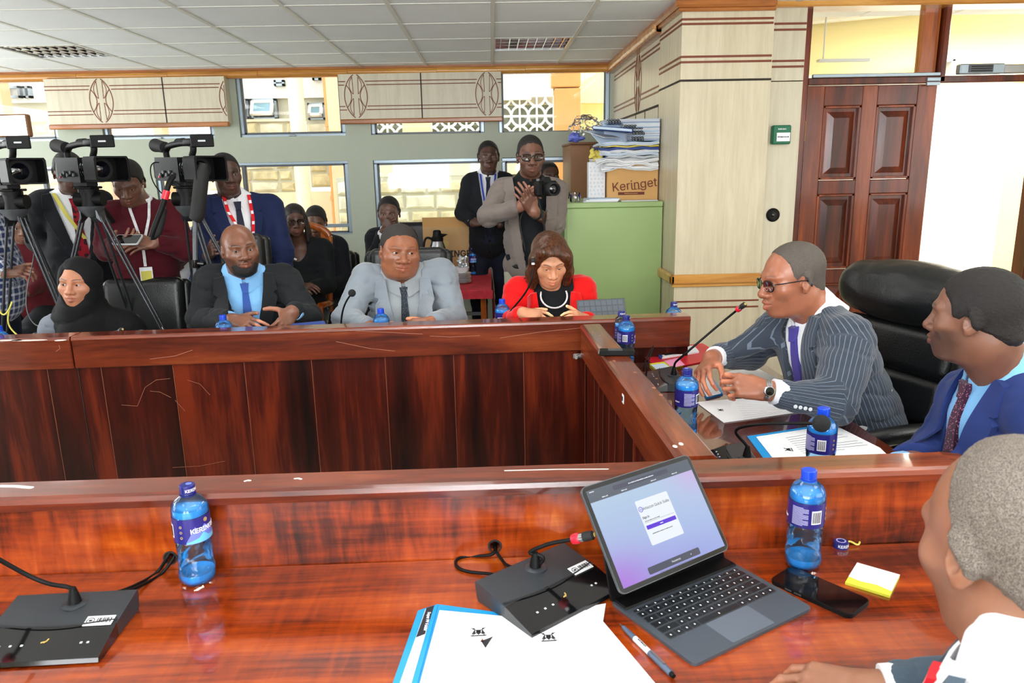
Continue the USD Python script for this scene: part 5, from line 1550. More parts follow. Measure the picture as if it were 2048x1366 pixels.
# ---- the woman in the black headscarf
hd = Head(J(158, 564, 3.66), (0.04, -1, -0.02), roll=-4, s=0.95, wide=1.02, fat=0.8, nose=0.92, gaze=(0.38, 0.03), lid=0.95)
N = J(172, 622, 3.72); SR, SL = J(112, 660, 3.69), J(258, 660, 3.78)
T = Torso(N, pelvis(N, 0.5), SL, SR, 0.12, 0.17, 0.15)
ER, WR, EL, WL = J(92, 720, 3.66), J(140, 715, 3.45), J(296, 715, 3.66), J(250, 712, 3.45)
hR = Hand(WR, J(190, 716, 3.4) - WR, (0, -0.4, 0.9), -1, s=0.9); hL = Hand(WL, J(200, 716, 3.4) - WL, (0, -0.4, 0.9), 1, s=0.9)


def headscarf(h, t):
    F = Fld(); s = h.s
    F.ell(h.p(0, -0.022, 0.036), np.array([0.1, 0.112, 0.096]) * s, h.R, 0)
    F.ell(h.p(0, 0.0, -0.04), np.array([0.098, 0.098, 0.105]) * s, h.R, 0.04)
    F.ell(h.p(0, 0.02, -0.125), np.array([0.08, 0.085, 0.06]) * s, h.R, 0.05)
    F.cap(T.p(0, 0, 0.03), T.p(0, 0.03, -0.12), 0.1, 0.15, 0.06)
    F.cap(SR * 0.55 + N * 0.45 + (0, 0, 0.02), SL * 0.9 + N * 0.1 + (0.03, -0.02, -0.01), 0.08, 0.085, 0.07)
    F.cap(SL * 0.8 + N * 0.2 + (0, 0, -0.02), SL + (0.06, -0.04, -0.16), 0.1, 0.085, 0.05)
    F.cap(N + (0, -0.06, -0.06), N + (-0.01, -0.12, -0.22), 0.09, 0.1, 0.05)
    F.ell(h.p(0, 0.09, -0.016), np.array([0.062, 0.075, 0.088]) * s, h.R, 0.008, 's')
    obj('headscarf', F.mesh(0.007, wrinkle=folds(31, 0.004, 7)), 'hijab_black', t, smooth=True)


p1 = figure('person', 'person in black headscarf and grey coat looking left at the end of the desk', hd, T, [(SR, ER, WR), (SL, EL, WL)], S(182, 122, 92), (hR, hL), seated_legs(T), 'sweater', 'coat_grey', collar=False, cuff=False, seed=6, lips=(0.1, 0.55), hair=headscarf, arm_r=(0.064, 0.055, 0.036), fold=0.006)

# ---- the woman in the red blazer
hd = Head(J(1100, 520, 3.62), (0.1, -0.9, -0.42), roll=2, s=0.98, wide=0.98, fat=0.5, nose=0.92, gaze=(0, -0.45), lid=0.55)
N = J(1106, 590, 3.70); SR, SL = J(1034, 585, 3.74), J(1166, 580, 3.74)
T = Torso(N, pelvis(N, 0.52), SL, SR, 0.12, 0.165, 0.14)
ER, WR, EL, WL = J(1006, 655, 3.66), J(1045, 626, 3.42), J(1182, 655, 3.66), J(1172, 640, 3.44)
hR = Hand(WR, J(1096, 632, 3.36) - WR, (-0.05, -0.55, 0.85), -1, curls=[(20, 25, 15), (45, 60, 30), (50, 65, 30), (52, 60, 30)], s=0.9); hL = Hand(WL, J(1150, 632, 3.36) - WL, (0.3, -0.7, 0.6), 1, (30, 40, 25), s=0.9)


def bob(h, t):
    F = Fld(); s = h.s
    F.ell(h.p(0, -0.02, 0.042), np.array([0.094, 0.115, 0.096]) * s, h.R, 0)
    for q in (-1, 1):
        F.cap(h.p(q * 0.078, 0.03, 0.03), h.p(q * 0.084, -0.0, -0.075), 0.03 * s, 0.036 * s, 0.04)
        F.cap(h.p(q * 0.084, 0.005, -0.07), h.p(q * 0.088, 0.015, -0.135), 0.036 * s, 0.022 * s, 0.03)
        F.cap(h.p(q * 0.05, -0.07, -0.04), h.p(q * 0.07, -0.06, -0.13), 0.05 * s, 0.03 * s, 0.04)
        for k in range(3):
            F.cap(h.p(q * 0.09, -0.01 - 0.02 * k, -0.1), h.p(q * (0.108 + 0.008 * k), 0.01 - 0.02 * k, -0.135 + 0.008 * k), 0.012 * s, 0.006 * s, 0.012)
    F.cap(h.p(0.05, 0.06, 0.085), h.p(-0.074, 0.055, 0.045), 0.026 * s, 0.018 * s, 0.03)
    F.cap(h.p(-0.078, 0.045, 0.045), h.p(-0.086, 0.035, -0.06), 0.018 * s, 0.024 * s, 0.03)
    F.ell(h.p(0.004, 0.115, -0.03), np.array([0.068, 0.10, 0.105]) * s, h.R, 0.012 * s, 's')
    F.cap(h.p(0, 0.0, -0.1), h.p(0, -0.02, -0.25), 0.05 * s, 0.06 * s, 0.01, 's')
    def strands(P):
        q = h.loc(P); a = np.arctan2(q[..., 0], q[..., 1] + 0.03)
        return 0.0013 * (meshkit.noise(np.stack([a * 26, q[..., 2] * 2, q[..., 0] * 0], -1), 8) - 0.5) * 2
    obj('hair', F.mesh(0.0045, wrinkle=strands), 'hair_brown', t, smooth=True)


p4 = figure('person', 'person with brown bob in bright red blazer looking down at a tablet', hd, T, [(SR, ER, WR), (SL, EL, WL)], S(206, 144, 108), (hR, hL), seated_legs(T), 'suit', 'blazer_red', 'black_shirt', None, v=0.5, vw=0.082, neck_r=0.05, seed=8, collar=False, cuff=False, hair=bob, lips=(0.9, 0.75), fold=0.006, arm_r=(0.053, 0.048, 0.033))
P = [T.N + T.R @ np.array([0.07 * math.sin(a), 0.0, 0]) + (0, -0.085 - 0.02 * math.cos(a) * 0, 0) for a in (0,)]
nk = obj('pearl_necklace', cat_(*[mv(trimesh.creation.icosphere(1, 0.0052), None, p) for p in [T.p(0.066 * math.sin(a), 0.055 + 0.045 * math.cos(a), 0.012 - 0.05 * math.cos(a)) for a in np.linspace(-1.9, 1.9, 34)]]), 'china', p4['prim'], smooth=True, kind='stuff')

# ---- the speaker
hd = Head(J(1584, 556, 2.60), (-1, -0.10, -0.16), roll=0, s=1.06, wide=1.0, fat=0.25, nose=1.05, mouth_open=0.004, gaze=(0.0, -0.1), lid=0.8, brow=0.5)
N = J(1630, 628, 2.64); SR, SL = J(1556, 660, 2.86), J(1700, 684, 2.44)
T = Torso(N, J(1716, 850, 2.62), SL, SR, 0.13, 0.18, 0.16)
ER, WR, EL, WL = J(1500, 702, 2.84), J(1424, 716, 2.66), J(1672, 806, 2.28), J(1534, 781, 2.30)
hR = Hand(WR, J(1385, 768, 2.52) - WR, (-0.6, 0.1, 0.75), -1, curls=[(30, 35, 25), (25, 35, 25), (22, 32, 22), (20, 30, 20)], thumb=(0.55, 0.75, -0.45), s=1.06)
hL = Hand(WL, J(1440, 763, 2.33) - WL, (-0.1, -0.75, 0.55), 1, curls=[(30, 55, 35), (36, 60, 38), (40, 62, 40), (44, 60, 40)], spread=6, thumb=(0.35, 0.85, -0.4), s=1.06)
p5 = figure('person', 'greying balding person with glasses in charcoal pinstripe suit speaking into a microphone', hd, T, [(SR, ER, WR), (SL, EL, WL)], S(158, 98, 72), (hR, hL), seated_legs(T, (-1, 0, 0)), 'suit', 'suit_pinstripe', 'white_shirt', 'tie_violet',
            v=0.42, vw=0.068, neck_r=0.062, seed=10, arm_r=(0.074, 0.06, 0.037), fold=0.006, res=0.007, head_res=0.0026, hand_res=0.0028, hair=lambda h, t: h.cap_hair(t, 'hair_grey', BALD_LINE, 0.0028, 0.0032), pat=True, stubble=0.12, skinmat='skin_shiny', sg=0.056)
hd.glasses(p5['prim'], 'black_gloss', 0.0255, 0.0175)
wristwatch(p5['prim'], WL + (WL - EL) / np.linalg.norm(WL - EL) * 0.004, WL - EL, 0.032, (-0.15, -0.85, 0.2), 'chrome')
u = (WL - EL) / np.linalg.norm(WL - EL); off = np.cross(u, (0, 0, 1)); off = off / np.linalg.norm(off) * (1 if np.cross(u, (0, 0, 1))[1] < 0 else -1)
for k in range(4):
    c = WL - u * (0.078 + 0.016 * k) + off * 0.056 + (0, 0, -0.022)
    obj('sleeve_button', mv(lathe([(0, 0.003), (0.006, 0.002), (0.0065, 0), (0, 0)], 14), frame_of((0, 0, 1), off) @ np.eye(3), c), 'paper_grey', p5['prim'], smooth=30)

# ---- the man in the navy suit on the right, turned away
hd = Head(J(1953, 630, 1.96), (-0.68, 0.73, -0.04), roll=0, s=1.07, wide=1.0, fat=0.1, nose=1.05)
N = J(2000, 748, 1.99); SR, SL = J(1938, 792, 2.16), J(2092, 830, 1.80)
T = Torso(N, J(2010, 960, 2.02) * (1, 1, 0) + (0.02, 0.0, 0.5), SL, SR, 0.125, 0.175, 0.15)
ER, WR, EL, WL = J(1868, 905, 2.14), J(1790, 935, 2.0), J(2100, 980, 1.7), J(1990, 1010, 1.75)
hR = Hand(WR, (-1, -0.1, 0), (0, 0, 1), -1); hL = Hand(WL, (-1, 0.2, 0), (0, 0, 1), 1)
p6 = figure('person', 'short-haired person in bright navy suit at the right edge looking away to the left', hd, T, [(SR, ER, WR), (SL, EL, WL)], S(120, 80, 62), (hR, hL), seated_legs(T, (-1, 0, 0)), 'suit', 'suit_navy_bright', 'shirt_lightblue', 'tie_dots',
            v=0.42, vw=0.075, neck_r=0.062, seed=12, arm_r=(0.068, 0.056, 0.037), res=0.007, head_res=0.0026, hair=lambda h, t: h.cap_hair(t, 'hair_black', [(a, b - 0.004) for a, b in MALE_LINE], 0.006, 0.003, 0.0016), stubble=0.55, eyes=True)

# ---- the man in the foreground, seen from behind
hd = Head(J(2032, 1086, 0.82), (-0.16, 0.98, -0.2), roll=0, s=1.1, wide=1.0, fat=0.3, nose=0.95)
N = J(2050, 1374, 0.745); a = np.array([0.663, 0.748, 0])
SR, SL = N + a * 0.18 + (0, 0, -0.085), N - a * 0.2 + (0, 0, -0.055)
T = Torso(N, N + (0.06, -0.06, -0.5), SL, SR, 0.125, 0.17, 0.15)
WR = J(1745, 1385, 0.98); ER = WR + np.array([0.25, -0.05, 0.03]); WL, EL = N + (-0.3, 0.25, -0.32), N + (-0.2, -0.02, -0.33)
WR[2] = max(WR[2], 0.795); ER[2] = 0.835
hR = Hand(WR, J(1580, 1388, 1.03) * (1, 1, 0) + (0, 0, 0.78) - WR, (0.0, -0.35, 1), -1, curls=[(14, 30, 20), (16, 34, 22), (18, 36, 22), (20, 36, 22)], thumb=(0.5, 0.8, -0.2), s=1.04)
p7 = figure('person', 'grey-haired person in the near foreground seen from behind, slate jacket and white collar', hd, T, [(SR, ER, WR), (SL, EL, WL)], S(140, 94, 70), (hR, None), seated_legs(T, (-0.7, 0.7, 0)), 'suit', 'suit_slate', 'white_shirt', 'tie_red',
            v=0.36, vw=0.056, neck_r=0.058, seed=14, res=0.006, head_res=0.0022, hand_res=0.0025, hair=lambda h, t: h.cap_hair(t, 'hair_greying', [(-0.2, -0.07), (-0.1, -0.065), (-0.05, -0.045), (-0.022, -0.03), (-0.004, 0.0), (0.006, 0.03), (0.016, 0.066), (0.026, 0.098), (0.04, 0.13), (0.12, 0.2)], 0.006, 0.0026, 0.0012), stubble=0.3, sg=0.05)

# ---- standing, behind the cameras
hd = Head(J(138, 344, 4.62), (0.6, -1, -0.03), s=1.0, fat=0.3)
N = J(141, 394, 4.65); SR, SL = J(84, 410, 4.60), J(200, 407, 4.78)
T = Torso(N, pelvis(N, 0.56, 0.02), SL, SR, 0.125, 0.175, 0.15)
ER, WR, EL, WL = J(76, 482, 4.66), J(150, 540, 4.5), J(212, 480, 4.66), J(170, 540, 4.5)
p8 = figure('person', 'standing person in black suit and red patterned tie, face hidden by a video camera', hd, T, [(SR, ER, WR), (SL, EL, WL)], SK_DEEP, (None, None), standing_legs(T), 'suit', 'suit_dark', 'white_shirt', 'tie_red_pattern', v=0.44, vw=0.10, res=0.011, head_res=0.006, seed=16, hair=lambda h, t: h.cap_hair(t), arm_r=(0.07, 0.056, 0.04))
lanyard(p8, [[(0.09, 0.03), (0.05, -0.1), (-0.02, -0.24)]], 'lanyard_yellow', w=0.02)

hd = Head(J(257, 364, 4.35), (0.16, -0.9, -0.5), s=1.0, fat=0.2, lid=0.4)
N = J(278, 412, 4.42); SR, SL = J(224, 432, 4.40), J(342, 430, 4.54)
T = Torso(N, pelvis(N, 0.54, 0.0), SL, SR, 0.125, 0.17, 0.15)
ER, WR, EL, WL = J(214, 498, 4.42), J(240, 492, 4.22), J(372, 500, 4.38), J(312, 484, 4.22)
hR = Hand(WR, J(262, 484, 4.14) - WR, (-0.5, -0.2, -0.8), -1, (30, 40, 30)); hL = Hand(WL, J(262, 490, 4.16) - WL, (0.15, -0.8, 0.6), 1, (18, 22, 15), thumb=(0.6, 0.7, 0.1))
p9 = figure('person', 'standing person in maroon sweater with white lanyard looking down at a phone', hd, T, [(SR, ER, WR), (SL, EL, WL)], SK_DARK, (hR, hL), standing_legs(T), 'sweater', 'sweater_maroon', trousers='jeans', collar=False, cuff=False, res=0.010, head_res=0.0038, seed=18, hair=lambda h, t: h.cap_hair(t), arm_r=(0.072, 0.058, 0.038), fold=0.006)
obj('shirt_collar', tube([N + (0, 0.01, 0.045) + T.R @ np.array([0.062 * math.sin(a), 0.06 * math.cos(a), -0.02 * math.cos(a)]) for a in np.linspace(0.5, 5.8, 20)], 0.012, 8), 'white_shirt', p9['prim'], smooth=50)
ly = lanyard(p9, [[(0.055, 0.035), (0.05, -0.02), (0.015, -0.2)], [(-0.055, 0.035), (-0.04, -0.06), (0.005, -0.2)], [(0.012, -0.2), (0.014, -0.33)]], 'lanyard_white', w=0.015, parts=('paper_grey', 0.06))
badge(p9, 0.014, -0.335, 0.066, 0.105)

hd = Head(J(452, 348, 4.52), (0.62, -1, -0.04), roll=3, s=1.0, fat=0.1, nose=1.1, gaze=(-0.1, 0))
N = J(470, 400, 4.58); SR, SL = J(418, 420, 4.54), J(542, 416, 4.70)
T = Torso(N, pelvis(N, 0.56, 0.02), SL, SR, 0.12, 0.165, 0.14)
ER, WR, EL, WL = J(404, 482, 4.58), J(414, 512, 4.36), J(566, 505, 4.62), J(566, 585, 4.55)
hR = Hand(WR, J(430, 492, 4.28) - WR, (-0.2, -0.9, 0.3), -1, (60, 70, 40)); hL = Hand(WL, (0, -0.1, -1), (0.8, -0.4, 0), 1, (20, 30, 20))
p10 = figure('person', 'standing person in navy suit with red and white lanyard beside the right-hand video camera', hd, T, [(SR, ER, WR), (SL, EL, WL)], SK_DEEP, (hR, hL), standing_legs(T), 'suit', 'suit_navy', 'white_shirt', 'tie_navy', v=0.42, vw=0.08, res=0.010, head_res=0.0036, seed=20, hair=lambda h, t: h.cap_hair(t, line=[(a, b + 0.004) for a, b in MALE_LINE]), arm_r=(0.068, 0.055, 0.038))
lanyard(p10, [[(0.068, 0.03), (0.06, -0.06), (-0.03, -0.27)], [(-0.075, 0.03), (-0.074, -0.1), (-0.05, -0.27)]], 'lanyard_red', w=0.019, parts=('white_print', 0.06))

# ---- seated at the back
hd = Head(J(590, 441, 5.3), (0.34, -1, -0.03), s=0.92, wide=0.96, nose=0.9, gaze=(0, 0))
N = J(596, 485, 5.36); SR, SL = J(566, 502, 5.4), J(648, 500, 5.42)
T = Torso(N, pelvis(N, 0.5, 0.05), SL, SR, 0.11, 0.15, 0.13)
ER, WR, EL, WL = J(560, 565, 5.35), J(600, 574, 5.15), J(656, 570, 5.35), J(622, 574, 5.15)
hR = Hand(WR, J(620, 574, 5.1) - WR, (0, -0.5, 0.8), -1, s=0.88); hL = Hand(WL, J(600, 570, 5.1) - WL, (0, -0.5, 0.8), 1, s=0.88)


def long_braids(h, t):
    F = Fld(); s = h.s
    F.ell(h.p(0, -0.022, 0.042), np.array([0.084, 0.106, 0.088]) * s, h.R, 0)
    for q in (-1, 1):
        for k in range(4):
            F.cap(h.p(q * (0.074 + 0.004 * k), 0.03 - 0.035 * k, 0.03), h.p(q * (0.088 + 0.012 * k), 0.02 - 0.03 * k, -0.16 - 0.02 * (k % 2)), 0.018 * s, 0.015 * s, 0.012)
    F.ell(h.p(0, 0.108, -0.02), np.array([0.06, 0.07, 0.086]) * s, h.R, 0.01 * s, 's')
    obj('hair', F.mesh(0.006), 'braids', t, smooth=True)


p11 = figure('person', 'seated person with long braids and glasses in black jacket behind the far desk', hd, T, [(SR, ER, WR), (SL, EL, WL)], S(92, 60, 46), (hR, hL), seated_legs(T), 'scoop', 'black_shirt', trousers='skirt_pattern', collar=False, cuff=False, res=0.011, head_res=0.0042, seed=22, hair=long_braids, lips=(1.6, 0.8), neck_r=0.046, arm_r=(0.058, 0.048, 0.034))
hd.glasses(p11['prim'], 'black_gloss', 0.026, 0.019, r=0.0026)
obj('white_neckline', tube([T.p(x, 0.118, z) for x, z in ((0.075, 0.01), (0.055, -0.05), (0.02, -0.09), (0.0, -0.1))], 0.007, 8), 'white_shirt', p11['prim'], smooth=40)

hd = Head(J(632, 443, 5.75), (0.0, -0.9, -0.3), s=0.96)
N = J(642, 480, 5.82); SR, SL = J(610, 496, 5.84), J(676, 494, 5.84)
T = Torso(N, pelvis(N, 0.5, 0.05), SL, SR, 0.115, 0.15, 0.13)
p12 = figure('person', 'young person in black suit seated behind the one with braids, looking down', hd, T, [(SR, J(606, 560, 5.8), J(640, 580, 5.6)), (SL, J(690, 555, 5.8), J(660, 580, 5.6))], S(104, 68, 50), (None, None), seated_legs(T), 'suit', 'suit_dark', 'white_shirt', 'tie_navy', res=0.013, head_res=0.0048, seed=24, hair=lambda h, t: h.cap_hair(t, res=0.006))

hd = Head(J(778, 425, 5.9), (0.02, -1, -0.12), s=1.03, fat=0.2)
N = J(784, 464, 5.98); SR, SL = J(748, 478, 6.0), J(816, 476, 6.0)
T = Torso(N, pelvis(N, 0.52, 0.05), SL, SR, 0.12, 0.165, 0.14)
ER, WR = J(746, 520, 5.8), J(768, 462, 5.74)
hR = Hand(WR, J(784, 432, 5.72) - WR, (-0.6, -0.8, 0.1), -1, (50, 70, 40), thumb=(0.4, 0.9, -0.2))
p13 = figure('person', 'seated person in dark suit holding a hand over the mouth by the window', hd, T, [(SR, ER, WR), (SL, J(826, 530, 5.95), J(800, 560, 5.75))], SK_DEEP, (hR, None), seated_legs(T), 'suit', 'suit_dark', 'white_shirt', 'tie_navy', res=0.012, head_res=0.0044, hand_res=0.005, seed=26, hair=lambda h, t: h.cap_hair(t, res=0.006, line=[(a, b + 0.006) for a, b in MALE_LINE]))

hd = Head(J(977, 313, 6.0), (0.06, -1, -0.02), s=1.0, fat=0.1)
N = J(976, 352, 6.06); SR, SL = J(940, 368, 6.1), J(1012, 366, 6.1)
T = Torso(N, pelvis(N, 0.56, 0.02), SL, SR, 0.115, 0.155, 0.13)
ER, WR, EL, WL = J(926, 426, 6.05), J(946, 446, 5.85), J(1020, 430, 6.05), J(1000, 450, 5.9)
hR = Hand(WR, J(962, 442, 5.8) - WR, (-0.3, -0.8, 0.5), -1, (50, 60, 40))
p14 = figure('person', 'standing person in dark suit with blue lanyard behind the photographer', hd, T, [(SR, ER, WR), (SL, EL, WL)], SK_DEEP, (hR, None), standing_legs(T), 'suit', 'suit_dark', 'white_shirt', 'tie_navy', trousers='trousers_navy', v=0.46, vw=0.075, res=0.012, head_res=0.0046, hand_res=0.005, seed=28, hair=lambda h, t: h.cap_hair(t, res=0.006))
lanyard(p14, [[(0.06, 0.02), (0.045, -0.1), (0.02, -0.28)], [(-0.06, 0.02), (-0.045, -0.1), (0.01, -0.28)]], 'lanyard_blue', w=0.014)
badge(p14, 0.02, -0.28, 0.07, 0.1, inner='label_sky')

# ---- the photographer
hd = Head(J(1061, 312, 4.6), (0.05, -1, -0.06), roll=1, s=1.03, wide=0.97, nose=1.0, fat=0.0)
N = J(1060, 364, 4.66); SR, SL = J(1004, 384, 4.70), J(1112, 386, 4.70)
T = Torso(N, pelvis(N, 0.54, 0.0), SL, SR, 0.115, 0.16, 0.155)
ER, WR, EL, WL = J(976, 432, 4.56), J(1040, 414, 4.38), J(1110, 448, 4.60), J(1068, 424, 4.34)
hR = Hand(WR, J(1074, 372, 4.30) - WR, (-0.75, -0.6, 0.3), -1, curls=[(20, 40, 30)] * 4, thumb=(0.8, 0.5, -0.3), s=1.03)
hL = Hand(WL, J(1046, 384, 4.28) - WL, (0.1, -0.95, 0.2), 1, (12, 22, 15), thumb=(0.75, 0.6, -0.1), s=1.05)
p15 = figure('person', 'photographer with glasses and grey-brown blazer holding a black camera', hd, T, [(SR, ER, WR), (SL, EL, WL)], SK_DARK, (hR, hL), standing_legs(T), 'suit', 'blazer_brown', 'black_shirt', None, trousers='trousers_khaki', v=0.72, vw=0.105, res=0.009, head_res=0.0034, seed=30, hair=lambda h, t: h.cap_hair(t, t=0.0025), cuff=False, lapel=True, stubble=0.25, fold=0.006, arm_r=(0.066, 0.055, 0.037))
hd.glasses(p15['prim'], 'black_gloss', 0.027, 0.018, r=0.003)
wristwatch(p15['prim'], WL + (EL - WL) * 0.1, EL - WL, 0.036, (-0.1, -0.9, 0.2), 'black_matte')
obj('belt', tube([T.p((T.ww - 0.014) * math.sin(a), (T.bd + 0.004) * math.cos(a), -0.93 * T.L) for a in np.linspace(0, 2 * np.pi, 40)[:-1]], 0.018, 8, closed=True), 'black_matte', p15['prim'], smooth=40)

hd = Head(J(1098, 352, 6.3), (0.3, -1, 0), s=0.98)
N = J(1100, 392, 6.36); SR, SL = J(1068, 408, 6.4), J(1134, 406, 6.4)
T = Torso(N, pelvis(N, 0.56, 0.02), SL, SR)
p16 = figure('person', 'person mostly hidden behind the shoulder of the photographer, beside the brown cupboard', hd, T, [(SR, J(1062, 470, 6.35), J(1075, 500, 6.2)), (SL, J(1140, 470, 6.35), J(1120, 500, 6.2))], SK_DEEP, (None, None), standing_legs(T), 'sweater', 'suit_dark', collar=False, cuff=False, res=0.014, head_res=0.006, seed=32, hair=lambda h, t: h.cap_hair(t, res=0.006))

# ---- the left edge
hd = Head(J(-52, 356, 4.15), (0.8, -0.6, -0.2), s=1.0)
N = J(-46, 408, 4.2); SR, SL = J(-70, 428, 4.05), J(-16, 426, 4.36)
T = Torso(N, pelvis(N, 0.55, 0.02, (0.8, -0.6, 0)), SL, SR, 0.12, 0.165, 0.15)
p17 = figure('person', 'person in blue and white checked shirt cut off by the left edge of the picture', hd, T, [(SR, J(-44, 505, 4.0), J(10, 545, 3.95)), (SL, J(0, 500, 4.3), J(18, 545, 4.15))], SK_DARK, (Hand(J(10, 545, 3.95), (1, 0, 0.1), (0, -0.6, 0.8), -1, (40, 50, 30)), None), standing_legs(T), 'sweater', 'shirt_plaid', trousers='trousers_navy', collar=False, cuff=False, res=0.011, head_res=0.006, hand_res=0.005, seed=34, hair=lambda h, t: h.cap_hair(t, res=0.006), pat=True, arm_r=(0.066, 0.056, 0.04))

hd = Head(J(42, 449, 5.5), (0.5, -0.8, -0.3), s=0.98)
N = J(40, 486, 5.55); SR, SL = J(8, 503, 5.6), J(72, 500, 5.6)
T = Torso(N, pelvis(N, 0.5, 0.05), SL, SR)
p18 = figure('person', 'seated person in maroon top behind the legs of the leftmost tripod', hd, T, [(SR, J(6, 565, 5.5), J(30, 585, 5.35)), (SL, J(76, 565, 5.5), J(55, 585, 5.35))], SK_DARK, (None, None), seated_legs(T), 'sweater', 'dress_maroon', collar=False, cuff=False, res=0.013, head_res=0.006, seed=36, hair=lambda h, t: h.cap_hair(t, res=0.006))

hd = Head(J(354, 502, 5.0), (-0.2, -0.7, -0.7), s=0.98)
N = J(372, 520, 5.06); SR, SL = J(345, 536, 5.1), J(412, 534, 5.1)
T = Torso(N, pelvis(N, 0.48, 0.08), SL, SR)
WR, WL = J(378, 590, 4.8), J(412, 600, 4.8)
hR = Hand(WR, J(392, 588, 4.72) - WR, (-0.3, -0.5, 0.8), -1, (35, 45, 30))
p19 = figure('person', 'bowed person in blue suit writing on a pad between the tripods', hd, T, [(SR, J(338, 590, 5.0), WR), (SL, J(420, 596, 5.0), WL)], SK_DARK, (hR, None), seated_legs(T), 'suit', 'suit_blue_far', 'white_shirt', None, res=0.013, head_res=0.006, hand_res=0.005, seed=38, hair=lambda h, t: h.cap_hair(t, res=0.006))
# ================================================================== THINGS ON THE DESKS
def tinted(name, tint, ior=1.33, body=0.0, rough=0.0):
    """Clear water in tinted plastic: light passes, with a fresnel sheen."""
    MAT[name] = usdkit.material(stage, '/World/Looks/' + name, {
        't': ('transparent_bsdf', {'color': tint}), 'r': ('refraction_bsdf', {'color': tint, 'IOR': 1.12, 'roughness': rough}), 'g': ('glossy_bsdf', {'color': (1, 1, 1), 'roughness': 0.03}), 'd': ('translucent_bsdf', {'color': tint}),
        'f': ('fresnel', {'IOR': ior + 0.12}), 'x0': ('mix_closure', {'fac': 0.25}), 'x1': ('mix_closure', {'fac': body}), 'x2': ('mix_closure', {})},
        [('t.BSDF', 'x0.closure1'), ('r.BSDF', 'x0.closure2'), ('x0.closure', 'x1.closure1'), ('d.BSDF', 'x1.closure2'), ('x1.closure', 'x2.closure1'), ('g.BSDF', 'x2.closure2'), ('f.fac', 'x2.fac')], surface='x2.closure')


tinted('bottle_plastic', S(200, 232, 254), 1.4, 0.08)
mat('bottle_cyan', S(84, 190, 246), 0.15, coat=0.5)
mat('print_lilac', S(186, 186, 226), 0.5)


def wrap(m, r, rot, zc):
    """A flat mesh (x along the girth, y up, z out) bent round a cylinder; rot in degrees, 0 faces -y."""
    v = np.array(tri(m).vertices); a = v[:, 0] / r + math.radians(rot)
    rr = r + v[:, 2]
    return trimesh.Trimesh(np.stack([rr * np.sin(a), -rr * np.cos(a), v[:, 1] + zc], 1), tri(m).faces, process=False)


def fine(m, step=0.004):
    v, f = trimesh.remesh.subdivide_to_size(np.array(m.vertices), np.array(m.faces), step)
    return trimesh.Trimesh(v, f, process=False)


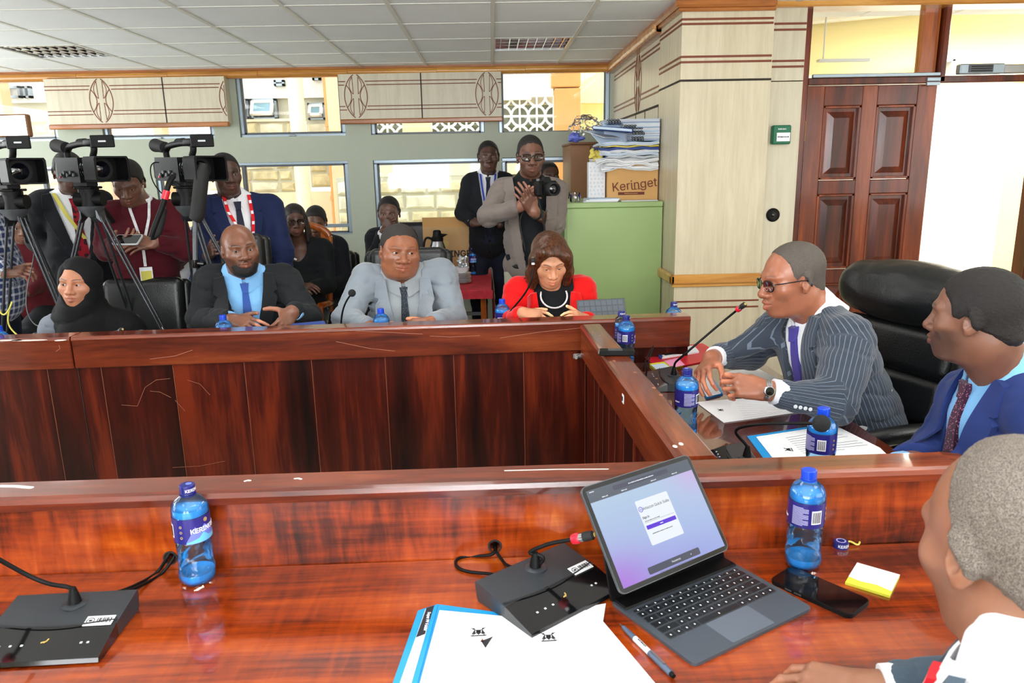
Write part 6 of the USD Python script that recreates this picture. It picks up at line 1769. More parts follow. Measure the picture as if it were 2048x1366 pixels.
def bottle(label, navy=True, capped=True):
    t = thing('water_bottle', label, 'bottle', (0, 0, 0), 'plastic water bottles on the desks')
    prof = [(0.0, 0.006), (0.018, 0.005), (0.028, 0.001), (0.034, 0.005), (0.0372, 0.016), (0.0372, 0.03), (0.0352, 0.044), (0.0348, 0.06), (0.0352, 0.08), (0.0366, 0.096), (0.0378, 0.101), (0.0368, 0.104), (0.0368, 0.158), (0.0378, 0.161), (0.0376, 0.168), (0.0345, 0.18), (0.027, 0.19), (0.0185, 0.1965), (0.0132, 0.199), (0.0132, 0.205)]
    zz = np.r_[np.array(prof)[:5, 1], np.linspace(0.02, 0.1, 34), np.array(prof)[10:, 1]]
    rr = np.interp(zz, *np.array(prof)[1:, ::-1].T); rr[0] = 0
    m = lathe(np.c_[rr, zz], 48)
    v = np.array(m.vertices); rad = np.hypot(v[:, 0], v[:, 1]); th = np.arctan2(v[:, 1], v[:, 0])
    w = np.clip((v[:, 2] - 0.03) / 0.012, 0, 1) * np.clip((0.098 - v[:, 2]) / 0.012, 0, 1)
    k = 1 + w * 0.045 * np.sin(5 * th + v[:, 2] * 150) * (0.6 + 0.4 * np.sin(v[:, 2] * 210)) + np.where(v[:, 2] < 0.028, 0.03 * np.cos(5 * th) * (rad > 0.02), 0) + np.where((v[:, 2] > 0.165) & (v[:, 2] < 0.195), 0.02 * np.cos(8 * th), 0)
    v[:, :2] *= k[:, None]
    obj('shell', trimesh.Trimesh(v, m.faces, process=False), 'bottle_plastic', t, smooth=True)
    obj('base_cup', lathe([(0.0, 0.009), (0.02, 0.008), (0.029, 0.004), (0.034, 0.008), (0.0355, 0.018), (0.0345, 0.026), (0.03, 0.02), (0.0, 0.014)], 30), 'bottle_cyan', t, smooth=40)
    obj('water', lathe([(0, 0.172), (0.034, 0.172), (0.0345, 0.166), (0.0352, 0.158), (0.0, 0.158)], 30), 'bottle_cyan', t, smooth=40, label='blue water surface under the neck')
    obj('neck_ring', lathe([(0.0132, 0.199), (0.0165, 0.199), (0.0165, 0.2015), (0.0132, 0.2015)], 24), 'cap_navy' if navy else 'cap_blue', t, smooth=30)
    if capped:
        cp = obj('cap', lathe([(0.0, 0.2225), (0.0125, 0.2225), (0.0152, 0.221), (0.0158, 0.219), (0.0158, 0.2035), (0.0148, 0.203), (0, 0.203)], 36), 'cap_navy' if navy else 'cap_blue', t, smooth=35)
        if navy:
            obj('cap_text', wrap(fine(meshkit.text_mesh('KERINGET', 0.0062, 0.0002, True).apply_translation((-0.02, -0.003, 0))), 0.0159, 20, 0.2115), 'white_print', cp)
            obj('cap_mark', mv(prism(shapely.Point(0, 0).buffer(0.006, quad_segs=5), 0.0003), np.diag([1, 1.1, 1]), (0.003, -0.002, 0.2225)), 'label_blue', cp)
    lb = obj('label', lathe([(0.0374, 0.1035), (0.0379, 0.104), (0.0379, 0.157), (0.0374, 0.1575)], 48), 'label_navy', t, smooth=True)
    R_ = 0.038
    mount = prism(Polygon([(-0.036, -0.02), (-0.016, 0.013), (-0.008, 0.002), (0.004, 0.014), (0.036, -0.012), (0.036, -0.024), (-0.036, -0.024)]), 0.0002)
    obj('label_mountain', wrap(fine(mount), R_, 0, 0.127), 'label_blue', lb)
    obj('label_foothill', wrap(fine(prism(Polygon([(-0.036, -0.024), (-0.01, -0.016), (0.0, -0.006), (0.012, -0.016), (0.036, -0.017), (0.036, -0.026), (-0.036, -0.026)]), 0.0004)), R_, 0, 0.130), 'label_sky', lb)
    tx = meshkit.text_mesh('KERINGET', 0.0098, 0.0006, True); tx.apply_translation((-(tx.bounds[0][0] + tx.bounds[1][0]) / 2, -0.005, 0))
    obj('label_text', wrap(fine(tx), R_, 12, 0.131), 'white_print', lb)
    obj('label_crest', wrap(fine(cat_(prism(shapely.Point(0, 0).buffer(0.0045).difference(shapely.Point(0, 0).buffer(0.0032)), 0.0005), prism(shapely.Point(0, 0).buffer(0.002), 0.0005))), R_, 12, 0.149), 'gold_print', lb)
    for k in range(3):
        obj('label_badge', wrap(fine(prism(shapely.Point(0, 0).buffer(0.0028).difference(shapely.Point(0, 0).buffer(0.0017)), 0.0005)), R_, -68, 0.118 + 0.012 * k), 'gold_print', lb)
    lines = cat_(*[prism(shapely.box(-0.017, -0.0006, (0.017 if k % 5 else 0.006), 0.0006), 0.0004).apply_translation((0, 0.02 - 0.0026 * k, 0)) for k in range(16)])
    obj('label_small_print', wrap(fine(lines), R_, 190, 0.129), 'print_lilac', lb, kind='stuff')
    bars = cat_(*[prism(shapely.box(x, -0.012, x + w, 0.012), 0.0007) for x, w in zip(np.linspace(-0.009, 0.008, 12), [0.0006, 0.001, 0.0004] * 4)])
    obj('barcode_field', wrap(fine(prism(shapely.box(-0.011, -0.015, 0.011, 0.015), 0.0004)), R_, -118, 0.129), 'white_print', lb)
    obj('barcode_line', wrap(fine(bars), R_, -118, 0.129), 'ink', lb, kind='stuff')
    obj('label_block', wrap(fine(marks(0.02, 0.005, np.eye(3), (0, 0, 0), 4, 0.0005)), R_, 128, 0.12), 'white_print', lb)
    return t


def place(t, loc, rz=0, tilt=None):
    x = UsdGeom.Xformable(t); x.ClearXformOpOrder()
    x.AddTranslateOp(opSuffix='c').Set(Gf.Vec3d(*map(float, loc)))
    if rz:
        x.AddRotateZOp(opSuffix='c').Set(float(rz))
    if tilt:
        x.AddRotateXYZOp(opSuffix='t').Set(Gf.Vec3f(*tilt))


bA = bottle('near water bottle with a navy cap standing left of centre on the glossy near desk'); place(bA, (*atz(398, 1160, WT)[:2], WT), 56)
bB = bottle('near water bottle with bright blue cap standing behind the phone', navy=False); place(bB, (*atz(1604, 1130, WT)[:2], WT), 128)
topz = WT + 0.222
for (px, py), kind, rz, lab in (((1375, 737), 0, 170, 'water bottle on the side desk beside the speaker\'s hands'), ((1253, 631), 0, 100, 'front one of the two water bottles in the desk corner by the side rail'), ((1243, 622), 0, 20, 'rear one of the two water bottles in the desk corner, mostly hidden'),
        ((1648, 815), 1, 95, 'water bottle with blue cap standing on papers behind the round foam microphone'), ((445, 630), 1, 150, 'water bottle in front of the bearded person'), ((761, 617), 1, 140, 'water bottle in front of the person in the grey suit'),
        ((1004, 598), 1, 0, 'water bottle in front of the person in the red blazer'), ((1348, 604), 0, 30, 'water bottle alone near the right end of the far desk'), ((-4, 652), 1, 60, 'water bottle cut by the left edge of the picture')):
    p = atz(px, py, topz); copy_of((bA, bB)[kind], (p[0], p[1], WT), rz, lab)
p = atz(947, 549, WT + 0.005); copy_of(bA, (p[0], p[1], WT + 0.004), 10, 'water bottle on the red cloth of the tea table')


def mic_unit(label, quad, rot_hint=None, neck=None, head=None, ring='red_plastic', foam=False, sticker=True, headless=False, W=0.215, D=0.155, group=None):
    """quad: back-left, back-right of the slab (world xy) fixing its place and turn."""
    a, b = np.array(quad[0][:2], float), np.array(quad[1][:2], float)
    x = (b - a) / np.linalg.norm(b - a); W = np.linalg.norm(b - a) if W is None else W
    R = np.eye(3); R[:2, 0] = x; R[:2, 1] = (-x[1], x[0])
    o = np.array([*((a + b) / 2), WT])
    t = thing('microphone_unit', label, 'microphone', o, group)
    M = lambda m: mv(m, R, o)
    h0, h1, h2 = 0.042, 0.03, 0.012
    obj('base', M(hull([(sx * W / 2, y, z) for sx in (-1, 1) for y, z in ((0, 0.03), (-0.006, 0.004), (0, h0 - 0.003), (-0.003, h0), (-D * 0.55, h1), (-D * 0.55, 0.003), (-0.01, 0.0))])), 'unit_grey', t)
    obj('front_panel', M(hull([(sx * (W / 2 + 0.0), y, z) for sx in (-1, 1) for y, z in ((-D * 0.55, h1 + 0.0005), (-D * 0.55, 0.003), (-D, h2), (-D - 0.002, 0.004), (-D * 0.9, 0.0))])), 'black_gloss', t)
    g = np.linspace(-W / 2 * 0.98, W / 2 * 0.98, 21)
    obj('panel_edge', M(tube([(u, -D * 0.50 - 0.016 * math.cos(u / W * 3.0), h1 + 0.0032 - 0.0001) for u in g], 0.0015, 6)), 'black_matte', t)
    def on(y):
        return h0 + (h1 - h0) * (-y) / (D * 0.55) if y > -D * 0.55 else h1 + (h2 - h1) * (-y - D * 0.55) / (D * 0.45)
    sl = math.degrees(math.atan2(h1 - h2, D * 0.45))
    if sticker:
        yy = -D * 0.52
        s = obj('sticker', M(mv(box(-0.026, 0.026, -0.0125, 0.0125, 0, 0.0012), RX(8), (W / 2 - 0.034, yy, on(yy) + 0.0015))), 'paper', t)
        obj('sticker_print', M(mv(cat_(*[box(x0, x0 + w, -0.006, 0.006, 0.0012, 0.0018) for x0, w in zip(np.linspace(-0.004, 0.02, 8), [0.0016, 0.0024, 0.001, 0.002] * 2)], lathe([(0.0062, 0.0013), (0.0075, 0.0013), (0.0075, 0.0018), (0.0062, 0.0018)], 14, (-0.016, 0, 0)), box(-0.019, -0.013, -0.002, 0.002, 0.0012, 0.0018)), RX(8), (W / 2 - 0.034, yy, on(yy) + 0.0015))), 'ink', s)
    yy = -D * 0.76
    obj('gold_mark', M(mv(cat_(*[mv(box(-0.009 + 0.004 * k, -0.002 + 0.004 * k, -0.0012, 0.0012, 0, 0.0008), RZ(20 + 25 * k)) for k in range(3)]), RX(sl), (0.005, yy, on(yy) + 0.0006))), 'gold_print', t)
    for k, u in enumerate((-0.075, -0.055, -0.035, 0.07, 0.082)):
        obj('touch_key', M(mv(box(-0.0022, 0.0022, -0.002, 0.002, 0, 0.0006), RX(sl), (u, -D * 0.8, on(-D * 0.8) + 0.0006))), 'paper_grey', t)
    cN = o + R @ np.array([0.01, -D * 0.2, on(-D * 0.2)])
    obj('socket_ring', mv(lathe([(0.012, 0.003), (0.017, 0.0035), (0.024, 0.001), (0.024, -0.002), (0.012, -0.002)], 24), None, cN), 'unit_grey', t, smooth=40)
    if neck is not None:
        P = smoothpath([cN, cN + (0, 0, 0.03)] + [np.array(q, float) for q in neck], 40)
        d = (P[-1] - P[-2]) / np.linalg.norm(P[-1] - P[-2])
        obj('gooseneck', cat_(tube(P, 0.0042, 10), tube([cN - (0, 0, 0.002), cN + (0, 0, 0.012), cN + (0, 0, 0.034)], [0.013, 0.011, 0.006], 16)), 'black_plastic', t, smooth=45)
        Hd = frame_of(d, (0.1, 0.1, 1))
        def ax(prof):
            return mv(lathe(prof, 22), np.stack([Hd[:, 0], Hd[:, 2], Hd[:, 1]], 1) @ np.diag([1, -1, 1]), P[-1])
        if foam:
            f = obj('foam_head', mv(trimesh.creation.icosphere(3, foam), None, P[-1] + d * foam * 0.7), 'foam', t, smooth=True)
        else:
            if ring:
                obj('light_ring', ax([(0, -0.004), (0.0095, -0.004), (0.011, 0.002), (0.011, 0.01), (0.0095, 0.013), (0, 0.013)]), ring, t, smooth=35)
            obj('collar', ax([(0.0, 0.012), (0.0088, 0.012), (0.0088, 0.022), (0, 0.022)]), 'chrome', t, smooth=35)
            obj('capsule', ax([(0, 0.021), (0.0092, 0.021), (0.01, 0.027), (0.0095, 0.042), (0.0055, 0.046), (0, 0.046)]), 'black_matte', t, smooth=35)
            obj('capsule_tip', ax([(0, 0.0455), (0.005, 0.0458), (0.0035, 0.048), (0, 0.0485)]), 'gold_print', t, smooth=35)
    return t


MAT['foam'] = MAT['black_matte']
mat('foam', S(40, 40, 42), 0.95, bump=0.8, bscale=700)
mic_unit('grey conference microphone unit at the left end of the near desk, neck leaving the picture', (atz(38, 1191, 0.79), atz(276, 1179, 0.79)), neck=[at(110, 1170, 1.33), at(0, 1120, 1.31), at(-80, 1085, 1.28)], W=None, D=0.175, sticker=True)
mic_unit('grey conference microphone unit with short bent neck beside the tablet', (atz(950, 1163, 0.79), atz(1126, 1086, 0.79)), neck=[at(1060, 1106, 1.40), at(1078, 1095, 1.395), at(1110, 1085, 1.385), at(1148, 1078, 1.37)], W=None, D=0.175)
mic_unit('conference microphone unit the speaker talks into, long bent neck with red ring', (np.array([0.735, 2.93, 0]), np.array([0.72, 2.70, 0])), neck=[at(1356, 720, 2.74), at(1420, 665, 2.70), at(1476, 619, 2.66)], W=None, D=0.12, sticker=False)
mic_unit('conference microphone unit with round black foam head in front of the navy suit', (np.array([0.735, 2.06, 0]), np.array([0.72, 1.86, 0])), neck=[at(1473, 868, 1.96), at(1500, 851, 1.9), at(1560, 847, 1.85), at(1632, 847, 1.79)], foam=0.0225, W=None, D=0.11, sticker=False)


def far_mic(label, base, pts, foam, ring=None):
    a = np.array([base[0] - 0.09, base[1] + 0.1, 0]); b = np.array([base[0] + 0.09, base[1] + 0.1, 0])
    return mic_unit(label, (b, a), neck=pts, foam=foam, sticker=False, W=None, D=0.13, ring=ring)


far_mic('black gooseneck microphone with round foam head left of the person in the grey suit', (-0.72, 3.33), [at(686, 620, 3.42), at(701, 590, 3.4)], 0.0175)
far_mic('gooseneck microphone in front of the face of the person in the red blazer', (0.04, 3.42), [at(1046, 592, 3.46), at(1066, 535, 3.45)], None)
far_mic('gooseneck microphone lying almost flat in front of the headscarf', (-1.9, 3.4), [at(150, 674, 3.36), at(200, 668, 3.34), at(238, 661, 3.32)], None)

# ---- cables
def cable(label, paths, r=0.0035, m='black_plastic'):
    t = thing('cable', label, 'cable', paths[0][0])
    for P in paths:
        obj('lead', tube(smoothpath(P, 30), r, 8), m, t, smooth=60)
    return t


z0 = WT + 0.004
g1 = at(990, 1099, 1.512) ; g2 = at(343, 1106, 1.51)
cable('looped black cable from the desk hole to the middle microphone unit', [[g1 + (0.0, 0.03, 0), g1 + (-0.01, -0.012, -0.006), atz(950, 1112, z0), atz(915, 1118, z0), atz(915, 1134, z0), atz(950, 1145, z0), atz(990, 1150, z0 + 0.012)],
      [g1 + (0.004, 0.03, 0), g1 + (0.008, -0.012, -0.008), atz(1006, 1122, z0), atz(1018, 1132, z0 + 0.01), atz(1030, 1136, z0 + 0.012)]])
cable('pair of black cables from the desk hole to the left microphone unit', [[g2 + (0, 0.03, 0), g2 + (-0.008, -0.014, -0.008), atz(318, 1140, z0), atz(280, 1166, z0), atz(235, 1184, z0 + 0.01), atz(200, 1190, z0 + 0.014)],
      [g2 + (0.003, 0.03, -0.003), g2 + (0.004, -0.014, -0.012), atz(326, 1144, z0), atz(292, 1166, z0), atz(255, 1182, z0 + 0.01), atz(215, 1190, z0 + 0.014)]])
cable('thin black cable loop in the corner of the side desk', [[at(1288, 742, 2.9), at(1294, 716, 2.9), at(1307, 692, 2.92), at(1300, 712, 2.88), at(1293, 745, 2.86), atz(1292, 752, z0)]], 0.003)

# ---- tablet on its keyboard case
A_, B_, C_, D_ = (atz(*p, WT + 0.006) for p in ((1227, 1202), (1385, 1337), (1608, 1214), (1457, 1111)))
ux = (D_ - A_); ux = ux / np.linalg.norm(ux); uy = np.cross((0, 0, 1), ux)
KW, KD = 0.315, 0.232
kc = (A_ + B_ + C_ + D_) / 4
KR = np.stack([ux, uy, [0, 0, 1.0]], 1); KO = np.array([kc[0], kc[1], WT])
K = lambda m: mv(m, KR, KO)
tb = thing('tablet', 'tablet computer with glowing screen on a black keyboard case', 'tablet', KO)
kbd = obj('keyboard_base', K(mv(prism(rrect(KW, KD, 0.012), 0.0065), None, (0, 0, 0.0005))), 'keyboard', tb)
obj('hinge', K(cat_(box(-KW / 2 + 0.004, KW / 2 - 0.004, KD / 2 - 0.045, KD / 2 - 0.002, 0.006, 0.012, 0.003))), 'black_plastic', tb)
rows = [(13, 0.0085, None), (14, 0.0165, {13: 1.55}), (14, 0.0165, {0: 1.55}), (13, 0.0165, {0: 1.8, 12: 1.85}), (12, 0.0165, {0: 2.35, 11: 2.35}), (10, 0.0165, {4: 5.4})]
y = KD / 2 - 0.052; keys = []
for n, kh, wide in rows:
    un = [1.0] * n
    for k, v_ in (wide or {}).items():
        un[k] = v_
    tot = sum(un); cell = (KW - 0.026) / tot; x = -KW / 2 + 0.013
    for u_ in un:
        w = cell * u_
        keys.append((x + 0.0012, x + w - 0.0012, y - kh, y)); x += w
    y -= kh + 0.0028
for x0, x1, y0, y1 in keys:
    obj('key', K(box(x0, x1, y0, y1, 0.0065, 0.0086, 0.0008)), 'keycap', kbd)
obj('key_legend', K(cat_(*[box((x0 + x1) / 2 - 0.0014, (x0 + x1) / 2 + 0.0014, (y0 + y1) / 2 - 0.0018, (y0 + y1) / 2 + 0.002, 0.0085, 0.0088) for x0, x1, y0, y1 in keys])), 'white_print', kbd, kind='stuff')
obj('trackpad', K(mv(prism(rrect(0.112, 0.068, 0.004), 0.0008), None, (0.0, -KD / 2 + 0.04, 0.0066))), 'trackpad', tb)
BL, BR = atz(1243, 1192, 0.822), atz(1460, 1098, 0.822)
sx_ = (BR - BL); SW = np.linalg.norm(sx_); sx_ /= SW; nn = np.cross(sx_, (0, 0, 1)); nn /= np.linalg.norm(nn)
be = math.radians(36); sup = np.array([0, 0, 1]) * math.cos(be) - nn * math.sin(be); sn = np.cross(sx_, sup)
SH = SW * 0.705
SR_ = np.stack([sx_, sup, sn], 1); SO_ = (BL + BR) / 2 + sup * SH / 2
Q = lambda m: mv(m, SR_, SO_)
obj('screen_case', Q(mv(prism(rrect(SW, SH, 0.014), 0.0055), None, (0, 0, -0.006))), 'alu_dark', tb)
obj('bezel', Q(mv(prism(rrect(SW - 0.003, SH - 0.003, 0.013), 0.0006), None, (0, 0, -0.0005))), 'black_gloss', tb)
dw, dh = SW - 0.02, SH - 0.02
gx, gy = np.meshgrid(np.linspace(-dw / 2, dw / 2, 25), np.linspace(-dh / 2, dh / 2, 19), indexing='ij')
gv = np.stack([gx.ravel(), gy.ravel(), np.full(gx.size, 0.0004)], 1)
i, j = np.meshgrid(np.arange(24), np.arange(18), indexing='ij'); a = (i * 19 + j).ravel()
gf = np.vstack([np.stack([a, a + 19, a + 20], 1), np.stack([a, a + 20, a + 1], 1)])
u, v_ = gv[:, 0] / dw + 0.5, gv[:, 1] / dh + 0.5
c1, c2, c3, c4 = (np.array(S(*c)) for c in ((176, 202, 226), (150, 170, 226), (170, 96, 216), (200, 160, 224)))
col = c1 * (1 - np.clip(1.0 - v_, 0, 1))[:, None] + c2 * np.clip(1.0 - v_, 0, 1)[:, None]
d0 = np.exp(-((u - 0.0) ** 2 / 0.09 + (v_ - 0.0) ** 2 / 0.10))[:, None]; d1_ = np.exp(-((u - 1.0) ** 2 / 0.05 + (v_ - 0.95) ** 2 / 0.08))[:, None]; d2_ = np.exp(-((u - 0.55) ** 2 / 0.2 + (v_ - 0.05) ** 2 / 0.05))[:, None] * 0.35
col = col * (1 - d0 * 0.9) + c3 * d0 * 0.9; col = col * (1 - d1_ * 0.8) + c4 * d1_ * 0.8; col = col * (1 - d2_) + np.array(S(150, 130, 220)) * d2_
MAT['screen'] = usdkit.material(stage, '/World/Looks/screen', {'a': ('attribute', {'attribute': 'col'}), 'p': ('principled_bsdf', {'base_color': (0.02, 0.02, 0.02), 'roughness': 0.12, 'emission_strength': 0.95})}, [('a.color', 'p.emission_color')], surface='p.BSDF')
def glow(name, c, k=0.9):
    MAT[name] = usdkit.material(stage, '/World/Looks/' + name, {'p': ('principled_bsdf', {'base_color': tuple(np.array(c) * 0.05), 'roughness': 0.2, 'emission_color': c, 'emission_strength': k})}, [], surface='p.BSDF')
glow('screen_white', S(232, 238, 246)); glow('screen_dark', S(70, 72, 92)); glow('screen_violet', S(86, 30, 214)); glow('screen_text', S(60, 64, 84)); glow('screen_slate', S(84, 92, 106))
scr = obj('screen', Q(trimesh.Trimesh(gv, gf, process=False)), 'screen', tb, prim={'col': col})
fl = lambda x0, x1, y0, y1, z: box(x0, x1, y0, y1, z, z + 0.0003)
obj('browser_bar', Q(fl(-dw / 2, dw / 2, dh / 2 - 0.024, dh / 2, 0.0006)), 'screen_slate', scr)
obj('address_field', Q(mv(prism(rrect(0.15, 0.009, 0.003), 0.0003), None, (0, dh / 2 - 0.010, 0.001))), 'screen_dark', scr)
obj('address_text', Q(marks(0.07, 0.0022, np.eye(3), (0, dh / 2 - 0.010, 0.0014), 18, 0.0002)), 'screen_white', scr)
obj('tab_text', Q(cat_(*[marks(0.016, 0.0022, np.eye(3), (xx, dh / 2 - 0.0195, 0.001), 5, 0.0002) for xx in (-0.1, -0.05, 0.03, 0.09)], marks(0.012, 0.002, np.eye(3), (-dw / 2 + 0.012, dh / 2 - 0.004, 0.001), 4, 0.0002))), 'screen_white', scr, kind='stuff')
dl = obj('dialog_panel', Q(mv(prism(rrect(0.088, 0.09, 0.003), 0.0004), None, (0.006, 0.002, 0.001))), 'screen_white', scr)
obj('dialog_title', Q(text('Amazon Quick Suite', 0.0056, np.eye(3), (0.0105, 0.029, 0.0015), 0.0002)), 'screen_text', scr)
obj('dialog_mark', Q(mv(cat_(prism(shapely.Point(0, 0).buffer(0.0055, quad_segs=3).difference(shapely.Point(0, 0).buffer(0.0044, quad_segs=3)), 0.0003), text('AI', 0.004, np.eye(3), (0, 0, 0), 0.0003)), None, (-0.031, 0.029, 0.0014))), 'screen_violet', scr)
obj('dialog_heading', Q(text('Sign in', 0.0042, np.eye(3), (-0.026, 0.012, 0.0015), 0.0002, True)), 'screen_text', scr)
obj('dialog_field', Q(cat_(fl(-0.034, 0.046, 0.0015, 0.0019, 0.0014), marks(0.04, 0.0018, np.eye(3), (-0.012, 0.0045, 0.0015), 12, 0.0002))), 'screen_dark', scr)
obj('dialog_button', Q(mv(prism(rrect(0.08, 0.008, 0.001), 0.0004), None, (0.006, -0.008, 0.0013))), 'screen_violet', scr)
obj('button_text', Q(marks(0.008, 0.0022, np.eye(3), (0.006, -0.008, 0.0018), 4, 0.0002)), 'screen_white', scr)
obj('dialog_small_print', Q(cat_(marks(0.056, 0.0018, np.eye(3), (0.002, -0.022, 0.0015), 14, 0.0002))), 'screen_dark', scr)
obj('key_strip', Q(mv(prism(rrect(0.14, 0.0135, 0.003), 0.0004), None, (0.0, -dh / 2 + 0.011, 0.001))), 'screen_dark', scr)
obj('key_strip_text', Q(cat_(text('Passwords', 0.0034, np.eye(3), (0.004, -dh / 2 + 0.011, 0.0015), 0.0002), text('+', 0.0044, np.eye(3), (0.045, -dh / 2 + 0.011, 0.0015), 0.0002))), 'screen_white', scr)
obj('home_bar', Q(fl(-0.045, 0.045, -dh / 2 + 0.001, -dh / 2 + 0.0016, 0.001)), 'screen_dark', scr)
back = SO_ - sup * SH * 0.1 - sn * 0.006
obj('back_stand', hull([back + sx_ * s * SW * 0.5 + d for s in (-1, 1) for d in (np.zeros(3), sup * -0.012)] + [KO + KR @ np.array([s * KW * 0.5, KD / 2 - 0.006 + e, 0.008]) for s in (-1, 1) for e in (0, 0.006)]), 'black_plastic', tb)

# ---- phone, notes, cap, pen, folder, sheets
def slab_thing(name, label, cat, corners, z, th, m, r=0.0, m_top=None, group=None):
    P = np.array([p[:2] for p in corners]); c = P.mean(0)
    t = thing(name, label, cat, (*c, z), group)
    x = (P[1] - P[0]) + (P[2] - P[3]); L = np.linalg.norm(x) / 2; x = x / np.linalg.norm(x); yv = np.array([-x[1], x[0]])
    Wd = abs(((P[3] - P[0]) + (P[2] - P[1])) @ yv) / 2
    R = np.eye(3); R[:2, 0], R[:2, 1] = x, yv
    return t, R, np.array([*c, z]), L, Wd


pts_ = [atz(*p, WT + 0.008) for p in ((1570, 1127), (1744, 1200), (1711, 1238), (1542, 1160))]
t, R, o, L, Wd = slab_thing('mobile_phone', 'black mobile phone lying face up in front of the right-hand bottle', 'phone', pts_, WT, 0.008, None)
L, Wd = 0.172, 0.084
obj('case', mv(prism(rrect(L, Wd, 0.014), 0.0085), R, o), 'black_plastic', t)
obj('screen_glass', mv(prism(rrect(L - 0.004, Wd - 0.004, 0.012), 0.0008), R, o + (0, 0, 0.0084)), 'black_gloss', t)
obj('side_button', mv(cat_(box(-0.03, -0.015, -Wd / 2 - 0.001, -Wd / 2 + 0.001, 0.003, 0.006), box(-0.05, -0.036, -Wd / 2 - 0.001, -Wd / 2 + 0.001, 0.003, 0.006)), R, o), 'alu_dark', t)
pts_ = [atz(*p, WT + 0.004) for p in ((1707, 1127), (1793, 1150), (1786, 1196), (1697, 1167))]
t, R, o, L, Wd = slab_thing('note_pad', 'small yellow sticky note pad with a white top sheet', 'note pad', pts_, WT, 0.006, None)
obj('pad_block', mv(box(-L / 2, L / 2, -Wd / 2, Wd / 2, 0.0005, 0.006), R, o), 'note_yellow', t)
obj('top_sheet', mv(prism([(-L / 2, -Wd * 0.22), (-L * 0.2, -Wd * 0.27), (L * 0.15, -Wd * 0.22), (L / 2, -Wd * 0.3), (L / 2, Wd / 2 + 0.002), (-L / 2, Wd / 2 + 0.002)], 0.0008), R, o + (0, 0, 0.0062)), 'paper', t)
c = atz(1681, 1094, WT)
t = thing('bottle_cap', 'loose navy bottle cap with torn seal strip near the rail', 'bottle cap', c)
obj('cap', lathe([(0, 0.016), (0.0135, 0.016), (0.0158, 0.0145), (0.0165, 0.0005), (0.0145, 0.0005), (0.0, 0.0008)], 30, c), 'cap_navy', t, smooth=35)
obj('cap_text', mv(wrap(fine(meshkit.text_mesh('KERINGET', 0.0066, 0.0002, True).apply_translation((-0.022, -0.003, 0))), 0.0165, 30, 0.008), None, c), 'white_print', t)
obj('cap_emblem', mv(prism(shapely.Point(0, 0).buffer(0.0105).difference(shapely.Point(0, 0).buffer(0.008)), 0.0004), None, c + (0, 0, 0.016)), 'print_lilac', t)
obj('seal_strip', tube(smoothpath([c + (0.015, 0.002, 0.006), c + (0.026, 0.006, 0.009), c + (0.036, 0.0, 0.005), c + (0.046, 0.006, 0.008)], 16), 0.0022, 6), 'paper_yellow', t, smooth=60)
pa, pb = atz(1240, 1248, WT + 0.0055), atz(1348, 1353, WT + 0.0055)
d = (pb - pa) / np.linalg.norm(pb - pa); n_ = np.linalg.norm(pb - pa)
t = thing('pen', 'grey and blue gel pen lying between the papers and the keyboard', 'pen', (*((pa + pb) / 2)[:2], WT))
for nm, s0, s1, r0, r1, m in (('tip', 0.0, 0.07, 0.0012, 0.0028, 'steel'), ('grip', 0.07, 0.30, 0.0042, 0.0055, 'pen_grey'), ('barrel', 0.30, 0.58, 0.0055, 0.0055, 'paper_grey'), ('rear_barrel', 0.58, 0.95, 0.0058, 0.0058, 'pen_grey'), ('end_button', 0.95, 1.0, 0.0045, 0.0038, 'black_plastic')):
    obj(nm, cyl(pa + d * n_ * s0, pa + d * n_ * s1, r0, r1, 14), m, t, smooth=40)
obj('barrel_print', mv(marks(0.026, 0.003, np.eye(3), (0, 0, 0), 6, 0.0003), np.stack([d, np.cross((0, 0, 1), d), [0, 0, 1.0]], 1), pa + d * n_ * 0.44 + (0, 0, 0.0055)), 'ink', t)
obj('clip', mv(box(0, 0.04, -0.0018, 0.0018, 0.0055, 0.0075), np.stack([d, np.cross((0, 0, 1), d), [0, 0, 1.0]], 1), pa + d * n_ * 0.6), 'steel', t)


def sheet(parent, name, px, z, m, th=0.0006):
    P = [atz(*q, z)[:2] for q in px]
    return obj(name, mv(prism(Polygon(P), th), None, (0, 0, z)), m, parent)


t = thing('document_folder', 'blue plastic folder with white printed papers at the bottom edge of the picture', 'folder', (*atz(1000, 1300, WT)[:2], WT))
o = sheet(t, 'cover', ((836, 1222), (875, 1209), (1000, 1226), (1100, 1290), (1250, 1420), (760, 1440)), WT + 0.0008, 'folder_blue', 0.001)
sheet(t, 'spine_strip', ((851, 1219), (867, 1213), (802, 1440), (774, 1440)), WT + 0.0022, 'paper', 0.0005)
sheet(t, 'spine_label', ((853, 1216), (869, 1211), (850, 1268), (832, 1275)), WT + 0.003, 'ink', 0.0004)
sheet(t, 'blue_margin', ((868, 1213), (876, 1210), (816, 1440), (802, 1440)), WT + 0.003, 'folder_blue', 0.0004)
e0, e1 = atz(848, 1272, WT + 0.0036), atz(861, 1215, WT + 0.0036); dd = (e1 - e0) / np.linalg.norm(e1 - e0)
obj('spine_text', mv(text('Super PP Folder', 0.0058, np.eye(3), (0, 0, 0), 0.0003, True), np.stack([-dd, np.cross((0, 0, 1), -dd), [0, 0, 1.0]], 1), (e0 + e1) / 2), 'white_print', t)
pz = WT + 0.0036
sheet(t, 'under_paper', ((1130, 1222), (1178, 1213), (1212, 1207), (1206, 1243), (1330, 1390), (1060, 1390)), pz, 'paper', 0.0006)
sheet(t, 'top_paper', ((879, 1221), (1000, 1232), (1076, 1242), (1162, 1216), (1178, 1224), (1206, 1250), (1345, 1420), (820, 1440)), pz + 0.001, 'paper', 0.0008)
